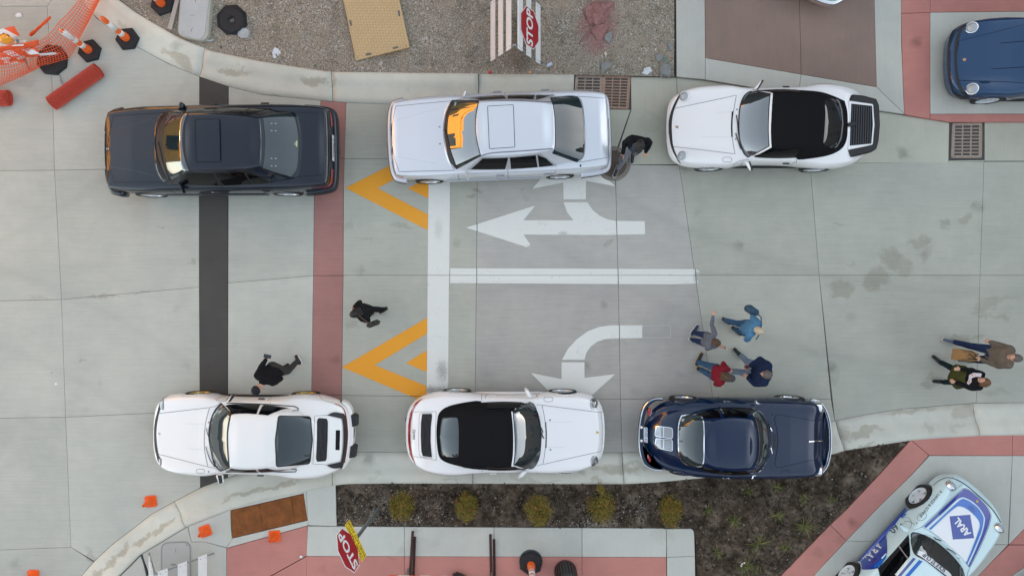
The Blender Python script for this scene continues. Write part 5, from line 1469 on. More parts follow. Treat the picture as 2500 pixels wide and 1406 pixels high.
a.drape('window_sticker', [(640, 376), (660, 392), (640, 415), (620, 400)], mat('pale_sticker', (.45, .47, .45), .5), .0125)
navy = a

# --- white and blue race coupe, lower right corner
a = sports('race_coupe', 'white and blue race liveried coupe lettered ARAL and 760 on the corner pavement', (8.546, -5.889), 48.0, (1950, 1130, 4.5455), P_ICE, dict(wide=.25, spokes=5, rim=M_RIMW, rr=.205, fin=.015, rin=.0, sill_m=mat('race_blue', lin(25, 60, 150), .35, coat=1), handle_m=P_ICE, base=[(.76, 0), (.715, .36), (.56, .60), (.43, .675), (.28, .70), (-.12, .715), (-.62, .69), (-1.08, .60), (-1.40, .46), (-1.56, .28), (-1.62, 0)]))
B1 = mat('race_blue', lin(25, 60, 150), .35, coat=1); B2 = mat('race_azure', lin(20, 100, 190), .35, coat=1); BW = paint('race_white', (.78, .79, .80)); BV = mat('race_sky_tinted_blue', lin(44, 56, 150), .35, coat=1)  # BV: band blue with a violet sky reflection put into its colour
a.panel('bonnet', [(1366, 705), (1700, 390), (1830, 278), (1870, 285), (1990, 370), (2080, 460), (2128, 555), (2130, 620), (2080, 780), (1990, 980), (1896, 1160), (1800, 1040), (1640, 890), (1480, 770)], off=.004, gap=.005)
a.drape('livery_band', [(1385, 702), (1700, 400), (1835, 282), (1880, 296), (1990, 380), (2075, 470), (2122, 560), (2122, 620), (2075, 770), (1985, 970), (1893, 1152), (1880, 1135), (1960, 960), (2040, 760), (2064, 640), (2060, 590), (2010, 505), (1930, 430), (1860, 390), (1810, 378), (1745, 412), (1600, 545), (1412, 716)], BV, .0085, h=2.4)
a.drape('livery_band', [(1385, 702), (1620, 478), (1645, 500), (1412, 716)], B1, .0092, h=2.4)
a.drape('livery_band', [(1440, 728), (1620, 560), (1755, 436), (1812, 396), (1850, 402), (1920, 440), (1998, 510), (2046, 596), (2048, 640), (2026, 755), (1946, 950), (1868, 1120), (1856, 1105), (1920, 950), (1990, 760), (2008, 680), (1990, 630), (1930, 560), (1850, 500), (1790, 478), (1750, 482), (1640, 570), (1462, 738)], B2, .0085, h=2.4)
a.drape('livery_field', [(1468, 742), (1640, 580), (1752, 488), (1790, 484), (1848, 506), (1925, 566), (1984, 634), (2000, 682), (1984, 760), (1914, 950), (1850, 1100), (1780, 1020), (1640, 892), (1500, 772)], BW, .0085, h=2.4)
a.drape('logo_plate', [(1670, 588), (1898, 570), (1942, 830), (1706, 845)], B1, .0115, h=4)
a.text('lettering', 'ARAL', (1810, 705), (-.63, -.78), 105, BW, .0145, sx=.88, bold=.035)
a.text('lettering', '760', (1925, 508), (-.66, -.62), 66, mat('livery_ghost', lin(90, 85, 125), .4), .012, bold=-.01)
a.drape('windscreen_surround', [(1232, 775), (1262, 752), (1350, 768), (1500, 842), (1640, 950), (1760, 1070), (1840, 1190), (1862, 1290), (1700, 1330), (1650, 1290), (1550, 1210), (1400, 1095), (1275, 1020), (1240, 900)], P_ICE, .005)
a.drape('windscreen_rubber', [(1240, 785), (1268, 762), (1350, 778), (1495, 850), (1632, 958), (1750, 1078), (1828, 1195), (1850, 1290), (1700, 1318), (1655, 1280), (1555, 1200), (1405, 1084), (1284, 1010), (1250, 900)], M_RUBBER, .008)
a.drape('windscreen', [(1254, 800), (1275, 776), (1350, 790), (1488, 862), (1622, 968), (1738, 1086), (1814, 1200), (1836, 1290), (1700, 1306), (1660, 1270), (1560, 1190), (1412, 1073), (1294, 1000), (1262, 900)], M_WSCREEN, .011, h=2.4)
a.drape('sun_strip', [(1335, 972), (1380, 990), (1440, 1030), (1560, 1130), (1680, 1228), (1690, 1290), (1600, 1222), (1480, 1130), (1380, 1055), (1318, 1015)], BW, .014, h=2.4)
a.text('lettering', 'SOLE 37 CUP', (1500, 1102), (-.79, -.61), 66, M_PLATEK, .017, sx=.80, bold=.03)
a.drape('side_window_patch', [(1220, 790), (1236, 1020), (1205, 1065), (1050, 1255), (900, 1255), (880, 1165), (1050, 985)], M_GLASSS, .006)
a.both('quarter_window', [(-.46, .915), (-.92, .93), (-.74, 1.10), (-.60, 1.195), (-.46, 1.205)], M_GLASSS, off=.008)
a.line('window_trim', [[(1115, 925), (1215, 1060)]], mat('grey_bar', (.25, .22, .22), .5), w=.025, off=.012)
a.drape('livery_band', [(1270, 1050), (1300, 1060), (1130, 1260), (1060, 1330), (1040, 1320)], B1, .008); a.drape('livery_band', [(1335, 1072), (1372, 1088), (1210, 1270), (1150, 1330), (1120, 1320)], B2, .008)
# side livery
a.drape('livery_side', [(965, 790), (980, 860), (972, 1040), (890, 1140), (880, 1165), (800, 1180), (636, 1178), (700, 1080), (800, 965)], B1, .006, h=2.4)
a.drape('livery_side', [(1235, 512), (1200, 540), (1090, 650), (1000, 760), (860, 890), (640, 1140), (630, 1120), (830, 870), (1000, 690), (1120, 560), (1180, 520)], B1, .007, h=2.4)
a.drape('livery_side', [(1180, 560), (1200, 566), (1080, 690), (985, 790), (960, 800), (975, 770), (1090, 650)], B2, .008, h=2.4)
a.drape('livery_side', [(972, 1005), (975, 1045), (900, 1145), (840, 1160), (830, 1150), (900, 1085)], B2, .0085, h=2.4)
a.text('lettering', 'ARAL', (822, 985), (-.66, .75), 112, BW, .011, sx=.95, up=(.75, .66), bold=.03)
a.drape('livery_panel', [(1186, 640), (1040, 830), (962, 768), (1106, 582)], P_ICE, .0098)
a.text('lettering', '760', (1072, 706), (-.62, .78), 112, mat('livery_black', (.015, .02, .05), .4), .0125, sx=.88, up=(.78, .62), bold=.015)
a.text('lettering', 'A. LANGE & SÖHNE', (1466, 452), (-.64, .77), 46, mat('livery_ink', (.03, .035, .05), .5), .008, sx=.92, up=(.77, .64))
a.text('lettering', 'GLASHÜTTE I/SA', (1418, 400), (-.6, .8), 25, mat('livery_ink', (.03, .035, .05), .5), .008, sx=.9, up=(.8, .6))
a.line('body_seam', [[(1180, 596), (1225, 612), (1250, 650), (1250, 690), (1236, 722)], [(1270, 738), (1310, 732), (1366, 705)], [(1412, 560), (1417, 574), (1416, 589), (1409, 605), (1396, 619), (1380, 630), (1362, 636), (1345, 637), (1330, 633), (1320, 624), (1315, 610), (1316, 595), (1323, 579), (1336, 565), (1352, 554), (1370, 548), (1387, 547), (1402, 551), (1412, 560)], [(1896, 1160), (1870, 1230), (1875, 1255)], [(1740, 290), (1810, 235)], [(840, 1130), (880, 1165)]], w=.006)
a.line('bumper_seam', [[(1480, 265), (1530, 215), (1600, 175), (1660, 162), (1740, 180), (1850, 240), (1980, 350), (2080, 440), (2160, 530), (2215, 610), (2240, 660)]], mat('blue_black_gap', (.012, .03, .05), .5), w=.022, off=.005)
round_light(a, (1702, 238), .10, out=(.85, .05, .55)); round_light(a, (2235, 708), .10, out=(.85, -.05, .55))
a.line('wiper', [[(1500, 840), (1540, 850), (1575, 865)], [(1630, 950), (1690, 975), (1738, 1012)]], M_RUBBER, w=.022, off=.024)
for p in ((1507, 824), (1773, 1056), (1311, 666)): a.drape('washer_jet', [(p[0] - 6, p[1] - 6), (p[0] + 6, p[1] - 6), (p[0] + 6, p[1] + 6), (p[0] - 6, p[1] + 6)], M_BLKPL, .009, rnd=4)
a.drape('bonnet_crest', [(1962, 412), (1978, 405), (1990, 425), (1976, 440), (1964, 432)], mat('gold_crest', lin(190, 160, 80), .3), .013)
for p in ((1816, 278), (2130, 550)): a.blob('bonnet_pin', a.ray(p)[0], (.012, .02, .012), M_CHROME)
a.prism('door_mirror', [(1110, 690), (1150, 695), (1225, 735), (1225, 772), (1180, 765)], .92, .98, P_ICE, .02)
a.line('scuff', [[(820, 1105), (832, 1075), (862, 1045)]], mat('brown_scuff', (.12, .05, .04), .7), w=.02, off=.014)
racer = a

# --- neighbours that only reach into the frame
a = sports('grey_coupe', 'pale car of which only one front wheel shows in the lower right corner', (11.15, -7.60), 48.0, (1950, 1130, 4.5455), P_WHITE, dict(wide=.3, spokes=5, rim=M_RIMW, fin=-.01))
side_glass_911(a, True)

a = sports('green_coupe', 'pale green car with chrome bumper just entering at the top edge', (7.06, 8.07), 244.0, (1950, 0, 4.5455), P_GREEN, dict(plan=PL356, arches=ARCH356, wide=0, spokes=10, rim=M_CHROME, door=.85, rr=.19, fin=.0, rin=.03, wr=.17, sill=False,
    ze=F1((1.95, .42), (1.88, .54), (1.80, .65), (1.68, .72), (1.5, .755), (1.1, .78), (.6, .80), (0, .82), (-.6, .80), (-1.0, .75), (-1.4, .66), (-1.75, .54), (-2.0, .44)), zc=F1((1.95, .42), (1.86, .47), (1.76, .56), (1.66, .65), (1.56, .715), (1.4, .77), (1.0, .84), (.6, .88), (0, .92), (-1.0, .95), (-1.35, .87), (-1.65, .74), (-1.85, .60), (-2.0, .46))))
o = catmull(PL356, 8); full = np.r_[np.c_[o[:, 0], -o[:, 1]][::-1], o[1:]]
a.sweep('bumper', full[full[:, 0] > 1.66], [(.02, .34), (.10, .34), (.125, .40), (.115, .50), (.09, .53), (.02, .52)], M_CHROME)
a.both('side_window', [(.20, .90), (-.50, .91), (-.48, 1.17), (-.02, 1.175)], M_GLASSS, off=.008)
# ================================================================== loose ground: gravel yard and planting bed
def heightsheet(name, poly_px, z, amp, m, h=0.035, seed=0, lumps=None, kind='structure', edge=0.12, rough=.6):
    p = [P(x, y, z).xy for x, y in poly_px]
    v, f = tri_poly(p, h)
    A = np.array([tuple(q) for q in p]); B = np.roll(A, -1, 0)
    V = []
    for x, y in v:
        d = 1e9
        q = np.array((x, y))
        ab = B - A; t = np.clip(((q - A) * ab).sum(1) / ((ab ** 2).sum(1) + 1e-12), 0, 1)
        d = np.min(np.hypot(*(A + ab * t[:, None] - q).T))
        n = noise.fractal(Vector((x * 1.3 + seed, y * 1.3, 0)), 1.0, 2.0, 4) * .8 + noise.fractal(Vector((x * 7 + seed, y * 7, 3)), rough, 2.1, 4) * .45
        if lumps: 
            c = noise.voronoi(Vector((x * lumps + n * .6, y * lumps, seed)))[0]
            n += (0.55 - c[0]) * .9 - max(0, .10 - (c[1] - c[0])) * 5
        V.append((x, y, max(.004, z + n * amp * min(1, d / edge))))
    o = from_py(name, V, f, m, None, True)
    return tag(o, kind=kind), BVHTree.FromPolygons([Vector(q) for q in V], f)

def gravel_mat():
    t = NT('gravel'); pos = t.geo.outputs['Position']
    big = t.noise(pos, .9, 5, .6); mid = t.noise(pos, 3.5, 5, .6)
    vor = t.voronoi(pos, 42.0, out='Color'); vd = t.voronoi(pos, 42.0); v2 = t.voronoi(pos, 95.0, out='Color')
    sep = t.nt.nodes.new('ShaderNodeSeparateColor'); t.link(vor, sep.inputs[0])
    sep2 = t.nt.nodes.new('ShaderNodeSeparateColor'); t.link(v2, sep2.inputs[0])
    stone = t.ramp(sep.outputs[0], [(0.0, (.185, .150, .112)), (.35, (.315, .265, .205)), (.7, (.46, .40, .315)), (.92, (.46, .43, .38)), (1.0, (.64, .61, .56))])
    fine = t.ramp(sep2.outputs[1], [(0.0, (.155, .126, .093)), (.5, (.31, .258, .195)), (.85, (.46, .40, .315)), (1.0, (.55, .52, .47))])
    c = t.mix(t.maprange(mid, .40, .56, 0, 1), stone, fine)
    c = t.mix(t.maprange(vd, .40, .70, 0, .5), c, (.085, .072, .058, 1))
    mud = t.maprange(big, .50, .66, 0, .75)
    c = t.mix(mud, c, t.mix(mid, (.26, .205, .145, 1), (.37, .31, .23, 1)))
    dark = t.maprange(t.noise(pos, 1.6, 4, .6), .52, .66, 0, .55)
    c = t.mix(dark, c, t.mix(1.0, c, (.5, .48, .45, 1), 'MULTIPLY'))
    # red dye spilt over the rubble
    q = P(1458, 60)
    d1 = t.vmath('SUBTRACT', t.noise(pos, 3.2, 5, .65, color=True), (.5, .5, .5))
    u = t.vmath('SUBTRACT', t.vmath('ADD', pos, t.vmath('MULTIPLY', d1, (.5, .5, 0))), (q.x, q.y, 0))
    r = t.vmath('LENGTH', t.vmath('MULTIPLY', u, (1.25, .72, 0)), out='v')
    rd = t.maprange(r, .30, .62, .9, 0.0)
    c = t.mix(rd, c, t.mix(mid, (.20, .085, .075, 1), (.36, .20, .18, 1)))
    t.link(c, t.b.inputs['Base Color']); t.b.inputs['Roughness'].default_value = .95
    t.b.inputs['Specular IOR Level'].default_value = .2
    t.bump(t.math('ADD', t.math('MULTIPLY', vd, -1.0), t.math('MULTIPLY', mid, .5)), .6, .015)
    return t.m

def soil_mat():
    t = NT('soil'); pos = t.geo.outputs['Position']
    big = t.noise(pos, 1.2, 5, .6); mid = t.noise(pos, 3.4, 8, .68); fine = t.noise(pos, 40.0, 4, .7)
    c = t.ramp(t.math('ADD', t.math('MULTIPLY', mid, .74), t.math('MULTIPLY', fine, .26)), [(.33, (.016, .011, .0075)), (.46, (.052, .038, .026)), (.57, (.118, .090, .065)), (.69, (.24, .19, .145))])
    c = t.mix(t.maprange(big, .45, .65, 0, .6), c, t.mix(1.0, c, (1.45, 1.4, 1.35, 1), 'MULTIPLY'))
    t.link(c, t.b.inputs['Base Color']); t.b.inputs['Roughness'].default_value = .97
    t.b.inputs['Specular IOR Level'].default_value = .15
    t.bump(t.math('ADD', mid, t.math('MULTIPLY', fine, .5)), .8, .02)
    return t.m

GRAV = [(x, y - 1) for x, y in between(T_OUT, 128, 1645)] + [(1647, 120), (1647, -60), (205, -60)]
gravel, gravel_b = heightsheet('gravel_yard', GRAV[:-3] + [(1646, 100), (1646, -300), (-50, -300), (100, -140)], .06, .035, gravel_mat(), .06, 3)
SOIL = [(824, 1185)] + [(x, y + 1) for x, y in between(B_OUT, 851, 2216)] + [(2143, 1160), (2064, 1244), (2024, 1281), (1903, 1406), (1850, 1455), (1703, 1455), (1700, 1357), (1697, 1300), (1693, 1292), (1686, 1288), (824, 1282)]
soil, soil_b = heightsheet('planting_bed', SOIL, .075, .105, soil_mat(), .034, 11, lumps=3.3, edge=.16)

def on(b, px, py, z=.05):
    q = P(px, py, z)
    h = b.ray_cast(Vector((q.x, q.y, 2)), Vector((0, 0, -1)))
    return h[0] if h[0] is not None else q
def inside(poly, x, y):
    c = False; n = len(poly)
    for i in range(n):
        a, b = poly[i - 1], poly[i]
        if (a[1] > y) != (b[1] > y) and x < (b[0] - a[0]) * (y - a[1]) / (b[1] - a[1]) + a[0]: c = not c
    return c
def stones(name, poly, b, n, r0, r1, m, dens=None, zoff=.3, flat=.7):
    """Many little stones as one mass."""
    base = bmesh.new(); bmesh.ops.create_icosphere(base, subdivisions=1, radius=1)
    bv = np.array([v.co[:] for v in base.verts]); bf = [[v.index for v in f.verts] for f in base.faces]; base.free()
    xs = [q[0] for q in poly]; ys = [q[1] for q in poly]
    V, F = [], []; k = 0; tries = 0
    while k < n and tries < n * 30:
        tries += 1
        x, y = rng.uniform(min(xs), max(xs)), rng.uniform(min(ys), max(ys))
        if not inside(poly, x, y): continue
        if dens and rng.random() > dens(x, y): continue
        r = r0 * (r1 / r0) ** (rng.random() ** 2.0)
        c = on(b, x, y)
        a = rng.uniform(0, 6.28); sc = np.array((rng.uniform(.7, 1.25), rng.uniform(.7, 1.1), rng.uniform(.45, .85) * flat + .1)) * r
        v = bv * (1 + rng.normal(0, .14, (len(bv), 1))) * sc
        R_ = np.array(((math.cos(a), -math.sin(a), 0), (math.sin(a), math.cos(a), 0), (0, 0, 1)))
        v = v @ R_.T + np.array((c.x, c.y, c.z + r * zoff * .6))
        o = k * len(bv); V.append(v); F += [[i + o for i in f] for f in bf]; k += 1
    return from_py(name, np.concatenate(V), F, m)
def rand_mat(name, stops, rough=.9, scale=30):
    t = NT(name); pos = t.geo.outputs['Position']
    g = t.nt.nodes.new('ShaderNodeNewGeometry')
    c = t.ramp(g.outputs['Random Per Island'], stops)
    n = t.noise(pos, scale, 4)
    c = t.mix(t.maprange(n, .35, .65, 0, .4), c, t.mix(1.0, c, (.6, .6, .6, 1), 'MULTIPLY'))
    t.link(c, t.b.inputs['Base Color']); t.b.inputs['Roughness'].default_value = rough
    t.b.inputs['Specular IOR Level'].default_value = .25
    return t.m
M_STONE = rand_mat('yard_stone', [(0, (.15, .125, .095)), (.4, (.27, .235, .19)), (.75, (.40, .36, .30)), (1, (.62, .58, .50))])
M_CLOD = rand_mat('soil_clod', [(0, (.026, .019, .013)), (.5, (.070, .053, .039)), (.85, (.125, .10, .077)), (1, (.20, .165, .13))])
M_PERL = rand_mat('perlite', [(0, (.45, .44, .42)), (1, (.80, .80, .78))])
gp = [(x, max(-30, y)) for x, y in GRAV]
tag(stones('gravel_stones', gp, gravel_b, 11000, .006, .019, M_STONE), kind='stuff')
tag(stones('gravel_rubble', gp, gravel_b, 200, .02, .042, M_STONE, lambda x, y: .15 + (y > 150) * .5 + (x > 1590) * .9), kind='stuff')
def dclod(x, y): return .35 + .65 * (noise.noise(Vector((x * .012, y * .012, 5))) > 0)
tag(stones('soil_clods', SOIL, soil_b, 5200, .009, .042, M_CLOD, dclod), kind='stuff')
def dperl(x, y):
    return max(math.exp(-((x - 940) / 60) ** 2 - ((y - 1245) / 45) ** 2), .45 * math.exp(-((x - 1030) / 90) ** 2 - ((y - 1255) / 40) ** 2), .9 * math.exp(-((x - 1455) / 60) ** 2 - ((y - 1272) / 22) ** 2), .7 * math.exp(-((x - 1555) / 40) ** 2 - ((y - 1240) / 25) ** 2), .5 * math.exp(-((x - 840) / 30) ** 2 - ((y - 1270) / 30) ** 2), .035 if x < 1700 else .006)
tag(stones('perlite_grains', SOIL, soil_b, 1500, .004, .012, M_PERL, dperl), kind='stuff')

# broken red concrete and single lumps that stand out in the yard
M_REDR = mat('red_rubble', (.30, .15, .135), .9, var=.35, scale=9, bump=.5)
M_GREYR = mat('grey_rubble', (.24, .245, .235), .9, var=.3, scale=9, bump=.5)
def chunk(name, label, cat, poly, b, hgt, m, group=None, jit=.12):
    q = [P(x, y, .07) for x, y in poly]
    c = sum(q, Vector()) / len(q); g = on(b, *poly[0]); base = min(on(b, *p_).z for p_ in poly)
    bm = bmesh.new()
    lo = [bm.verts.new((p_.x, p_.y, base - .02)) for p_ in q]
    hi = [bm.verts.new((c.x + (p_.x - c.x) * .86, c.y + (p_.y - c.y) * .86, base + hgt * (1 + jit * random.uniform(-1, 1)))) for p_ in q]
    tp = bm.verts.new((c.x, c.y, base + hgt * 1.12))
    n = len(q)
    for i in range(n):
        bm.faces.new((lo[i], lo[(i + 1) % n], hi[(i + 1) % n], hi[i])); bm.faces.new((hi[i], hi[(i + 1) % n], tp))
    fixn(bm)
    for it in range(2):
        bmesh.ops.triangulate(bm, faces=bm.faces[:]); bmesh.ops.subdivide_edges(bm, edges=bm.edges[:], cuts=1, use_grid_fill=True)
    sz = max((p_ - c).length for p_ in q)
    for v in bm.verts:
        d = Vector((noise.noise(v.co * 9), noise.noise(v.co * 9 + Vector((7, 0, 0))), noise.noise(v.co * 9 + Vector((0, 9, 0))))) + .6 * Vector((noise.noise(v.co * 24), noise.noise(v.co * 24 + Vector((5, 1, 0))), noise.noise(v.co * 24 + Vector((2, 9, 0)))))
        v.co += Vector((d.x * .22, d.y * .22, d.z * .14)) * sz
    return tag(from_bm(name, bm, m), label, cat, group)
chunk('rubble_lump', 'large lump of broken red concrete near the top of the gravel yard', 'rubble', [(1424, 30), (1440, 6), (1492, 2), (1500, 20), (1478, 46), (1462, 62), (1440, 58)], gravel_b, .06, M_REDR, 'broken concrete in the yard')
chunk('rubble_lump', 'crumbled red concrete lump just below the larger red one', 'rubble', [(1440, 66), (1470, 56), (1486, 66), (1478, 92), (1458, 98), (1446, 84)], gravel_b, .04, M_REDR, 'broken concrete in the yard')
chunk('rubble_lump', 'greenish grey broken lump under the red rubble', 'rubble', [(1478, 84), (1494, 78), (1496, 92), (1486, 108), (1476, 98)], gravel_b, .045, M_GREYR, 'broken concrete in the yard')
chunk('rubble_lump', 'grey broken lump above the rusty storm grates', 'rubble', [(1468, 158), (1484, 148), (1492, 158), (1480, 176), (1468, 182)], gravel_b, .05, M_GREYR, 'broken concrete in the yard')
chunk('rubble_lump', 'biggest cracked grey lump in the lower right corner of the yard', 'rubble', [(1608, 172), (1616, 158), (1636, 152), (1642, 170), (1636, 188), (1614, 187)], gravel_b, .06, M_GREYR, 'broken concrete in the yard')
chunk('rubble_lump', 'grey lump beside the teal strap at the yard edge', 'rubble', [(1600, 136), (1612, 128), (1622, 138), (1612, 152), (1602, 150)], gravel_b, .05, M_GREYR, 'broken concrete in the yard')
chunk('rubble_lump', 'grey stone wedged between the yard edge and the pavement', 'rubble', [(1630, 106), (1640, 104), (1643, 122), (1634, 126)], gravel_b, .05, M_GREYR, 'broken concrete in the yard')
chunk('cream_stone', 'single cream coloured stone in the gravel right of the stop barricade', 'stone', [(1474, 128), (1481, 126), (1482, 135), (1476, 138)], gravel_b, .03, mat('cream_stone', (.55, .48, .36), .8))
chunk('plaster_patch', 'white splash of dried plaster on the gravel left of the tan plate', 'debris', [(664, 124), (672, 116), (682, 118), (690, 130), (682, 142), (670, 147)], gravel_b, .012, mat('white_plaster', (.60, .62, .64), .8, var=.2), None)
chunk('plaster_patch', 'white powder pile in the yard corner by the storm grates', 'debris', [(1564, 180), (1574, 168), (1588, 164), (1592, 172), (1580, 184)], gravel_b, .03, mat('white_plaster', (.60, .62, .64), .8, var=.2), None)
bm = bmesh.new(); tube_bm(bm, on(gravel_b, 1414, 108) + Vector((0, 0, .02)), on(gravel_b, 1464, 56) + Vector((0, 0, .05)), .012, .009, 6)
tag(from_bm('red_stick', bm, M_REDR), 'thin reddish stick lying across the rubble', 'stick')
bm = bmesh.new()
for i in range(7):
    a, b = R(-60 + i * 30), R(-60 + (i + 1) * 30)
    c = on(gravel_b, 1619, 152) + Vector((0, 0, .05)); r_ = .07
    tube_bm(bm, c + Vector((math.cos(a) * r_, math.sin(a) * r_, 0)), c + Vector((math.cos(b) * r_, math.sin(b) * r_, 0)), .009, None, 6)
tag(from_bm('teal_strap', bm, mat('teal_plastic', lin(70, 160, 150), .5)), 'curl of teal plastic strap at the right edge of the yard', 'strap')
for lab, q, col in (('small blue white scrap of wrapping lying by the barricade foot', [(1334, 158), (1346, 151), (1351, 157), (1338, 165)], (.5, .56, .66)), ('tan splinter of wood next to the wrapping scrap', [(1352, 168), (1356, 155), (1360, 156), (1355, 172)], (.45, .33, .25)),
                   ('red scrap of tape lying against the kerb in the yard', [(1192, 176), (1199, 171), (1202, 178), (1194, 181)], (.55, .04, .04)), ('orange pebble lying on the kerb edge of the yard', [(1289, 176), (1296, 173), (1298, 179), (1292, 182)], (.6, .33, .18))):
    chunk('scrap', lab, 'litter', q, gravel_b, .025, mat('scrap_%d' % int(col[0] * 1000), col, .7))

# ------------------------------------------------------------------ shrubs
M_LEAF = rand_mat('shrub_leaf', [(0, (.085, .115, .02)), (.35, (.165, .185, .03)), (.62, (.27, .235, .04)), (.82, (.38, .18, .045)), (1, (.42, .11, .05))], .6)
M_TWIG = mat('twig', (.06, .04, .025), .9)
def leaf_cloud(n, rx, ry, rz, size, seed, lumps=7):
    r = np.random.default_rng(seed)
    cs = r.normal(0, 1, (lumps, 3)); cs /= np.linalg.norm(cs, axis=1)[:, None]; cs[:, 2] = np.abs(cs[:, 2])
    sc_l = r.uniform(.40, .86, lumps)
    V, F = [], []
    for i in range(n):
        c = cs[r.integers(lumps)] * sc_l[r.integers(lumps)] + r.normal(0, .25, 3)
        L = np.linalg.norm(c)
        if L > 1.12: c *= 1.12 / L * r.uniform(.8, 1)
        c = np.array((c[0] * rx, c[1] * ry, abs(c[2]) * rz + rz * .12))
        d = r.normal(0, 1, 3) + np.array((0, 0, .6)); d /= np.linalg.norm(d)
        u = np.cross(d, r.normal(0, 1, 3)); u /= np.linalg.norm(u); w = np.cross(d, u)
        s = size * r.uniform(.6, 1.3); k = len(V)
        V += [c - u * s, c + w * s * .45 + d * s * .15, c + u * s, c - w * s * .45 + d * s * .15]
        F += [(k, k + 1, k + 2), (k, k + 2, k + 3)]
    return V, F
for i, (px, py, rx, ry, lab) in enumerate(((983, 1227, .27, .34, 'leftmost round shrub, next to the foot of the stop sign post'), (1140, 1227, .25, .31, 'orange tinged shrub in the bed behind the white convertible, second from the left'), (1312, 1234, .30, .33, 'broad green shrub in the middle of the row of five'),
                                       (1465, 1222, .32, .38, 'biggest shrub of the row, with a tuft reaching over the kerb'), (1634, 1240, .25, .35, 'last shrub of the row, beside the pavement corner'))):
    g = on(soil_b, px, py + 4)
    t = empty('shrub', g, 0, lab, 'shrub', 'shrubs in a row in the planting bed')
    V, F = leaf_cloud(4200, rx, ry, .40, .0165, 40 + i, 16)
    if i == 3:
        V2, F2 = leaf_cloud(350, .10, .16, .3, .022, 77); k = len(V)
        V += [v + np.array((.0, .33, .02)) for v in V2]; F += [tuple(a + k for a in f) for f in F2]
    from_py('foliage', V, F, M_LEAF, t)
    bm = bmesh.new()
    for j in range(9):
        a = j * .7; tube_bm(bm, (0, 0, -.03), (rx * .6 * math.cos(a), ry * .6 * math.sin(a), .30), .007, .003, 5)
    from_bm('stem', bm, M_TWIG, t)

# ------------------------------------------------------------------ grass tufts
M_BLADE = rand_mat('grass_blade', [(0, (.05, .075, .015)), (.4, (.10, .125, .025)), (.75, (.17, .17, .04)), (1, (.30, .27, .11))], .6)
TUFTS = [(1728, 1238, .20, 'tuft under the navy coupe, leftmost of the small plants'), (1790, 1268, .22, 'spreading tuft right of the last shrub'), (1832, 1198, .20, 'tuft just below the navy coupe door'), (1897, 1190, .18, 'thin tuft below the navy coupe front wheel'),
         (1962, 1214, .19, 'small dense tuft below the navy coupe nose'), (2026, 1216, .17, 'rightmost small tuft close to the red band'), (1895, 1256, .22, 'tuft in a dark hollow in the middle of the bed'), (1960, 1280, .32, 'long bladed tuft near the red band'),
         (1750, 1345, .22, 'yellowish tuft right of the pavement corner'), (1852, 1325, .34, 'biggest tuft of the bed with long drooping blades'), (1915, 1334, .18, 'small tuft right of the biggest tuft'), (1816, 1380, .28, 'tuft with white flowers at the lower edge'), (1850, 1398, .20, 'half hidden tuft at the lower edge of the picture')]
for i, (px, py, r_, lab) in enumerate(TUFTS):
    g = on(soil_b, px, py)
    rr = np.random.default_rng(300 + i); V, F = [], []
    main = rr.uniform(0, 6.28)
    for j in range(int(26 + r_ * 90)):
        a = main + rr.normal(0, 1.5); L = r_ * rr.uniform(.45, 1.1); w = .0055 * rr.uniform(.7, 1.3)
        d = np.array((math.cos(a), math.sin(a), 0)); s = np.array((-d[1], d[0], 0)) * w
        o = np.array((rr.normal(0, .018), rr.normal(0, .018), -.01)); lift = rr.uniform(.25, .95)
        k = len(V)
        for q in range(5):
            t_ = q / 4
            c = o + d * L * (t_ * (1 - .25 * lift * (1 - t_))) + np.array((0, 0, L * lift * (1.5 * t_ - 1.15 * t_ * t_)))
            ww = s * (1 - t_ * .9)
            V += [c - ww, c + ww]
        for q in range(4): F.append((k + 2 * q, k + 2 * q + 1, k + 2 * q + 3, k + 2 * q + 2))
    t = empty('grass_tuft', g, 0, lab, 'grass tuft', 'grass tufts in the planting bed')
    from_py('blades', V, F, M_BLADE, t)
    if 'flowers' in lab:
        bm = bmesh.new()
        for q in ((-.09, .10, .12), (-.10, .05, .10), (-.05, .13, .14)): bmesh.ops.create_icosphere(bm, subdivisions=1, radius=.022, matrix=Matrix.Translation(q))
        from_bm('flower', bm, mat('pale_petal', (.68, .60, .58), .7), t)

# ================================================================== street furniture and site equipment
M_ORANGE = mat('safety_orange', (.85, .115, .012), .5)
M_ORANGE2 = mat('traffic_orange', (.80, .13, .02), .45)
M_WHITEB = mat('white_sheeting', (.72, .72, .70), .5, var=.06, scale=12)
M_WHITEK = mat('pinkish_white_sheeting', (.70, .64, .61), .5, var=.08, scale=9)
M_STEEL = mat('galvanised_steel', (.30, .33, .33), .45, metal=.6)
M_RUBB = mat('recycled_rubber', (.022, .022, .024), .8, var=.4, scale=30, bump=.5, bscale=120)
M_BROWN = mat('rusty_angle_iron', (.085, .042, .034), .7, var=.3, scale=10, metal=.2)
M_SIGNRED = mat('sign_red', (.36, .012, .022), .4, var=.08, scale=6)
M_SIGNY = mat('sign_yellow', (.86, .60, .02), .4)
M_INK = mat('sign_black', (.03, .03, .03), .5)
M_IRON = mat('cast_iron', (.34, .265, .21), .75, var=.4, scale=16, bump=.4)
M_IRONR = mat('rusty_cast_iron', (.36, .23, .165), .8, var=.4, scale=16, bump=.4)
M_PIT = mat('dark_pit', (.004, .004, .004), 1.0, spec=0)

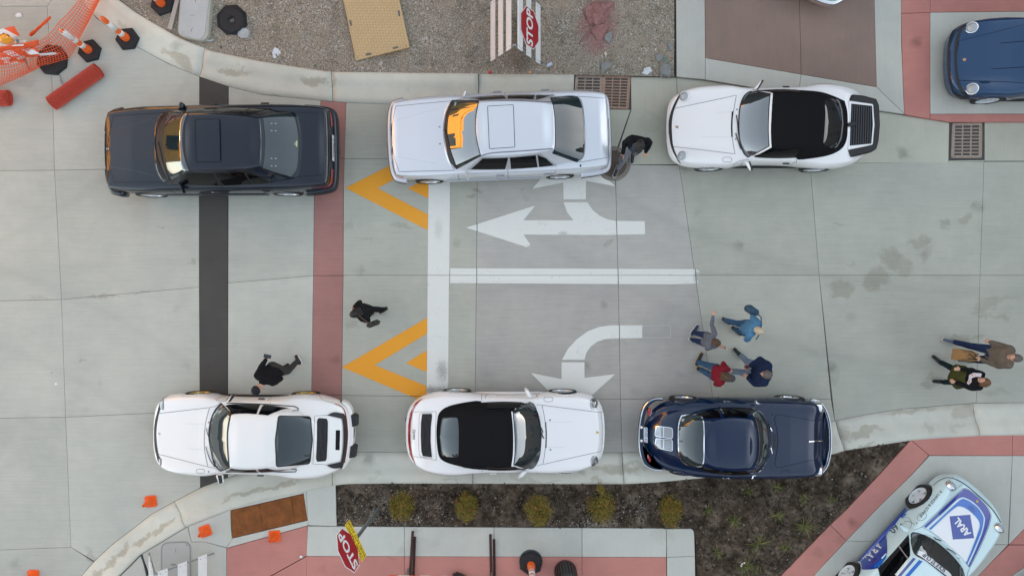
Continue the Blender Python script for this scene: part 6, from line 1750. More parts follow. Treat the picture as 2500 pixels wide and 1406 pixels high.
# ---- storm grates: a frame with real slots over a dark pit
def grate(label, corners, cols, rws, z, m, group):
    a, b, c, d = [P(*q, z) for q in corners]            # tl, tr, br, bl
    cen = (a + b + c + d) / 4
    t = empty('storm_grate', cen, 0, label, 'storm grate', group)
    def at(u, v, zz=0): 
        q = (a * (1 - u) + b * u) * (1 - v) + (d * (1 - u) + c * u) * v - cen; q.z = zz; return q
    us = [0.0, .055]; 
    for i in range(cols): us += [.055 + (.89) * (i + .07) / cols, .055 + .89 * (i + .93) / cols]
    us += [.945, 1.0]
    vs_ = [0.0, .035]
    for j in range(rws): vs_ += [.035 + .93 * (j + .17) / rws, .035 + .93 * (j + .83) / rws]
    vs_ += [.965, 1.0]
    bm = bmesh.new(); cache = {}
    def vt(i, j, k):
        if (i, j, k) not in cache: cache[(i, j, k)] = bm.verts.new(at(us[i], vs_[j], 0 if k == 0 else -.05))
        return cache[(i, j, k)]
    nu, nv = len(us) - 1, len(vs_) - 1
    hole = lambda i, j: 2 <= i < nu - 1 and 2 <= j < nv - 1 and i % 2 == 0 and j % 2 == 0
    for i in range(nu):
        for j in range(nv):
            if hole(i, j):
                for (p, q) in (((i, j), (i + 1, j)), ((i + 1, j), (i + 1, j + 1)), ((i + 1, j + 1), (i, j + 1)), ((i, j + 1), (i, j))):
                    bm.faces.new((vt(*p, 0), vt(*q, 0), vt(*q, 1), vt(*p, 1)))
            else: bm.faces.new((vt(i, j, 0), vt(i + 1, j, 0), vt(i + 1, j + 1, 0), vt(i, j + 1, 0)))
    from_bm('grating', fixn(bm), m, t)
    bm = bmesh.new()
    for (p, q) in (((0, 0), (1, 0)), ((1, 0), (1, 1)), ((1, 1), (0, 1)), ((0, 1), (0, 0))):
        u, v = at(*p), at(*q); dd = (v - u).normalized(); n = Vector((dd.y, -dd.x, 0)) * -.018
        pts = [u + n * -.2, v + n * -.2, v + n * .9, u + n * .9]
        bm2 = prism_bm([w.xy for w in pts], -.06, .006, bm)
    from_bm('frame', fixn(bm), m, t)
    bm = bmesh.new(); bm.faces.new([bm.verts.new(at(u, v, -.055)) for u, v in ((0, 0), (0, 1), (1, 1), (1, 0))])
    from_bm('pit', bm, M_PIT, t)
    return t
grate('left half of the rusty double storm grate beside the silver sedan', [(1407, 186), (1470, 187), (1467, 262), (1402, 260)], 3, 9, .004, M_IRON, 'storm grates in the gutters')
grate('right half of the double storm grate, more rusted', [(1474, 187), (1538, 188), (1533, 265), (1471, 263)], 3, 10, .004, M_IRONR, 'storm grates in the gutters')
grate('single storm grate in the gutter below the slate blue coupe', [(2327, 303), (2396, 302), (2395, 384), (2324, 384)], 3, 9, .006, M_IRON, 'storm grates in the gutters')

# ---- manhole lid
c = P(1497, 400)
t = empty('manhole_cover', c, 0, 'round rusty manhole cover behind the silver sedan under the bystander', 'manhole cover')
bm = bmesh.new(); lathe_bm(bm, [(.30, -.02), (.30, .010), (.285, .013), (.275, .008), (0, .008)], 40); 
for i in range(-4, 5):
    for j in range(-4, 5):
        if math.hypot(i, j) * .058 < .25: tube_bm(bm, (i * .058, j * .058, .006), (i * .058, j * .058, .013), .018, .014, 6)
from_bm('lid', fixn(bm), mat('manhole_iron', (.11, .082, .062), .8, var=.45, scale=9, bump=.4), t)
bm = bmesh.new(); lathe_bm(bm, [(.385, -.02), (.385, .005), (.37, .009), (.32, .009), (.31, .004), (.305, -.02)], 40)
from_bm('collar', fixn(bm), mat('manhole_collar', (.20, .18, .15), .9, var=.3, scale=8), t)

# ---- traffic cones (low, square foot, round tip with a hole)
def make_cone():
    t = empty('traffic_cone', (0, 0, 0)); 
    bm = bmesh.new()
    sq = rounded([(-.125, -.125), (.125, -.125), (.125, .125), (-.125, .125)], .04, 4)
    prism_bm(sq, 0, .028, bm, bevel=.006)
    from_bm('foot', fixn(bm), M_ORANGE, t, False)
    bm = bmesh.new(); lathe_bm(bm, [(.098, .026), (.09, .05), (.03, .315), (.028, .325), (.017, .325), (.017, .25), (0, .25)], 24); from_bm('body', fixn(bm), M_ORANGE, t, True)
    bm = bmesh.new(); lathe_bm(bm, [(.015, .318), (0, .318)], 16); from_bm('hole', bm, mat('cone_hole', (.18, .01, .004), .9), t)
    return t
CONES = [(369, 1223, .12, 0, 'orange cone standing alone on the road below the white coupe'), (502, 1295, .35, ZW, 'orange cone left of the rusty tactile plates'), (671, 1308, .05, ZW, 'orange cone on the red slab under the tactile plates'), (82, 1404, .0, 0, 'orange cone cut off by the lower edge on the road at far left')]
proto = None
for i, (x, y, rz, z, lab) in enumerate(CONES):
    if proto is None: o = proto = make_cone()
    else:
        o = proto.copy(); COL.objects.link(o)
        for ch in proto.children:
            d = ch.copy(); COL.objects.link(d); d.parent = o
    o.location = P(x, y, z); o.location.z = z; o.rotation_euler = (0, 0, rz)
    tag(o, lab, 'traffic cone', 'small orange traffic cones')

# ---- delineator posts on heavy rubber feet
def foot_bm(r, h, n=6, rot=0.0, hole=0.0):
    bm = bmesh.new()
    pr = [(r, 0), (r, h * .55), (r * .90, h), (hole or r * .3, h)] + ([(hole, 0), (r, 0)] if hole else [(0, h)])
    lathe_bm(bm, pr, n, Matrix.Rotation(rot, 4, 'Z'))
    return fixn(bm)
def delineator(label, base, top_px, h, rot, r=.26, bands=((.28, .40, 'w'), (.52, .63, 'w'), (.66, .98, 'w')), panel=False, z0=0.0):
    b = P(*base, z0)
    t = empty('delineator_post', b, 0, label, 'delineator', 'orange delineator posts')
    from_bm('foot', foot_bm(r, .085, 6, rot), M_RUBB, t)
    tip = P(*top_px, z0 + h) - b
    ax = Vector((tip.x, tip.y, h))
    def at(f): return Vector((ax.x * f, ax.y * f, .07 + (h - .07) * f))
    q = ax.to_track_quat('Z', 'Y').to_matrix().to_4x4()
    L = ax.length
    bm = bmesh.new(); lathe_bm(bm, [(.088, .05), (.086, .18), (.068, .22), (.062, L * .42), (.054, L * .44), (.052, L - .06), (.03, L), (0, L)], 24, q); from_bm('post', fixn(bm), M_ORANGE2, t, True)
    for f0, f1, k in bands:
        bm = bmesh.new(); rr = .0685 if f0 < .42 else .0585
        lathe_bm(bm, [(rr - .008, L * f0), (rr, L * f0 + .004), (rr - .003, L * f1 - .004), (rr - .010, L * f1)], 24, q); from_bm('reflective_band', fixn(bm), M_WHITEB, t, True)
    if panel:
        bm = bmesh.new(); M = Matrix.Translation(at(.80)) @ q
        pl = rounded([(-.075, -.20), (.075, -.20), (.075, .20), (-.075, .20)], .07, 5)
        bm2 = prism_bm(pl, -.012, .012); bm2.transform(M @ Matrix.Rotation(R(90), 4, 'X') @ Matrix.Rotation(panel, 4, 'Y')); from_bm('handle', bm2, M_WHITEB, t)
    return t
delineator('orange delineator with a white handle at its tip, inside the netting', (221, 126), (150, 75), 1.07, .25, panel=.3)
delineator('orange delineator with broad white top sleeve leaning over the kerb', (313, 97), (247, 43), 1.0, .1, bands=((.26, .38, 'w'), (.50, .80, 'w')))
delineator('orange delineator on the gravel next to the utility box, cut by the top edge', (398, 12), (352, -26), .95, .3, bands=((.42, .6, 'w'), (.7, .85, 'w')), z0=.06)
dl = delineator('orange delineator on a round pale lid at the lower edge by the litter bin', (1296, 1374), (1304, 1440), 1.0, .4, bands=((.22, .27, 'w'), (.31, .34, 'w'), (.38, .46, 'w'), (.5, .56, 'w')), z0=ZW + .03)
# the loose feet
o = from_bm('rubber_foot', foot_bm(.345, .085, 8, .3), M_RUBB); o.location = P(130, 148, 0)
tag(o, 'black octagonal rubber foot half covered by the orange netting', 'post foot', 'loose rubber feet')
o = empty('rubber_foot', on(gravel_b, 567, 50) - Vector((0, 0, .015)), .25, 'loose black rubber foot with an open socket lying on the gravel', 'post foot', 'loose rubber feet')
from_bm('plate', foot_bm(.35, .05, 8, .2, .075), M_RUBB, o)
bm = bmesh.new(); lathe_bm(bm, [(.275, .04), (.27, .088), (.24, .095), (.10, .095), (.078, .088), (.075, .0)], 40, Matrix.Translation((.02, -.03, 0))); from_bm('ring', fixn(bm), M_RUBB, o, True)
# scrap of white mesh beside it
t = None
bm = bmesh.new()
for i in range(-5, 6):
    for j in range(-4, 5):
        x, y = i * .026 + (j % 2) * .013, j * .024
        if math.hypot(x, y * 1.2) < .13:
            z = .03 * math.exp(-(x * x + y * y) * 60) + .012
            for k in range(3):
                a = k * math.pi / 3 + .2; tube_bm(bm, (x, y, z), (x + .026 * math.cos(a), y + .026 * math.sin(a), z - .004), .003, None, 4)
o = from_bm('mesh_scrap', bm, mat('white_plastic_mesh', (.70, .72, .73), .5)); o.location = on(gravel_b, 596, 84) + Vector((0, 0, .03)); tag(o, 'crumpled scrap of white plastic mesh beside the loose rubber foot', 'mesh scrap')
c = P(1296, 1369, ZW)
bm = bmesh.new(); lathe_bm(bm, [(.255, 0), (.255, .022), (.235, .03), (.22, .018), (0, .018)], 40); o = from_bm('access_lid', fixn(bm), mat('dark_lid_ring', (.05, .055, .06), .7), None, True); o.location = c
tag(o, 'round dark rimmed access lid under the delineator at the lower edge', 'lid')

# ---- orange mesh: fence draped past the posts, rolls on the ground
M_NET = mat('orange_netting', (.80, .115, .03), .5); M_ROLL = mat('red_orange_netting', (.52, .075, .045), .6, var=.12, scale=20)
def net(name, label, A, B, n, m_, wire, parent=None):
    a, b = catmull(A, 8), catmull(B, 8)
    def rs(p):
        d = np.r_[0, np.cumsum(np.linalg.norm(np.diff(p, axis=0), axis=1))]; t = np.linspace(0, d[-1], n)
        return np.stack([np.interp(t, d, p[:, k]) for k in range(3)], 1)
    a, b = rs(a), rs(b); V = []; F = []
    for i in range(n):
        for j in range(m_):
            t = j / (m_ - 1); q = a[i] * (1 - t) + b[i] * t
            s = .05 * noise.noise(Vector((i * .13, j * .3, 1.7))) * math.sin(math.pi * t)
            V.append((q[0] + s * .6, q[1] + s, max(.006, q[2] - .10 * math.sin(math.pi * t) * (q[2] > .1) + s * .5)))
    for i in range(n - 1):
        for j in range(m_ - 1): F.append((i * m_ + j, i * m_ + j + 1, (i + 1) * m_ + j + 1, (i + 1) * m_ + j))
    o = from_py(name, V, F, M_NET, parent)
    w = o.modifiers.new('strands', 'WIREFRAME'); w.thickness = wire; w.use_replace = True; w.use_even_offset = False; w.use_boundary = True
    return tag(o, label, 'netting') if label else o
W = lambda x, y, z: tuple(P(x, y, z))
net('safety_netting', 'orange plastic safety netting strung between the posts and the striped barricade', [W(212, -30, .95), W(178, 20, .95), W(140, 60, .85), W(112, 92, .8), W(70, 112, .85), W(30, 125, .9), W(-30, 140, .9)],
    [W(258, -30, .04), W(228, 30, .04), W(196, 90, .06), W(172, 138, .10), W(148, 148, .12), W(96, 165, .06), W(50, 188, .03), W(-30, 222, .03)], 54, 11, .016)
def bunch(name, label, A, B, seed):
    a, b = catmull(A, 6), catmull(B, 6); V, F = [], []
    n, m_ = len(a), 7
    for i in range(n):
        for j in range(m_):
            t = j / (m_ - 1); q = a[i] * (1 - t) + b[i] * t
            V.append((q[0], q[1], q[2] + .04 * noise.noise(Vector((i * .7 + seed, j * 1.1, 0)))))
    for i in range(n - 1):
        for j in range(m_ - 1): F.append((i * m_ + j, i * m_ + j + 1, (i + 1) * m_ + j + 1, (i + 1) * m_ + j))
    o = from_py(name, V, F, M_NET, None, True); s = o.modifiers.new('thick', 'SOLIDIFY'); s.thickness = .012
    return tag(o, label, 'netting', 'bunched netting at the barricade')
bunch('netting_fold', 'bunched strip of orange netting hanging over the barricade at the left edge', [W(-30, 122, .9), W(20, 112, .92), W(60, 106, .92), W(92, 98, .9)], [W(-30, 136, .8), W(20, 124, .8), W(60, 120, .78), W(96, 110, .8)], 1)
bunch('netting_fold', 'straight orange edge band of the netting standing up towards the paved corner', [W(70, 86, .95), W(96, 64, .98), W(122, 40, 1.0)], [W(76, 90, .85), W(100, 69, .9), W(125, 45, .95)], 2)
def roll(name, label, p0, p1, r, flat):
    a, b = P(*p0, r * flat), P(*p1, r * flat)
    d = (b - a); L = d.length; c = (a + b) / 2
    o = empty(name, (c.x, c.y, 0), math.atan2(d.y, d.x), label, 'netting roll', 'rolls of orange netting')
    bm = bmesh.new()
    ns, nl = 30, int(L / .045)
    V, F = [], []
    for i in range(nl + 1):
        for j in range(ns):
            t = 2 * math.pi * j / ns; rr = 1 + .04 * noise.noise(Vector((i * .4, j * .5, 2)))
            V.append((-L / 2 + L * i / nl, r * rr * math.cos(t), r * flat + r * flat * rr * math.sin(t)))
    for i in range(nl):
        for j in range(ns): F.append((i * ns + j, i * ns + (j + 1) % ns, (i + 1) * ns + (j + 1) % ns, (i + 1) * ns + j))
    m = from_py('outer_wrap', V, F, M_ROLL, o); w = m.modifiers.new('strands', 'WIREFRAME'); w.thickness = .026; w.use_even_offset = False
    bm = bmesh.new(); lathe_bm(bm, [(0, -L / 2), (r * .93, -L / 2), (r * .93, L / 2), (0, L / 2)], 24, Matrix.Translation((0, 0, r * flat)) @ Matrix.Diagonal((1, 1, flat, 1)) @ Matrix.Rotation(R(90), 4, 'Y'))
    from_bm('inner_wrap', fixn(bm), mat('dark_red_netting', (.30, .035, .025), .8), o)
    bm = bmesh.new()
    for k in range(5):
        rr = r * (.9 - k * .16); lathe_bm(bm, [(rr - .008, L / 2), (rr - .008, L / 2 + .012), (rr, L / 2 + .012), (rr, L / 2)], 24, Matrix.Translation((0, 0, r * flat)) @ Matrix.Diagonal((1, 1, flat, 1)) @ Matrix.Rotation(R(90), 4, 'Y'))
    from_bm('end_coil', fixn(bm), M_ROLL, o)
roll('netting_roll', 'full roll of red orange netting lying on the road by the rubber foot', (126, 253), (241, 171), .155, .8)
roll('netting_roll', 'end of a second netting roll poking in from the left edge', (-60, 242), (22, 240), .16, .75)
t = empty('metal_stake', P(150, 196, 0), 0, 'thin grey steel stake lying between the rubber foot and the netting roll', 'stake')
bm = bmesh.new(); tube_bm(bm, P(145, 183, .02) - t.location, P(152, 206, .02) - t.location, .011, None, 8); from_bm('shaft', bm, M_STEEL, t)
bm = bmesh.new(); tube_bm(bm, P(146, 196, .03) - t.location, P(151, 206, .02) - t.location, .008, None, 6); from_bm('hook', bm, M_STEEL, t)

# ---- striped barricade with an amber lamp at the left edge
def stripe_mat(name, a, b, ang, per, ph=0.0):
    t = NT(name); tc = t.nt.nodes.new('ShaderNodeTexCoord')
    d = t.vmath('DOT_PRODUCT', tc.outputs['Object'], (math.cos(ang) / per, 0, math.sin(ang) / per), 'v')
    f = t.math('FRACT', t.math('ADD', d, ph + 100.0))
    t.link(t.mix(t.math('GREATER_THAN', f, .5), a + (1,), b + (1,)), t.b.inputs['Base Color']); t.b.inputs['Roughness'].default_value = .4
    return t.m
M_STRIPE = stripe_mat('orange_white_stripes', (.80, .10, .015), (.72, .72, .70), R(45), .30)
def board(name, p0, p1, hgt, thick, m, parent, tilt=0.0):
    """Rail from p0 to p1 (its lower edge), hgt tall."""
    p0, p1 = Vector(p0), Vector(p1); d = p1 - p0; L = d.length
    o = empty('x'); bpy.data.objects.remove(o)
    bm = bmesh.new(); box_bm(bm, (L / 2, 0, hgt / 2), (L, thick, hgt)); bmesh.ops.bevel(bm, geom=bm.edges[:], offset=.004, segments=1, affect='EDGES')
    q = from_bm(name, bm, m, parent)
    q.location = p0; q.rotation_euler = (tilt, -math.asin(max(-1, min(1, d.z / L))), math.atan2(d.y, d.x))
    return q
t = empty('striped_barricade', P(-30, 128, 0), 0, 'orange and white striped folding barricade with an amber lamp behind the netting', 'barricade', 'barricades')
L0 = t.location
b = board('board', P(-90, 122, .80) - L0, P(48, 88, .92) - L0, .2, .03, M_STRIPE, t, R(-55)); board('board', P(-90, 150, .55) - L0, P(95, 132, .62) - L0, .2, .03, M_STRIPE, t, R(-50)); board('board', P(-90, 172, .25) - L0, P(60, 152, .3) - L0, .2, .03, M_STRIPE, t, R(-50))
board('board', P(-90, 104, .74) - L0, P(66, 100, .80) - L0, .18, .03, M_WHITEB, t, R(50))
bm = bmesh.new(); tube_bm(bm, P(60, 110, 0) - L0, P(40, 96, 1.0) - L0, .02, None, 8); tube_bm(bm, P(70, 168, 0) - L0, P(40, 96, 1.0) - L0, .02, None, 8); from_bm('leg', bm, M_STEEL, t)
bm = bmesh.new(); lathe_bm(bm, [(0, -.05), (.10, -.05), (.105, 0), (.10, .05), (.06, .062), (0, .065)], 24, Matrix.Translation(P(14, 96, 1.08) - L0) @ Matrix.Rotation(R(70), 4, 'X') @ Matrix.Rotation(R(25), 4, 'Y'))
from_bm('warning_lamp', fixn(bm), mat('amber_lamp', (.85, .33, .01), .15, coat=1), t, True)
bm = bmesh.new(); box_bm(bm, P(22, 100, 1.0) - L0, (.14, .10, .14)); bmesh.ops.bevel(bm, geom=bm.edges[:], offset=.015, segments=2, affect='EDGES'); from_bm('lamp_case', bm, mat('lamp_case_orange', (.80, .30, .12), .5), t)
bm = bmesh.new(); tube_bm(bm, P(8, 82, 1.12) - L0, P(22, 89, 1.12) - L0, .014, None, 8); from_bm('lamp_bracket', bm, mat('dark_bracket', (.07, .07, .08), .5), t)
# striped tape hanging with the netting
bunch('barrier_tape', 'white and orange tape trailing across the netting', [W(10, 150, .5), W(70, 134, .55), W(140, 128, .4)], [W(10, 156, .48), W(70, 140, .52), W(150, 132, .38)], 4)
bpy.data.objects['barrier_tape'].data.materials.clear(); bpy.data.objects['barrier_tape'].data.materials.append(M_STRIPE); bpy.data.objects['barrier_tape']['category'] = 'tape'
del bpy.data.objects['barrier_tape']['group']

# ---- A-frame barricades with white backs
def aframe(label, ridge_x, y0, y1, rails_l, rails_r, z0, spread, ml, mr):
    t = empty('folding_barricade', (ridge_x, (y0 + y1) / 2, z0), 0, label, 'barricade', 'barricades')
    hl = (y1 - y0) / 2
    zt = 1.12
    def xs(z, sg): return sg * (.03 + spread * (zt - z) / zt)
    for sg, rails, mm in ((-1, rails_l, ml), (1, rails_r, mr)):
        for z, off in rails:
            bm = bmesh.new(); box_bm(bm, (0, 0, 0), (.022, 2 * hl, .20)); bmesh.ops.bevel(bm, geom=bm.edges[:], offset=.004, segments=1, affect='EDGES')
            o = from_bm('board', bm, mm, t)
            o.location = (xs(z, sg), off, z); o.rotation_euler = (0, sg * -math.atan2(spread, zt), 0)
            bm = bmesh.new()
            for e in (-1, 1):
                for k in (-.055, .055): tube_bm(bm, (sg * .010, e * (hl - .06), k), (sg * .016, e * (hl - .06), k), .008, None, 8)
            b = from_bm('bolt', bm, M_INK, o)
        for e in (-1, 1):
            bm = bmesh.new(); tube_bm(bm, (xs(0, sg) - sg * .02, e * (hl - .05), 0), (-sg * .015, e * (hl - .05), zt), .018, None, 6)
            from_bm('leg', bm, M_STEEL, t)
    return t
af = aframe('white backed folding barricade that carries the stop sign on the gravel', .05, 4.87, 6.15, [(.35, -.005), (.66, 0), (.96, 0)], [(.25, -.04), (.63, -.02), (.96, 0)], .05, .62, M_WHITEK, M_WHITEB)
# stop sign on its right face
def octagon(r): return [(r * math.cos(R(22.5 + 45 * k)), r * math.sin(R(22.5 + 45 * k))) for k in range(8)]
def stop_sign(parent, M, size, name='stop_sign'):
    """M: x = reading direction, y = up, z = towards the reader."""
    r = size / 2 / math.cos(R(22.5))
    s = empty('x'); bpy.data.objects.remove(s)
    bm = prism_bm(octagon(r), -.004, 0); bm.transform(M); o = from_bm('sign_panel', bm, M_WHITEB, parent)
    bm = prism_bm(octagon(r * .955), 0, .002); bm.transform(M); from_bm('sign_face', bm, M_SIGNRED, o)
    text_plane('lettering', 'STOP', M @ Matrix.Translation((0, 0, .0035)), size * .475, M_WHITEB, o, .80, bold=.012)
    return o
ang = math.atan2(.62, 1.12)
# right face normal points to +x, up the slope is towards the ridge
nrm = Vector((math.cos(ang), 0, math.sin(ang))); up = Vector((-math.sin(ang), 0, math.cos(ang))); rgt = up.cross(nrm)
cM = Vector((.03 + .62 * (1.12 - .62) / 1.12, -.06, .62)) + nrm * .022
Ms = Matrix((( rgt.x, up.x, nrm.x, cM.x), (rgt.y, up.y, nrm.y, cM.y), (rgt.z, up.z, nrm.z, cM.z), (0, 0, 0, 1)))
st = empty('stop_sign', Vector(af.location), 0, 'stop sign panel hung on the folding barricade in the gravel yard', 'stop sign', 'stop signs')
stop_sign(st, Ms, .82)
for q, lab in ((0, 1),):
    aframe('white backed folding barricade at the lower left corner on the pavement', -7.22, -7.02, -5.735, [(.35, 0), (.66, 0), (.96, 0)], [(.25, 0), (.64, 0), (1.0, 0)], ZW, .70, M_WHITEB, M_WHITEB)

# ---- stop sign on a post with the yellow plate
b = on(soil_b, 927, 1236)
t = empty('stop_sign_post', b, 0, 'stop sign with a yellow plate on a grey steel post in the planting bed', 'stop sign', 'stop signs')
bm = bmesh.new()
for (x, y, sx, sy) in ((0, .0, .045, .012), (-.028, -.018, .012, .03), (.028, -.018, .012, .03)): box_bm(bm, (x, y, 1.40), (sx, sy, 2.9), None)
rgt = Vector((-.425, .905, 0)).normalized(); nrm = rgt.cross(Vector((0, 0, 1)))
sc_ = P(850, 1342, 2.60) - b
rotp = Matrix(((rgt.x, -nrm.x, 0), (rgt.y, -nrm.y, 0), (0, 0, 1)))
bm.transform(rotp.to_4x4())
for v in bm.verts: v.co.x += (sc_.x - nrm.x * .05) * v.co.z / 2.6; v.co.y += (sc_.y - nrm.y * .05) * v.co.z / 2.6
from_bm('post', bm, M_STEEL, t)
def Mat(c): return Matrix(((rgt.x, 0, nrm.x, c.x), (rgt.y, 0, nrm.y, c.y), (0, 1, nrm.z, c.z), (0, 0, 0, 1)))
tilt = Matrix.Rotation(R(-4), 4, 'X')
stop_sign(t, Mat(sc_) @ tilt, .76)
pc = Vector((sc_.x * .8 + nrm.x * .02, sc_.y * .8 + nrm.y * .02, 2.06))
M = Mat(pc) @ tilt
bm = prism_bm(rounded([(-.38, -.15), (.38, -.15), (.38, .15), (-.38, .15)], .04), -.004, 0); bm.transform(M); o = from_bm('plate', bm, M_SIGNY, t)
bm = prism_bm(rounded([(-.365, -.135), (.365, -.135), (.365, .135), (-.365, .135)], .035), 0, .001); bm.transform(M); from_bm('plate_border', bm, M_INK, o)
bm = prism_bm(rounded([(-.355, -.125), (.355, -.125), (.355, .125), (-.355, .125)], .03), .001, .002); bm.transform(M); from_bm('plate_face', bm, M_SIGNY, o)
text_plane('lettering', 'CROSS TRAFFIC', M @ Matrix.Translation((0, .058, .003)), .115, M_INK, o, .80, bold=.002); text_plane('lettering', 'DOES NOT STOP', M @ Matrix.Translation((0, -.06, .003)), .115, M_INK, o, .80, bold=.002)

# ---- utility box, lath, diamond plate in the yard
g = on(gravel_b, 475, 45)
t = empty('utility_box', (g.x, g.y, .05), 0, 'grey lidded utility box half sunk in the gravel', 'utility box')
q = [P(x, y, .17) - t.location for x, y in ((441, -18), (515, -12), (513, 22), (508, 88), (500, 98), (488, 99), (444, 90), (435, 82), (434, 70))]
bm = prism_bm(rounded([w.xy for w in q], .05), -.05, .13, bevel=.015); from_bm('case', bm, mat('box_beige', (.42, .41, .35), .7, var=.12, scale=5), t)
q2 = [P(x, y, .18) - t.location for x, y in ((445, -18), (512, -12), (508, 20), (500, 86), (492, 95), (482, 96), (448, 87), (438, 80), (437, 70))]
bm = prism_bm(rounded([w.xy for w in q2], .05), .12, .142, bevel=.004); from_bm('lid', bm, mat('box_lid_grey', (.44, .45, .44), .7, var=.14, scale=4), t)
bm = bmesh.new(); tube_bm(bm, P(470, 68, .19) - t.location, P(466, 78, .19) - t.location, .005, None, 6); tube_bm(bm, P(478, 8, .19) - t.location, P(477, 0, .19) - t.location, .005, None, 6); from_bm('pull_ring', bm, M_INK, t)
bm = bmesh.new(); box_bm(bm, P(470, 38, .192) - t.location, (.11, .025, .003)); from_bm('name_slot', bm, mat('box_slot', (.36, .36, .35), .7), t)
bm = bmesh.new(); tube_bm(bm, P(446, 79, .19) - t.location, P(446, 79, .196) - t.location, .009, None, 8); from_bm('screw', bm, M_INK, t)
g = on(gravel_b, 425, 45)
bm = prism_bm([P(x, y, .12).xy for x, y in ((433, -20), (443, -20), (419, 74), (409, 70))], .10, .13, bevel=.003); tag(from_bm('timber_lath', bm, mat('weathered_timber', (.40, .36, .32), .85, var=.15, scale=12)), 'weathered timber lath leaning against the utility box', 'timber')
bm = bmesh.new()
for i in range(9):
    a0, a1 = R(200 + i * 15), R(200 + (i + 1) * 15); c = on(gravel_b, 514, 100) + Vector((0, .03, .03)); tube_bm(bm, c + Vector((math.cos(a0) * .09, math.sin(a0) * .05, 0)), c + Vector((math.cos(a1) * .09, math.sin(a1) * .05, 0)), .02, None, 8)
tag(from_bm('pipe_stub', bm, mat('pale_pipe', (.40, .45, .45), .6)), 'short bent grey pipe under the utility box', 'pipe')
PLATE = [(832, -30), (968, -30), (1000, 116), (869, 148)]
t = empty('tread_plate', P(920, 60, .13), 0, 'tan diamond tread road plate lying on the gravel', 'road plate')
M_TAN = mat('tan_plate', (.52, .37, .19), .55, var=.10, scale=3.5)
c0 = Vector(t.location); pz = .13
bm = prism_bm([(P(x, y, pz) - c0).xy for x, y in PLATE], -.05, 0, bevel=.004); from_bm('sheet', bm, M_TAN, t)
bm = bmesh.new()
a, b_, c_, d_ = [P(x, y, pz) - c0 for x, y in PLATE]
ex = (b_ - a).normalized(); ey = (d_ - a).normalized(); Wd, Ht = (b_ - a).length, (d_ - a).length
k = 0
for i in range(int(Wd / .062)):
    for j in range(int(Ht / .062)):
        u, v = (i + .5) * .062, (j + .5) * .062
        if u > Wd - .05 or v > Ht - .06: continue
        for s_ in ((1, 0) if (i + j) % 2 else (0, 1)):
            dd = (ex + ey).normalized() if (i + j) % 2 == 0 else (ex - ey).normalized(); break
        w = a + ex * u + ey * v; n = Vector((-dd.y, dd.x, 0))
        pts = [w - dd * .034, w + n * .009, w + dd * .034, w - n * .009]
        vs4 = [bm.verts.new((p_.x, p_.y, .0005)) for p_ in pts]; tp = bm.verts.new((w.x, w.y, .009))
        for e in range(4): bm.faces.new((vs4[e], vs4[(e + 1) % 4], tp))
o = from_bm('tread_pattern', fixn(bm), mat('tan_tread', (.42, .28, .135), .5, var=.35, scale=25), t); o['kind'] = 'stuff'
for (x, y, an) in ((856, 57, 1.42), (974, 33, 1.42), (900, 133, -.2), (966, 117, -.2)):
    w = P(x, y, pz) - c0
    bm = prism_bm([(Matrix.Rotation(-an if abs(an) > 1 else an * -1, 2) @ Vector(q)) + w.xy for q in rounded([(-.065, -.022), (.065, -.022), (.065, .022), (-.065, .022)], .02)], 0, .002); from_bm('lifting_slot', bm, mat('slot_grey', (.10, .10, .095), .8, var=.5, scale=40), t)
for (x, y) in ((873, 141), (992, 112)):
    w = P(x, y, pz) - c0; bm = bmesh.new(); tube_bm(bm, w, w + Vector((0, 0, .002)), .011, None, 10); from_bm('bolt_hole', bm, M_INK, t)

# ---- flush utility cover in the pavement, lower left
M_COV = mat('cover_concrete', (.42, .42, .39), .8, var=.08, scale=4)
t = empty('utility_cover', P(444, 1370, ZW), 0, 'flush concrete utility cover in the pavement under the folding barricade', 'utility cover')
out_ = rounded([(392, 1470), (392, 1322), (467, 1319), (468, 1470)], 20, 6)
inn_ = offset_poly(out_, -3.5)
bm = prism_bm([(P(q[0], q[1], ZW + .004) - t.location).xy for q in out_], -.03, .004); from_bm('cover_frame', bm, mat('cover_rim', (.36, .36, .33), .8), t)
bm = prism_bm([(P(q[0], q[1], ZW + .006) - t.location).xy for q in offset_poly(out_, -2.8)], .0, .0055); from_bm('cover_gap', bm, mat('cover_gap', (.10, .10, .10), .9), t)
bm = prism_bm([(P(q[0], q[1], ZW + .006) - t.location).xy for q in offset_poly(out_, -3.8)], .0, .008, bevel=.002); from_bm('cover_lid', bm, M_COV, t)
for (x0, y0, x1, y1, w_) in ((429, 1338, 430, 1348, .004), (418, 1377, 430, 1377, .012)):
    bm = bmesh.new(); p_, q_ = P(x0, y0, ZW) - t.location, P(x1, y1, ZW) - t.location
    tube_bm(bm, p_ + Vector((0, 0, .009)), q_ + Vector((0, 0, .009)), w_, None, 6); from_bm('lifting_key_slot', bm, mat('slot_grey2', (.2, .2, .19), .8), t)
bm = bmesh.new(); p_ = P(457, 1329.5, ZW) - t.location; tube_bm(bm, p_, p_ + Vector((0, 0, .011)), .012, None, 10); from_bm('lid_bolt', bm, M_INK, t)
bm = prism_bm([P(x, y, ZW).xy for x, y in ((344, 1353), (348, 1353), (362, 1404), (358, 1406), (352, 1380))], ZW - .02, ZW + .012); tag(from_bm('pavement_gap', bm, M_INK, walk))  # black strip laid into the gap between the paving slabs

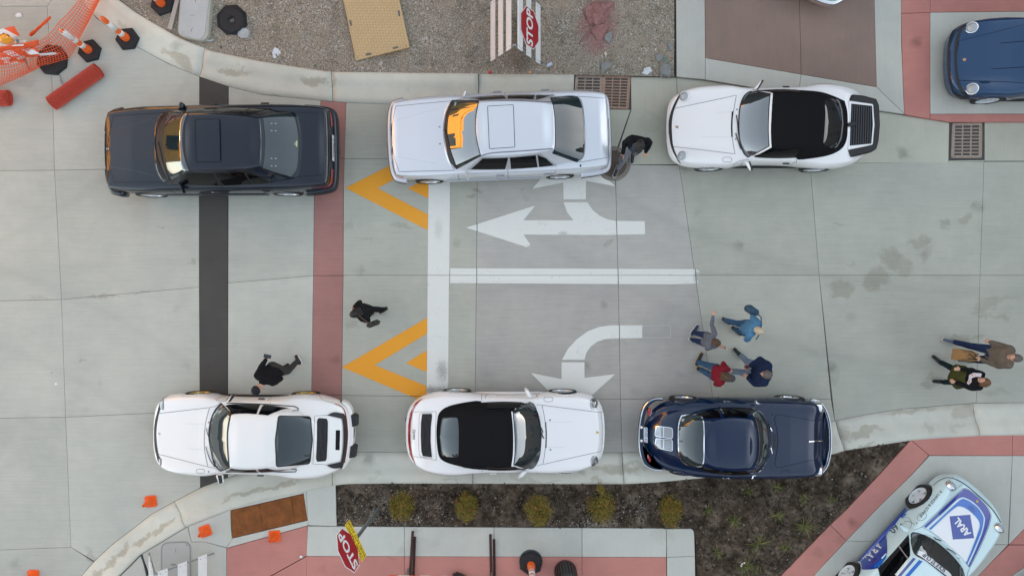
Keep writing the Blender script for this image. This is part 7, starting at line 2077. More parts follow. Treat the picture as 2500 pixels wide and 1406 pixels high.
# ---- skid barricade feet and board at the lower edge
for i, (xa, xb, lab) in enumerate((((1007, 1297, 998, 1384), (1012, 1311, 1007, 1398), 'striped skid barricade, of which the left feet and a board corner show'), ((1197, 1305, 1200, 1392), (1206, 1317, 1208, 1404), 'skid barricade right of the striped one, only its rusty feet and posts show'))):
    c = P(xa[0], 1400, ZW); c.z = ZW
    t = empty('skid_barricade', c, 0, lab, 'barricade', 'barricades')
    for (x0, y0, x1, y1) in (xa, xb):
        p0, p1 = P(x0, y0, ZW + .05) - c, P(x1, y1 + 60, ZW + .05) - c
        d = (p1 - p0).normalized(); n = Vector((-d.y, d.x, 0))
        bm = bmesh.new()
        for w0, w1, z0_, z1_ in ((-.028, .028, 0, .006), (.022, .028, 0, .05)):
            pl = [(p0 + n * w0).xy, (p1 + n * w0).xy, (p1 + n * w1).xy, (p0 + n * w1).xy]; prism_bm(pl, z0_, z1_, bm)
        from_bm('foot', fixn(bm), M_BROWN, t)
        q0 = P(x1 + (1 if i else -1), y1, ZW + .03) - c
        bm = bmesh.new(); box_bm(bm, (q0.x, q0.y - .05, .75), (.045, .045, 1.5)); from_bm('upright', bm, M_STEEL, t)
    if i == 0:
        for z_, x0, x1 in ((1.30, 950, 1016), (.9, 958, 1020)):
            p0, p1 = P(x0, 1404, z_) - c, P(x1 + 180, 1408, z_) - c
            board('board', p0, p1, .2, .025, M_STRIPE, t)
    else:
        p0, p1 = P(1120, 1425, .9) - c, P(1290, 1425, .9) - c; board('board', p0, p1, .2, .025, M_STRIPE, t)
bm = bmesh.new()
box_bm(bm, (0, 0, .075), (.36, .20, .15)); bmesh.ops.bevel(bm, geom=bm.edges[:], offset=.05, segments=4, affect='EDGES')
o = from_bm('sandbag', bm, mat('dark_sack', (.03, .028, .028), .9, bump=.4), None, True); o.location = P(1124, 1408, ZW); o.location.z = ZW; o.rotation_euler = (0, 0, R(-25)); tag(o, 'dark sandbag between the two skid barricades at the lower edge', 'sandbag')

# ---- slatted litter bin
b = P(1380, 1392, ZW); b.z = ZW
t = empty('litter_bin', b, 0, 'dark slatted round litter bin cut by the lower edge', 'litter bin')
for i in range(24):
    a0 = 2 * math.pi * i / 24
    bm = bmesh.new(); box_bm(bm, (.235, 0, .42), (.018, .045, .78), None); bm.transform(Matrix.Rotation(a0, 4, 'Z')); o = from_bm('slat', bm, mat('bin_slat', (.022, .02, .021), .45), t)
bm = bmesh.new(); lathe_bm(bm, [(.25, .78), (.27, .80), (.27, .84), (.235, .86), (.17, .84), (.165, .78)], 40); from_bm('rim', fixn(bm), mat('bin_rim', (.03, .032, .034), .35), t, True)
bm = bmesh.new(); lathe_bm(bm, [(0, .03), (.22, .03), (.22, .8), (.21, .8), (.205, .05), (0, .05)], 32); from_bm('liner', fixn(bm), M_INK, t)

# ---- paper scraps on the road
for (x, y, s_, lab) in ((47, 38, .07, 'crumpled white paper on the road at upper left'), (137, 937, .03, 'tiny white paper scrap on the road at far left'), (735, 1358, .035, 'white cigarette stub on the red slab by the joint')):
    bm = bmesh.new(); bmesh.ops.create_icosphere(bm, subdivisions=2, radius=1)
    for v in bm.verts: v.co *= 1 + .5 * noise.noise(v.co * 2.3 + Vector((x, y, 0)))
    for v in bm.verts: v.co = Vector((v.co.x * s_, v.co.y * s_ * .8, max(0, v.co.z * s_ * .3 + s_ * .15)))
    z_ = ZW if y > 1340 else 0
    o = from_bm('paper_scrap', bm, mat('white_paper', (.72, .73, .73), .8)); o.location = P(x, y, z_); o.location.z = z_; tag(o, lab, 'litter', 'paper scraps')
# ================================================================== people
M_SKIN = mat('skin', (.52, .29, .20), .55, var=.08, scale=20)
def cloth(name, c, rough=.9): return mat(name, c, rough, spec=.15, var=.28, scale=22, bump=.35, bscale=26)
def capsule(V, F, a, b, ra, rb, n=12):
    a, b = np.array(a, float), np.array(b, float); d = b - a; L = np.linalg.norm(d)
    w = d / L if L > 1e-6 else np.array((0, 0, 1.))
    u = np.cross(w, (0, 0, 1.) if abs(w[2]) < .9 else (1., 0, 0)); u /= np.linalg.norm(u); v = np.cross(w, u)
    rows = [(-math.pi / 2 + (math.pi / 2) * i / 3, 0) for i in range(4)] + [((math.pi / 2) * i / 3, 1) for i in range(4)]
    o = len(V)
    for t, e in rows:
        c, r = (a, ra) if e == 0 else (b, rb)
        for k in range(n):
            q = 2 * math.pi * k / n
            V.append(c + w * r * math.sin(t) + (u * math.cos(q) + v * math.sin(q)) * max(1e-4, r * math.cos(t)))
    R_ = len(rows)
    for i in range(R_ - 1):
        for k in range(n): F.append((o + i * n + k, o + i * n + (k + 1) % n, o + (i + 1) * n + (k + 1) % n, o + (i + 1) * n + k))
    F.append(tuple(o + k for k in range(n))[::-1]); F.append(tuple(o + (R_ - 1) * n + k for k in range(n)))
def ell(V, F, c, r, rot=None, n=16, m=10):
    o = len(V); rot = np.array(rot) if rot is not None else np.eye(3)
    for i in range(m + 1):
        t = -math.pi / 2 + math.pi * i / m
        for k in range(n):
            q = 2 * math.pi * k / n; ct = max(1e-3, math.cos(t))
            V.append(np.array(c) + rot @ (np.array((ct * math.cos(q), ct * math.sin(q), math.sin(t))) * np.array(r)))
    for i in range(m):
        for k in range(n): F.append((o + i * n + k, o + i * n + (k + 1) % n, o + (i + 1) * n + (k + 1) % n, o + (i + 1) * n + k))
    F.append(tuple(o + k for k in range(n))[::-1]); F.append(tuple(o + m * n + k for k in range(n)))
def fuse(name, V, F, m, parent, vox=.014, wr=0.0, seed=0):
    """Union of the volumes as one continuous surface."""
    me = bpy.data.meshes.new('tmp'); me.from_pydata([tuple(v) for v in V], [], F); me.update()
    o = bpy.data.objects.new('tmp', me)
    r = o.modifiers.new('r', 'REMESH'); r.mode = 'VOXEL'; r.voxel_size = vox
    s = o.modifiers.new('s', 'SMOOTH'); s.iterations = 3; s.factor = .5
    q = evaluated_mesh(o)
    bpy.data.objects.remove(o); bpy.data.meshes.remove(me)
    q.name = name
    q.materials.clear()
    if wr:
        q.update()
        co = np.empty(len(q.vertices) * 3, np.float32); q.vertices.foreach_get('co', co); co = co.reshape(-1, 3)
        nm = np.empty(len(q.vertices) * 3, np.float32); q.vertex_normals.foreach_get('vector', nm); nm = nm.reshape(-1, 3)
        n = np.array([noise.noise(Vector(c * 9 + (seed, 0, 0))) + .6 * noise.noise(Vector((c[0] * 20, c[1] * 20, c[2] * 9 + seed))) for c in co.astype(float)])
        q.vertices.foreach_set('co', (co + nm * n[:, None] * wr).astype(np.float32).ravel()); q.update()
    return link(name, q, m, parent, True)

def person(label, base, yaw, top, legs, hair, J, height=1.74, skirt=None, hat=None, shoes=None, sole=None, skin=None, collar=None, build=1.0, group='people walking between the cars', hood=None, hairlen=0.0, sleeve=True, hands='both', apron=None, female=False):
    """Joints in metres for a 1.74 m figure: x forward, y left, z up."""
    S = height / 1.74 * .96
    if len(base) == 2:                                   # seen head position: stand the figure under it
        h_ = Vector(J.get('head', (.03, 0, 1.62))) * S
        g_ = P(base[0], base[1], h_.z) - Matrix.Rotation(R(yaw), 3, 'Z') @ Vector((h_.x, h_.y, 0))
        base = (g_.x, g_.y, 0)
    t = empty('person', base, R(yaw), label, 'person', group)
    D = dict(la=(0, .10, .09), ra=(0, -.10, .09), lk=(.03, .10, .49), rk=(.03, -.10, .49), lh=(0, .095, .93), rh=(0, -.095, .93), waist=(0, 0, 1.08), chest=(0.0, 0, 1.30), ls=(0, .185, 1.42), rs=(0, -.185, 1.42),
             le=(-.02, .25, 1.15), re=(-.02, -.25, 1.15), lw=(.06, .27, .91), rw=(.06, -.27, .91), neck=(.01, 0, 1.47), head=(.03, 0, 1.62), ltoe=None, rtoe=None, face=(1, 0, -.15))
    D.update(J)
    for k_, f_ in (('ls', .84), ('rs', .84), ('le', .78), ('re', .78), ('lw', .84), ('rw', .84)):
        if (k_[0] + 'dir') not in D: D[k_] = (D[k_][0], D[k_][1] * f_, D[k_][2])
    j = {k: (np.array(v, float) * S if v is not None and k != 'face' else v) for k, v in D.items()}
    for s_ in 'lr':
        if j[s_ + 'toe'] is None: j[s_ + 'toe'] = j[s_ + 'a'] + np.array((.17, .02 if s_ == 'l' else -.02, -.045)) * S
    f = Vector(j['face']).normalized(); hd = j['head']
    lat = Vector((-f.y, f.x, 0)).normalized(); upv = f.cross(lat)
    HR = np.array(((f.x, lat.x, upv.x), (f.y, lat.y, upv.y), (f.z, lat.z, upv.z)))
    def hp(a, b, c): return hd + HR @ (np.array((a, b, c)) * S)
    skinm = skin or M_SKIN
    seed = len(label)
    # body: one continuous surface with face, ears and five-fingered hands
    V, F = [], []
    ell(V, F, hp(-.005, 0, .02), (.098 * S, .078 * S, .112 * S), HR); ell(V, F, hp(.03, 0, -.05), (.065 * S, .058 * S, .07 * S), HR)
    capsule(V, F, hp(.092, 0, .02), hp(.116, 0, -.022), .010 * S, .015 * S); 
    for q in (1, -1): ell(V, F, hp(-.005, q * .080, -.005), (.022 * S, .012 * S, .032 * S), HR, 10, 6); ell(V, F, hp(.078, q * .032, .012), (.018 * S, .018 * S, .012 * S), HR, 8, 6)
    ell(V, F, hp(.085, 0, -.052), (.014 * S, .026 * S, .010 * S), HR, 8, 6)
    capsule(V, F, j['neck'] - np.array((.0, 0, .03)), hp(-.02, 0, -.07), .058 * S, .052 * S)
    capsule(V, F, j['ls'], j['rs'], .048 * S, .048 * S); capsule(V, F, j['chest'], j['waist'], .085 * S, .085 * S); capsule(V, F, j['waist'], (j['lh'] + j['rh']) / 2, .085 * S, .09 * S)
    for s_ in 'lr':
        capsule(V, F, j[s_ + 's'], j[s_ + 'e'], .042 * S, .034 * S); capsule(V, F, j[s_ + 'e'], j[s_ + 'w'], .034 * S, .026 * S)
        capsule(V, F, j[s_ + 'h'], j[s_ + 'k'], .070 * S, .050 * S); capsule(V, F, j[s_ + 'k'], j[s_ + 'a'], .050 * S, .030 * S); capsule(V, F, j[s_ + 'a'], j[s_ + 'toe'], .026 * S, .020 * S)
        # hand
        w = j[s_ + 'w']; d = w - j[s_ + 'e']; d = d / np.linalg.norm(d); hd_ = j.get(s_ + 'dir'); d = np.array(hd_) / np.linalg.norm(hd_) if hd_ is not None else d
        sd = 1 if s_ == 'l' else -1
        up0 = np.array((0, 0, 1.)) if abs(d[2]) < .75 else np.array((1., 0, 0))
        ac = np.cross(d, up0); ac /= np.linalg.norm(ac); pal = np.cross(ac, d)
        p0, p1 = w + d * .01 * S, w + d * .075 * S
        for e in (-.026, -.009, .009, .026): capsule(V, F, p0 + ac * e * .6 * S, p1 + ac * e * S, .015 * S, .013 * S, 8)
        for k, (e, L) in enumerate(((-.030, .058), (-.010, .072), (.011, .068), (.031, .05))):
            b0 = p1 + ac * e * S; m1 = b0 + (d * .8 - pal * .35 + ac * e * 1.2) * L * .55 * S; m2 = m1 + (d * .45 - pal * .8) * L * .5 * S
            capsule(V, F, b0, m1, .0105 * S, .0098 * S, 8); capsule(V, F, m1, m2, .0098 * S, .009 * S, 8)
        tb = w + d * .028 * S - ac * .03 * S * (1 if s_ == 'l' else -1); tm = tb + (d * .6 - ac * (.7 if s_ == 'l' else -.7)) * .038 * S
        capsule(V, F, tb, tm, .0125 * S, .011 * S, 8); capsule(V, F, tm, tm + (d * .8 - pal * .4) * .03 * S, .011 * S, .0095 * S, 8)
    fuse('body', V, F, skinm, t, .0095)
    # eyes
    for q in (1, -1):
        V, F = [], []; ell(V, F, hp(.088, q * .032, .012), (.010 * S, .013 * S, .008 * S), HR, 8, 6); from_py('eye', V, F, mat('eye_dark', (.03, .02, .015), .2), t, True)
    # trousers
    V, F = [], []
    for s_ in 'lr':
        capsule(V, F, j[s_ + 'h'], j[s_ + 'k'], .098 * S * build, .072 * S); capsule(V, F, j[s_ + 'k'], j[s_ + 'a'] + np.array((0, 0, .02)), .072 * S, .058 * S)
    capsule(V, F, j['lh'] + np.array((0, -.02, .03)), j['rh'] + np.array((0, .02, .03)), .115 * S * build, .115 * S * build); capsule(V, F, (j['lh'] + j['rh']) / 2, (j['lh'] + j['rh']) / 2 * .55 + j['waist'] * .45, .11 * S * build, .10 * S * build)
    fuse('trousers', V, F, legs, t, .016, .006, seed)
    if skirt is not None:
        V, F = [], []
        hc = (j['lh'] + j['rh']) / 2
        n = 28; rows = ((1.10, .15, .12), (.98, .19, .155), (.82, .235, .20), (.70, .27, .24))
        for z, rx, ry in rows:
            for k in range(n):
                a = 2 * math.pi * k / n; wv = 1 + .06 * math.sin(5 * a) * (1.1 - z) * 3
                V.append((hc[0] + ry * wv * math.cos(a) * S, hc[1] + rx * wv * math.sin(a) * S, z * S))
        for i in range(len(rows) - 1):
            for k in range(n): F.append((i * n + k, i * n + (k + 1) % n, (i + 1) * n + (k + 1) % n, (i + 1) * n + k))
        o = from_py('skirt', V, F, skirt, t, True); o.modifiers.new('thick', 'SOLIDIFY').thickness = .008
    # jacket
    V, F = [], []
    b = build
    capsule(V, F, j['ls'] * np.array((1, .92, 1)), j['rs'] * np.array((1, .92, 1)), .074 * S * b, .074 * S * b)
    hc = (j['lh'] + j['rh']) / 2
    for q in (.5, -.5, 0):
        off = (j['ls'] - j['rs']) / 2 * q
        capsule(V, F, j['chest'] + off, j['waist'] + off * .85, .108 * S * b, .106 * S * b); capsule(V, F, j['waist'] + off * .85, hc * .75 + j['waist'] * .25 + off * .85 + np.array((0, 0, -.02)), .106 * S * b, .116 * S * b)
        capsule(V, F, j['chest'] + off, (j['ls'] + j['rs']) / 2 + off * .8 - np.array((0, 0, .04)), .108 * S * b, .082 * S * b)
    if sleeve:
        for s_ in 'lr':
            capsule(V, F, j[s_ + 's'], j[s_ + 'e'], .064 * S * b, .053 * S * b); capsule(V, F, j[s_ + 'e'], j[s_ + 'w'] - (j[s_ + 'w'] - j[s_ + 'e']) * .06, .053 * S * b, .043 * S * b)
    capsule(V, F, j['neck'] - np.array((.015, 0, .05)), j['neck'] - np.array((.01, 0, .01)), .085 * S, .072 * S)
    if hood is not None: capsule(V, F, j['neck'] + np.array((-.075, .07, -.02)) * S, j['neck'] + np.array((-.075, -.07, -.02)) * S, .06 * S, .06 * S)
    fuse('jacket', V, F, top, t, .015, .010, seed + 3)
    # shoes
    sm = shoes or mat('black_shoe', (.012, .012, .014), .5)
    for s_ in 'lr':
        V, F = [], []
        a, e = j[s_ + 'a'], j[s_ + 'toe']; d = (e - a); d[2] = 0; d /= np.linalg.norm(d)
        heel = a - d * .05 * S + np.array((0, 0, -.03)) * S; toe = e + d * .02 * S
        toe[2] = max(.034, toe[2] - .0) ; 
        capsule(V, F, heel, toe, .048 * S, .040 * S); capsule(V, F, a - np.array((0, 0, .02)), a * .6 + e * .4, .052 * S, .045 * S)
        V = [np.array((v[0], v[1], max(v[2], min(heel[2], toe[2]) - .036 * S))) for v in V]
        sh = fuse('shoe', V, F, sm, t, .012)
        if sole is not None:
            V, F = [], []
            zz = min(heel[2], toe[2]) - .030 * S
            hh = heel.copy(); tt = toe.copy(); hh[2] = heel[2] - .03 * S; tt[2] = toe[2] - .03 * S
            capsule(V, F, hh, tt, .054 * S, .047 * S)
            V = [np.array((v[0], v[1], hh[2] + (tt[2] - hh[2]) * .5 + (v[2] - (hh[2] + tt[2]) / 2) * .22)) if abs(hh[2] - tt[2]) < .03 else v for v in V]
            from_py('sole', V, F, sole, sh, True)
    # hair / hat
    V, F = [], []
    if hair is not None:
        ell(V, F, hp(-.022, 0, .038), (.104 * S, .088 * S, .108 * S), HR)
        if hairlen: 
            for q in (.05, 0, -.05): capsule(V, F, hp(-.07, q, 0), hp(-.095, q * 1.3, -hairlen), .05 * S, .032 * S)
            for q in (1, -1): capsule(V, F, hp(-.02, q * .075, .01), hp(-.03, q * .085, -hairlen * .8), .028 * S, .02 * S)
        else: ell(V, F, hp(-.055, 0, -.025), (.058 * S, .074 * S, .062 * S), HR)
        fuse('hair', V, F, hair, t, .010, .006, seed)
    if hat is not None:
        V, F = [], []
        n, m_ = 20, 6
        for i in range(m_ + 1):
            ph = math.pi / 2 * i / m_
            for k in range(n):
                a = 2 * math.pi * k / n
                V.append(hp(-.012 + .113 * math.cos(ph) * math.cos(a), .095 * math.cos(ph) * math.sin(a), .035 + .105 * math.sin(ph)))
        for i in range(m_):
            for k in range(n): F.append((i * n + k, i * n + (k + 1) % n, (i + 1) * n + (k + 1) % n, (i + 1) * n + k))
        capo = from_py('cap', V, F, hat, t, True); capo.modifiers.new('thick', 'SOLIDIFY').thickness = .006
        V, F = [], []
        for k in range(13):
            a = R(-62 + 124 * k / 12)
            V.append(hp(-.012 + .108 * math.cos(a), .092 * math.sin(a), .04)); V.append(hp(.055 + .128 * math.cos(a * .8), .082 * math.sin(a), .022 - .012 * abs(math.sin(a))))
        for k in range(12): F.append((2 * k, 2 * k + 2, 2 * k + 3, 2 * k + 1))
        o = from_py('cap_peak', V, F, hat, capo, True); o.modifiers.new('thick', 'SOLIDIFY').thickness = .006
    return t, j, hp

HAIR_BR = mat('brown_hair', (.075, .042, .022), .6, var=.5, scale=60, bump=.6, bscale=90)
HAIR_BL = mat('blond_hair', (.50, .42, .29), .6, var=.45, scale=50, bump=.6, bscale=80)
HAIR_GR = mat('grey_hair', (.12, .10, .085), .6, var=.5, scale=60, bump=.6, bscale=90)
HAIR_BK = mat('black_hair', (.014, .011, .009), .5, var=.3, scale=60, bump=.4, bscale=90)
HAIR_AU = mat('auburn_hair', (.14, .065, .028), .5, var=.5, scale=40, bump=.6, bscale=60)
C_BLACK = cloth('black_cloth', (.010, .0105, .012)); C_GREYT = cloth('grey_trousers', (.18, .185, .20)); C_NAVYT = cloth('navy_trousers', (.018, .03, .075))
C_JEAN = cloth('denim', (.035, .085, .16)); C_JEANL = cloth('light_denim', (.19, .25, .33)); C_CHAR = cloth('charcoal_trousers', (.045, .042, .040))
C_SWEAT = cloth('grey_sweater', (.115, .125, .145)); C_BLUE = cloth('blue_jacket', (.075, .20, .33)); C_RED = cloth('dark_red_jacket', (.17, .012, .022)); C_NAVY = cloth('navy_jacket', (.012, .022, .055))
C_BROWN = cloth('taupe_sweater', (.135, .11, .085)); C_OLIVE = cloth('olive_cloth', (.055, .058, .016)); C_TEAL = cloth('dark_teal_leggings', (.008, .022, .025))
M_SHOEW = mat('white_sole', (.70, .70, .66), .6); M_SHOEB = mat('brown_shoe', (.045, .03, .028), .6); M_SHOEG = mat('grey_shoe', (.10, .115, .16), .7)
def phone(t, c, yaw, pitch=0.0, w=.075, l=.15):
    bm = bmesh.new(); prism_bm(rounded([(-l / 2, -w / 2), (l / 2, -w / 2), (l / 2, w / 2), (-l / 2, w / 2)], .014), -.005, .005, bm)
    M = t.matrix_basis @ Matrix.Translation(c) @ Matrix.Rotation(R(yaw), 4, 'Z') @ Matrix.Rotation(pitch, 4, 'Y')
    o = from_bm('phone', fixn(bm), mat('phone_black', (.008, .009, .012), .12, coat=1)); o.matrix_world = M
    return o

# bystander in a black jacket behind the silver sedan, looking at a phone
t, j, hp = person('man in black jacket and cap behind the silver sedan looking at a phone', (1562, 354), -100, C_BLACK, C_GREYT, HAIR_BK, dict(la=(-.02, .10, .09), ra=(.36, -.17, .09), lk=(.05, .10, .49), rk=(.24, -.13, .50), lh=(0, .10, .92), rh=(0, -.09, .92), chest=(.02, 0, 1.28), neck=(.05, 0, 1.45), head=(.12, 0, 1.57), face=(.75, 0, -.66),
    ls=(-.02, .21, 1.41), rs=(-.02, -.21, 1.41), le=(-.06, .33, 1.18), re=(.02, -.33, 1.16), lw=(.12, .28, 1.02), rw=(.26, -.30, 1.10), rtoe=(.52, -.21, .05)), 1.76, hat=mat('dark_cap', (.03, .028, .027), .9), sole=M_SHOEW, shoes=mat('dark_sneaker', (.03, .03, .035), .6), group='people around the parked cars', build=1.08)
tag(phone(t, Vector((.37, -.27, 1.13)), 15, .5), 'black phone held by the man behind the silver sedan', 'phone', 'phones in hand')
V, F = [], []; capsule(V, F, (.065, .04, 1.30), (.07, .04, .98), .085, .09); capsule(V, F, (.065, -.04, 1.30), (.07, -.04, .98), .085, .09); o = fuse('shirt', V, F, cloth('slate_shirt', (.05, .065, .09)), t, .015, .004)

# person all in black crossing by the red band
t, j, hp = person('person all in black with a shoulder bag walking past the red band', (866, 766), 200, C_BLACK, C_BLACK, HAIR_BK, dict(la=(.08, .06, .09), ra=(-.26, .08, .14), lk=(.14, .07, .50), rk=(-.10, .0, .50), rtoe=(-.16, .10, .05), chest=(.02, 0, 1.28), neck=(.04, 0, 1.45), head=(.08, .0, 1.58), face=(.9, .1, -.45),
    le=(-.06, .27, 1.16), re=(-.02, -.28, 1.18), lw=(.06, .24, .96), rw=(.16, -.20, 1.04)), 1.70, shoes=mat('black_boot', (.01, .01, .011), .6), hairlen=.10, hood=True, build=1.05, group='people around the parked cars')
bag = empty('shoulder_bag', t.location, t.rotation_euler.z, 'small dark shoulder bag carried by the person in black', 'bag')
bm = bmesh.new(); box_bm(bm, (-.10, .30, .98), (.26, .11, .24)); bmesh.ops.bevel(bm, geom=bm.edges[:], offset=.03, segments=3, affect='EDGES'); from_bm('bag_body', bm, mat('dark_bag', (.030, .031, .028), .7, bump=.4), bag, True)
def strap(bag, pts, m):
    bm = bmesh.new(); pts = [Vector(q) for q in pts]
    for a_, b_ in zip(pts, pts[1:]): tube_bm(bm, a_, b_, .012, None, 6)
    from_bm('strap', bm, m, bag)
strap(bag, ((-.10, .30, 1.1), (-.08, .24, 1.40), (-.02, .10, 1.53), (.06, -.02, 1.50), (.10, -.12, 1.40)), mat('brown_strap', (.09, .045, .02), .6))

# man in a black cap leaning past the white coupe
t, j, hp = person('man in black jacket and black cap leaning towards the white flared coupe', (628, 950), 244, C_BLACK, C_CHAR, None, dict(la=(-.20, .17, .24), ra=(.06, -.04, .09), lk=(.02, .14, .50), rk=(.12, -.06, .50), ltoe=(-.24, .07, .06), lh=(-.02, .10, .93), rh=(-.02, -.10, .93), waist=(.04, 0, 1.06), chest=(.12, .0, 1.25), ls=(.14, .22, 1.38), rs=(.16, -.21, 1.35), neck=(.22, .0, 1.44), head=(.36, -.01, 1.52), face=(.82, -.12, -.55),
    le=(.06, .30, 1.16), re=(-.04, -.30, 1.14), lw=(.20, .16, 1.02), rw=(-.12, -.30, 1.04)), 1.78, hat=mat('black_cap', (.008, .009, .014), .85), sole=M_SHOEW, build=1.14, group='people around the parked cars')
tag(phone(t, Vector((-.20, -.25, 1.00)), 100, .3), 'dark phone held out by the man leaning towards the white coupe', 'phone', 'phones in hand')

# four people talking on the right
t, j, hp = person('person in grey sweater with brown hair and one arm stretched out', (1748, 836), -22, C_SWEAT, C_NAVYT, HAIR_BR, dict(la=(-.10, .08, .09), ra=(-.04, -.10, .09), lk=(-.02, .09, .50), rk=(.02, -.09, .50), ltoe=(-.06, .24, .045), chest=(.0, 0, 1.26), neck=(.02, 0, 1.42), head=(.06, 0, 1.55), face=(.92, -.1, -.35),
    ls=(.0, .185, 1.38), rs=(.0, -.185, 1.38), le=(-.08, .36, 1.22), re=(.04, -.26, 1.16), lw=(-.12, .56, 1.18), rw=(.25, -.06, 1.14), ldir=(-.1, 1, .15)), 1.60, shoes=mat('navy_sneaker', (.03, .04, .08), .7), sole=M_SHOEW, build=.95, group='four people talking on the road')
bm = bmesh.new(); lathe_bm(bm, [(.0, -.05), (.028, -.05), (.042, .055), (.036, .055), (.032, .0), (0, 0)], 16, t.matrix_basis @ Matrix.Translation((.325, -.02, 1.10))); tag(from_bm('paper_cup', fixn(bm), mat('pale_cup', (.60, .40, .33), .6)), 'pale paper cup in the hand of the person in grey', 'cup', 'cups in hand')

t, j, hp = person('blond person in light blue jacket carrying a blue bag', (1853, 808), -35, C_BLUE, C_JEAN, HAIR_BL, dict(la=(-.26, -.02, .12), ra=(.06, -.06, .09), lk=(-.10, .02, .50), rk=(.08, -.08, .50), ltoe=(-.14, -.02, .05), chest=(.0, 0, 1.28), neck=(.02, 0, 1.44), head=(.06, .0, 1.57), face=(.92, .1, -.4), le=(-.10, .30, 1.16), re=(.08, -.32, 1.15), lw=(-.02, .30, .98), rw=(.18, -.22, 1.0)), 1.66, shoes=mat('dark_walking_shoe', (.035, .03, .028), .7), hood=True, build=1.16, group='four people talking on the road')
bag = empty('shoulder_bag', t.location, t.rotation_euler.z, 'dark blue shoulder bag behind the person in the light blue jacket', 'bag')
bm = bmesh.new(); box_bm(bm, (-.16, .33, .98), (.26, .14, .26)); bmesh.ops.bevel(bm, geom=bm.edges[:], offset=.03, segments=3, affect='EDGES'); from_bm('bag_body', bm, mat('blue_bag', (.03, .075, .12), .7, bump=.4, var=.3), bag, True)
strap(bag, ((-.12, .34, 1.10), (-.06, .25, 1.42), (.0, .10, 1.53), (.08, -.06, 1.50), (.13, -.16, 1.36)), mat('blue_bag', (.03, .075, .12)))

t, j, hp = person('person in dark red jacket and grey cap', (1776, 921), -14, C_RED, C_JEAN, HAIR_BR, dict(la=(-.20, .10, .09), ra=(-.10, -.06, .09), lk=(-.06, .10, .50), rk=(.0, -.10, .50), ltoe=(-.16, .28, .05), chest=(.0, 0, 1.28), neck=(.02, 0, 1.44), head=(.06, -.01, 1.56), face=(.95, .0, -.25), le=(.04, .30, 1.16), re=(-.02, -.30, 1.16), lw=(.22, .16, 1.08), rw=(.14, -.28, 1.0)), 1.68, hat=mat('grey_cap', (.055, .055, .062), .9), shoes=mat('black_shoe', (.012, .012, .014), .5), sole=mat('gum_sole', (.45, .35, .15), .6), hairlen=.08, build=1.10, group='four people talking on the road')
t, j, hp = person('man in navy jacket with grey hair holding a cup', (1871, 914), 168, C_NAVY, C_JEANL, HAIR_GR, dict(la=(.26, .16, .09), ra=(.06, -.22, .09), lk=(.14, .12, .49), rk=(.06, -.14, .50), ltoe=(.44, .14, .05), rtoe=(.20, -.32, .05), neck=(-.02, 0, 1.47), chest=(-.02, 0, 1.30), waist=(-.01, 0, 1.08), ls=(-.05, .22, 1.42), rs=(-.05, -.22, 1.42), head=(.02, 0, 1.61), face=(.95, .1, -.45), le=(.04, .34, 1.17), re=(.04, -.33, 1.17), lw=(.18, .20, 1.10), rw=(.20, -.10, 1.14)), 1.78, shoes=mat('dark_green_shoe', (.014, .022, .02), .7), hood=True, build=1.18, group='four people talking on the road')
bm = bmesh.new(); lathe_bm(bm, [(.0, -.05), (.028, -.05), (.042, .055), (.036, .055), (.034, .03), (0, .03)], 16, t.matrix_basis @ Matrix.Translation((.29, -.05, 1.17))); tag(from_bm('dark_cup', fixn(bm), mat('dark_red_cup', (.10, .02, .02), .4)), 'dark cup held by the man in the navy jacket', 'cup', 'cups in hand')

# couple at the right, walking towards the camera's centre
t, j, hp = person('man in taupe sweater at the right edge carrying a paper bag', (2476, 873), 172, C_BROWN, C_NAVYT, HAIR_GR, dict(la=(-.10, .20, .10), ra=(.26, -.16, .09), lk=(.0, .16, .50), rk=(.16, -.12, .50), rtoe=(.45, -.18, .05), chest=(.0, 0, 1.30), waist=(0, 0, 1.08), ls=(-.02, .20, 1.42), rs=(-.02, -.20, 1.42), head=(.03, 0, 1.61), face=(.97, .0, -.05), le=(.0, .27, 1.16), re=(-.02, -.27, 1.16), lw=(.22, .16, .98), rw=(.08, -.30, .94)), 1.78, shoes=M_SHOEG, sole=M_SHOEW, build=1.14, group='couple walking at the right edge')
bag = empty('paper_bag', t.location, t.rotation_euler.z, 'brown paper shopping bag carried by the man in taupe', 'paper bag')
V = []; F = []
for z, hx, hy in ((.34, .15, .12), (.52, .155, .125), (.74, .15, .07)):
    V += [(.30 - hx, .10 - hy, z), (.30 + hx, .10 - hy, z), (.30 + hx, .10 + hy, z), (.30 - hx, .10 + hy, z)]
for i in range(2):
    for k in range(4): F.append((i * 4 + k, i * 4 + (k + 1) % 4, i * 4 + 4 + (k + 1) % 4, i * 4 + 4 + k))
F.append((3, 2, 1, 0)); F.append((8, 9, 10, 11))
from_py('bag_body', V, F, mat('brown_paper', (.34, .19, .075), .8, var=.15, scale=8), bag)
bm = bmesh.new()
for y in (.05, .15):
    pts = [Vector((.22, y, .74)), Vector((.26, .14, .92)), Vector((.30, .14, .92)), Vector((.36, y, .74))]
    for a_, b_ in zip(pts, pts[1:]): tube_bm(bm, a_, b_, .008, None, 6)
from_bm('handle', bm, mat('black_cord', (.01, .01, .01), .8), bag)
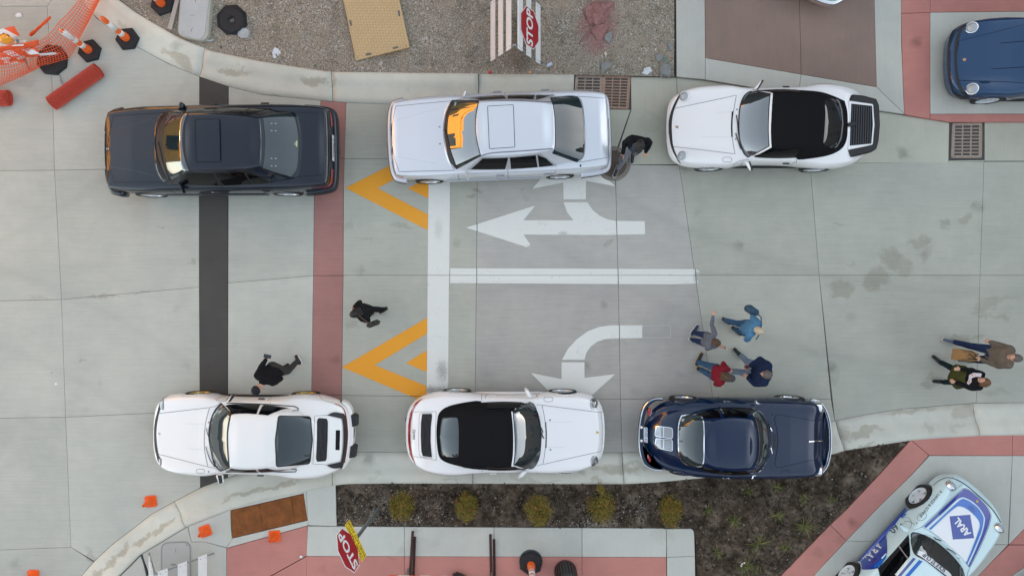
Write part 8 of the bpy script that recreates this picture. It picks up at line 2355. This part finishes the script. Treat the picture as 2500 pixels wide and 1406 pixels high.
t, j, hp = person('woman in black jacket with olive wrap and auburn hair', (2402, 931), 170, C_BLACK, C_TEAL, HAIR_AU, dict(la=(-.06, .20, .10), ra=(.06, -.24, .09), lk=(.0, .15, .50), rk=(.06, -.16, .50), rtoe=(.22, -.34, .045), chest=(.0, 0, 1.26), waist=(0, 0, 1.06), ls=(-.02, .18, 1.38), rs=(-.02, -.18, 1.38), head=(.03, 0, 1.56), face=(.9, -.35, -.1), neck=(.0, 0, 1.43), le=(.0, .27, 1.14), re=(.04, -.25, 1.14), lw=(.22, .16, .96), rw=(.24, -.20, 1.08)), 1.68, skirt=C_OLIVE, shoes=mat('black_flat', (.012, .012, .014), .5), hairlen=.20, build=1.0, group='couple walking at the right edge')
def patch(t, name, pts, m):
    """Print on the front of the jacket; points are (y, z), seen from the front."""
    jk = [c for c in t.children if c.name.startswith('jacket')][0].data
    bv = BVHTree.FromPolygons([v.co for v in jk.vertices], [tuple(p.vertices) for p in jk.polygons])
    v, f = tri_poly(pts, .025); V = []
    for y, z in v:
        h = bv.ray_cast(Vector((2, y, z)), Vector((-1, 0, 0)))
        V.append(h[0] + h[1] * .008 if h[0] is not None else None)
    F = [q for q in f if all(V[i] is not None for i in q) and max((V[q[0]] - V[q[1]]).length, (V[q[1]] - V[q[2]]).length, (V[q[0]] - V[q[2]]).length) < .12]
    used = sorted({i for q in F for i in q}); mp = {i: k for k, i in enumerate(used)}
    from_py(name, [V[i] for i in used], [tuple(mp[i] for i in q) for q in F], m, t)
PW = mat('print_white', (.62, .60, .66), .8); PO = mat('print_orange', (.62, .20, .05), .8)
patch(t, 'jacket_print', [(-.15, 1.34), (-.08, 1.36), (-.06, 1.24), (-.02, 1.18), (.06, 1.20), (.12, 1.14), (.10, 1.06), (.02, 1.10), (-.06, 1.10), (-.13, 1.18)], PW)
patch(t, 'jacket_print_accent', [(-.11, 1.16), (-.07, 1.17), (-.06, 1.24), (-.10, 1.24)], PO); patch(t, 'jacket_print_accent', [(.02, 1.12), (.09, 1.10), (.08, 1.15), (.03, 1.17)], PO)

bpy.data.scenes.remove(TMP)
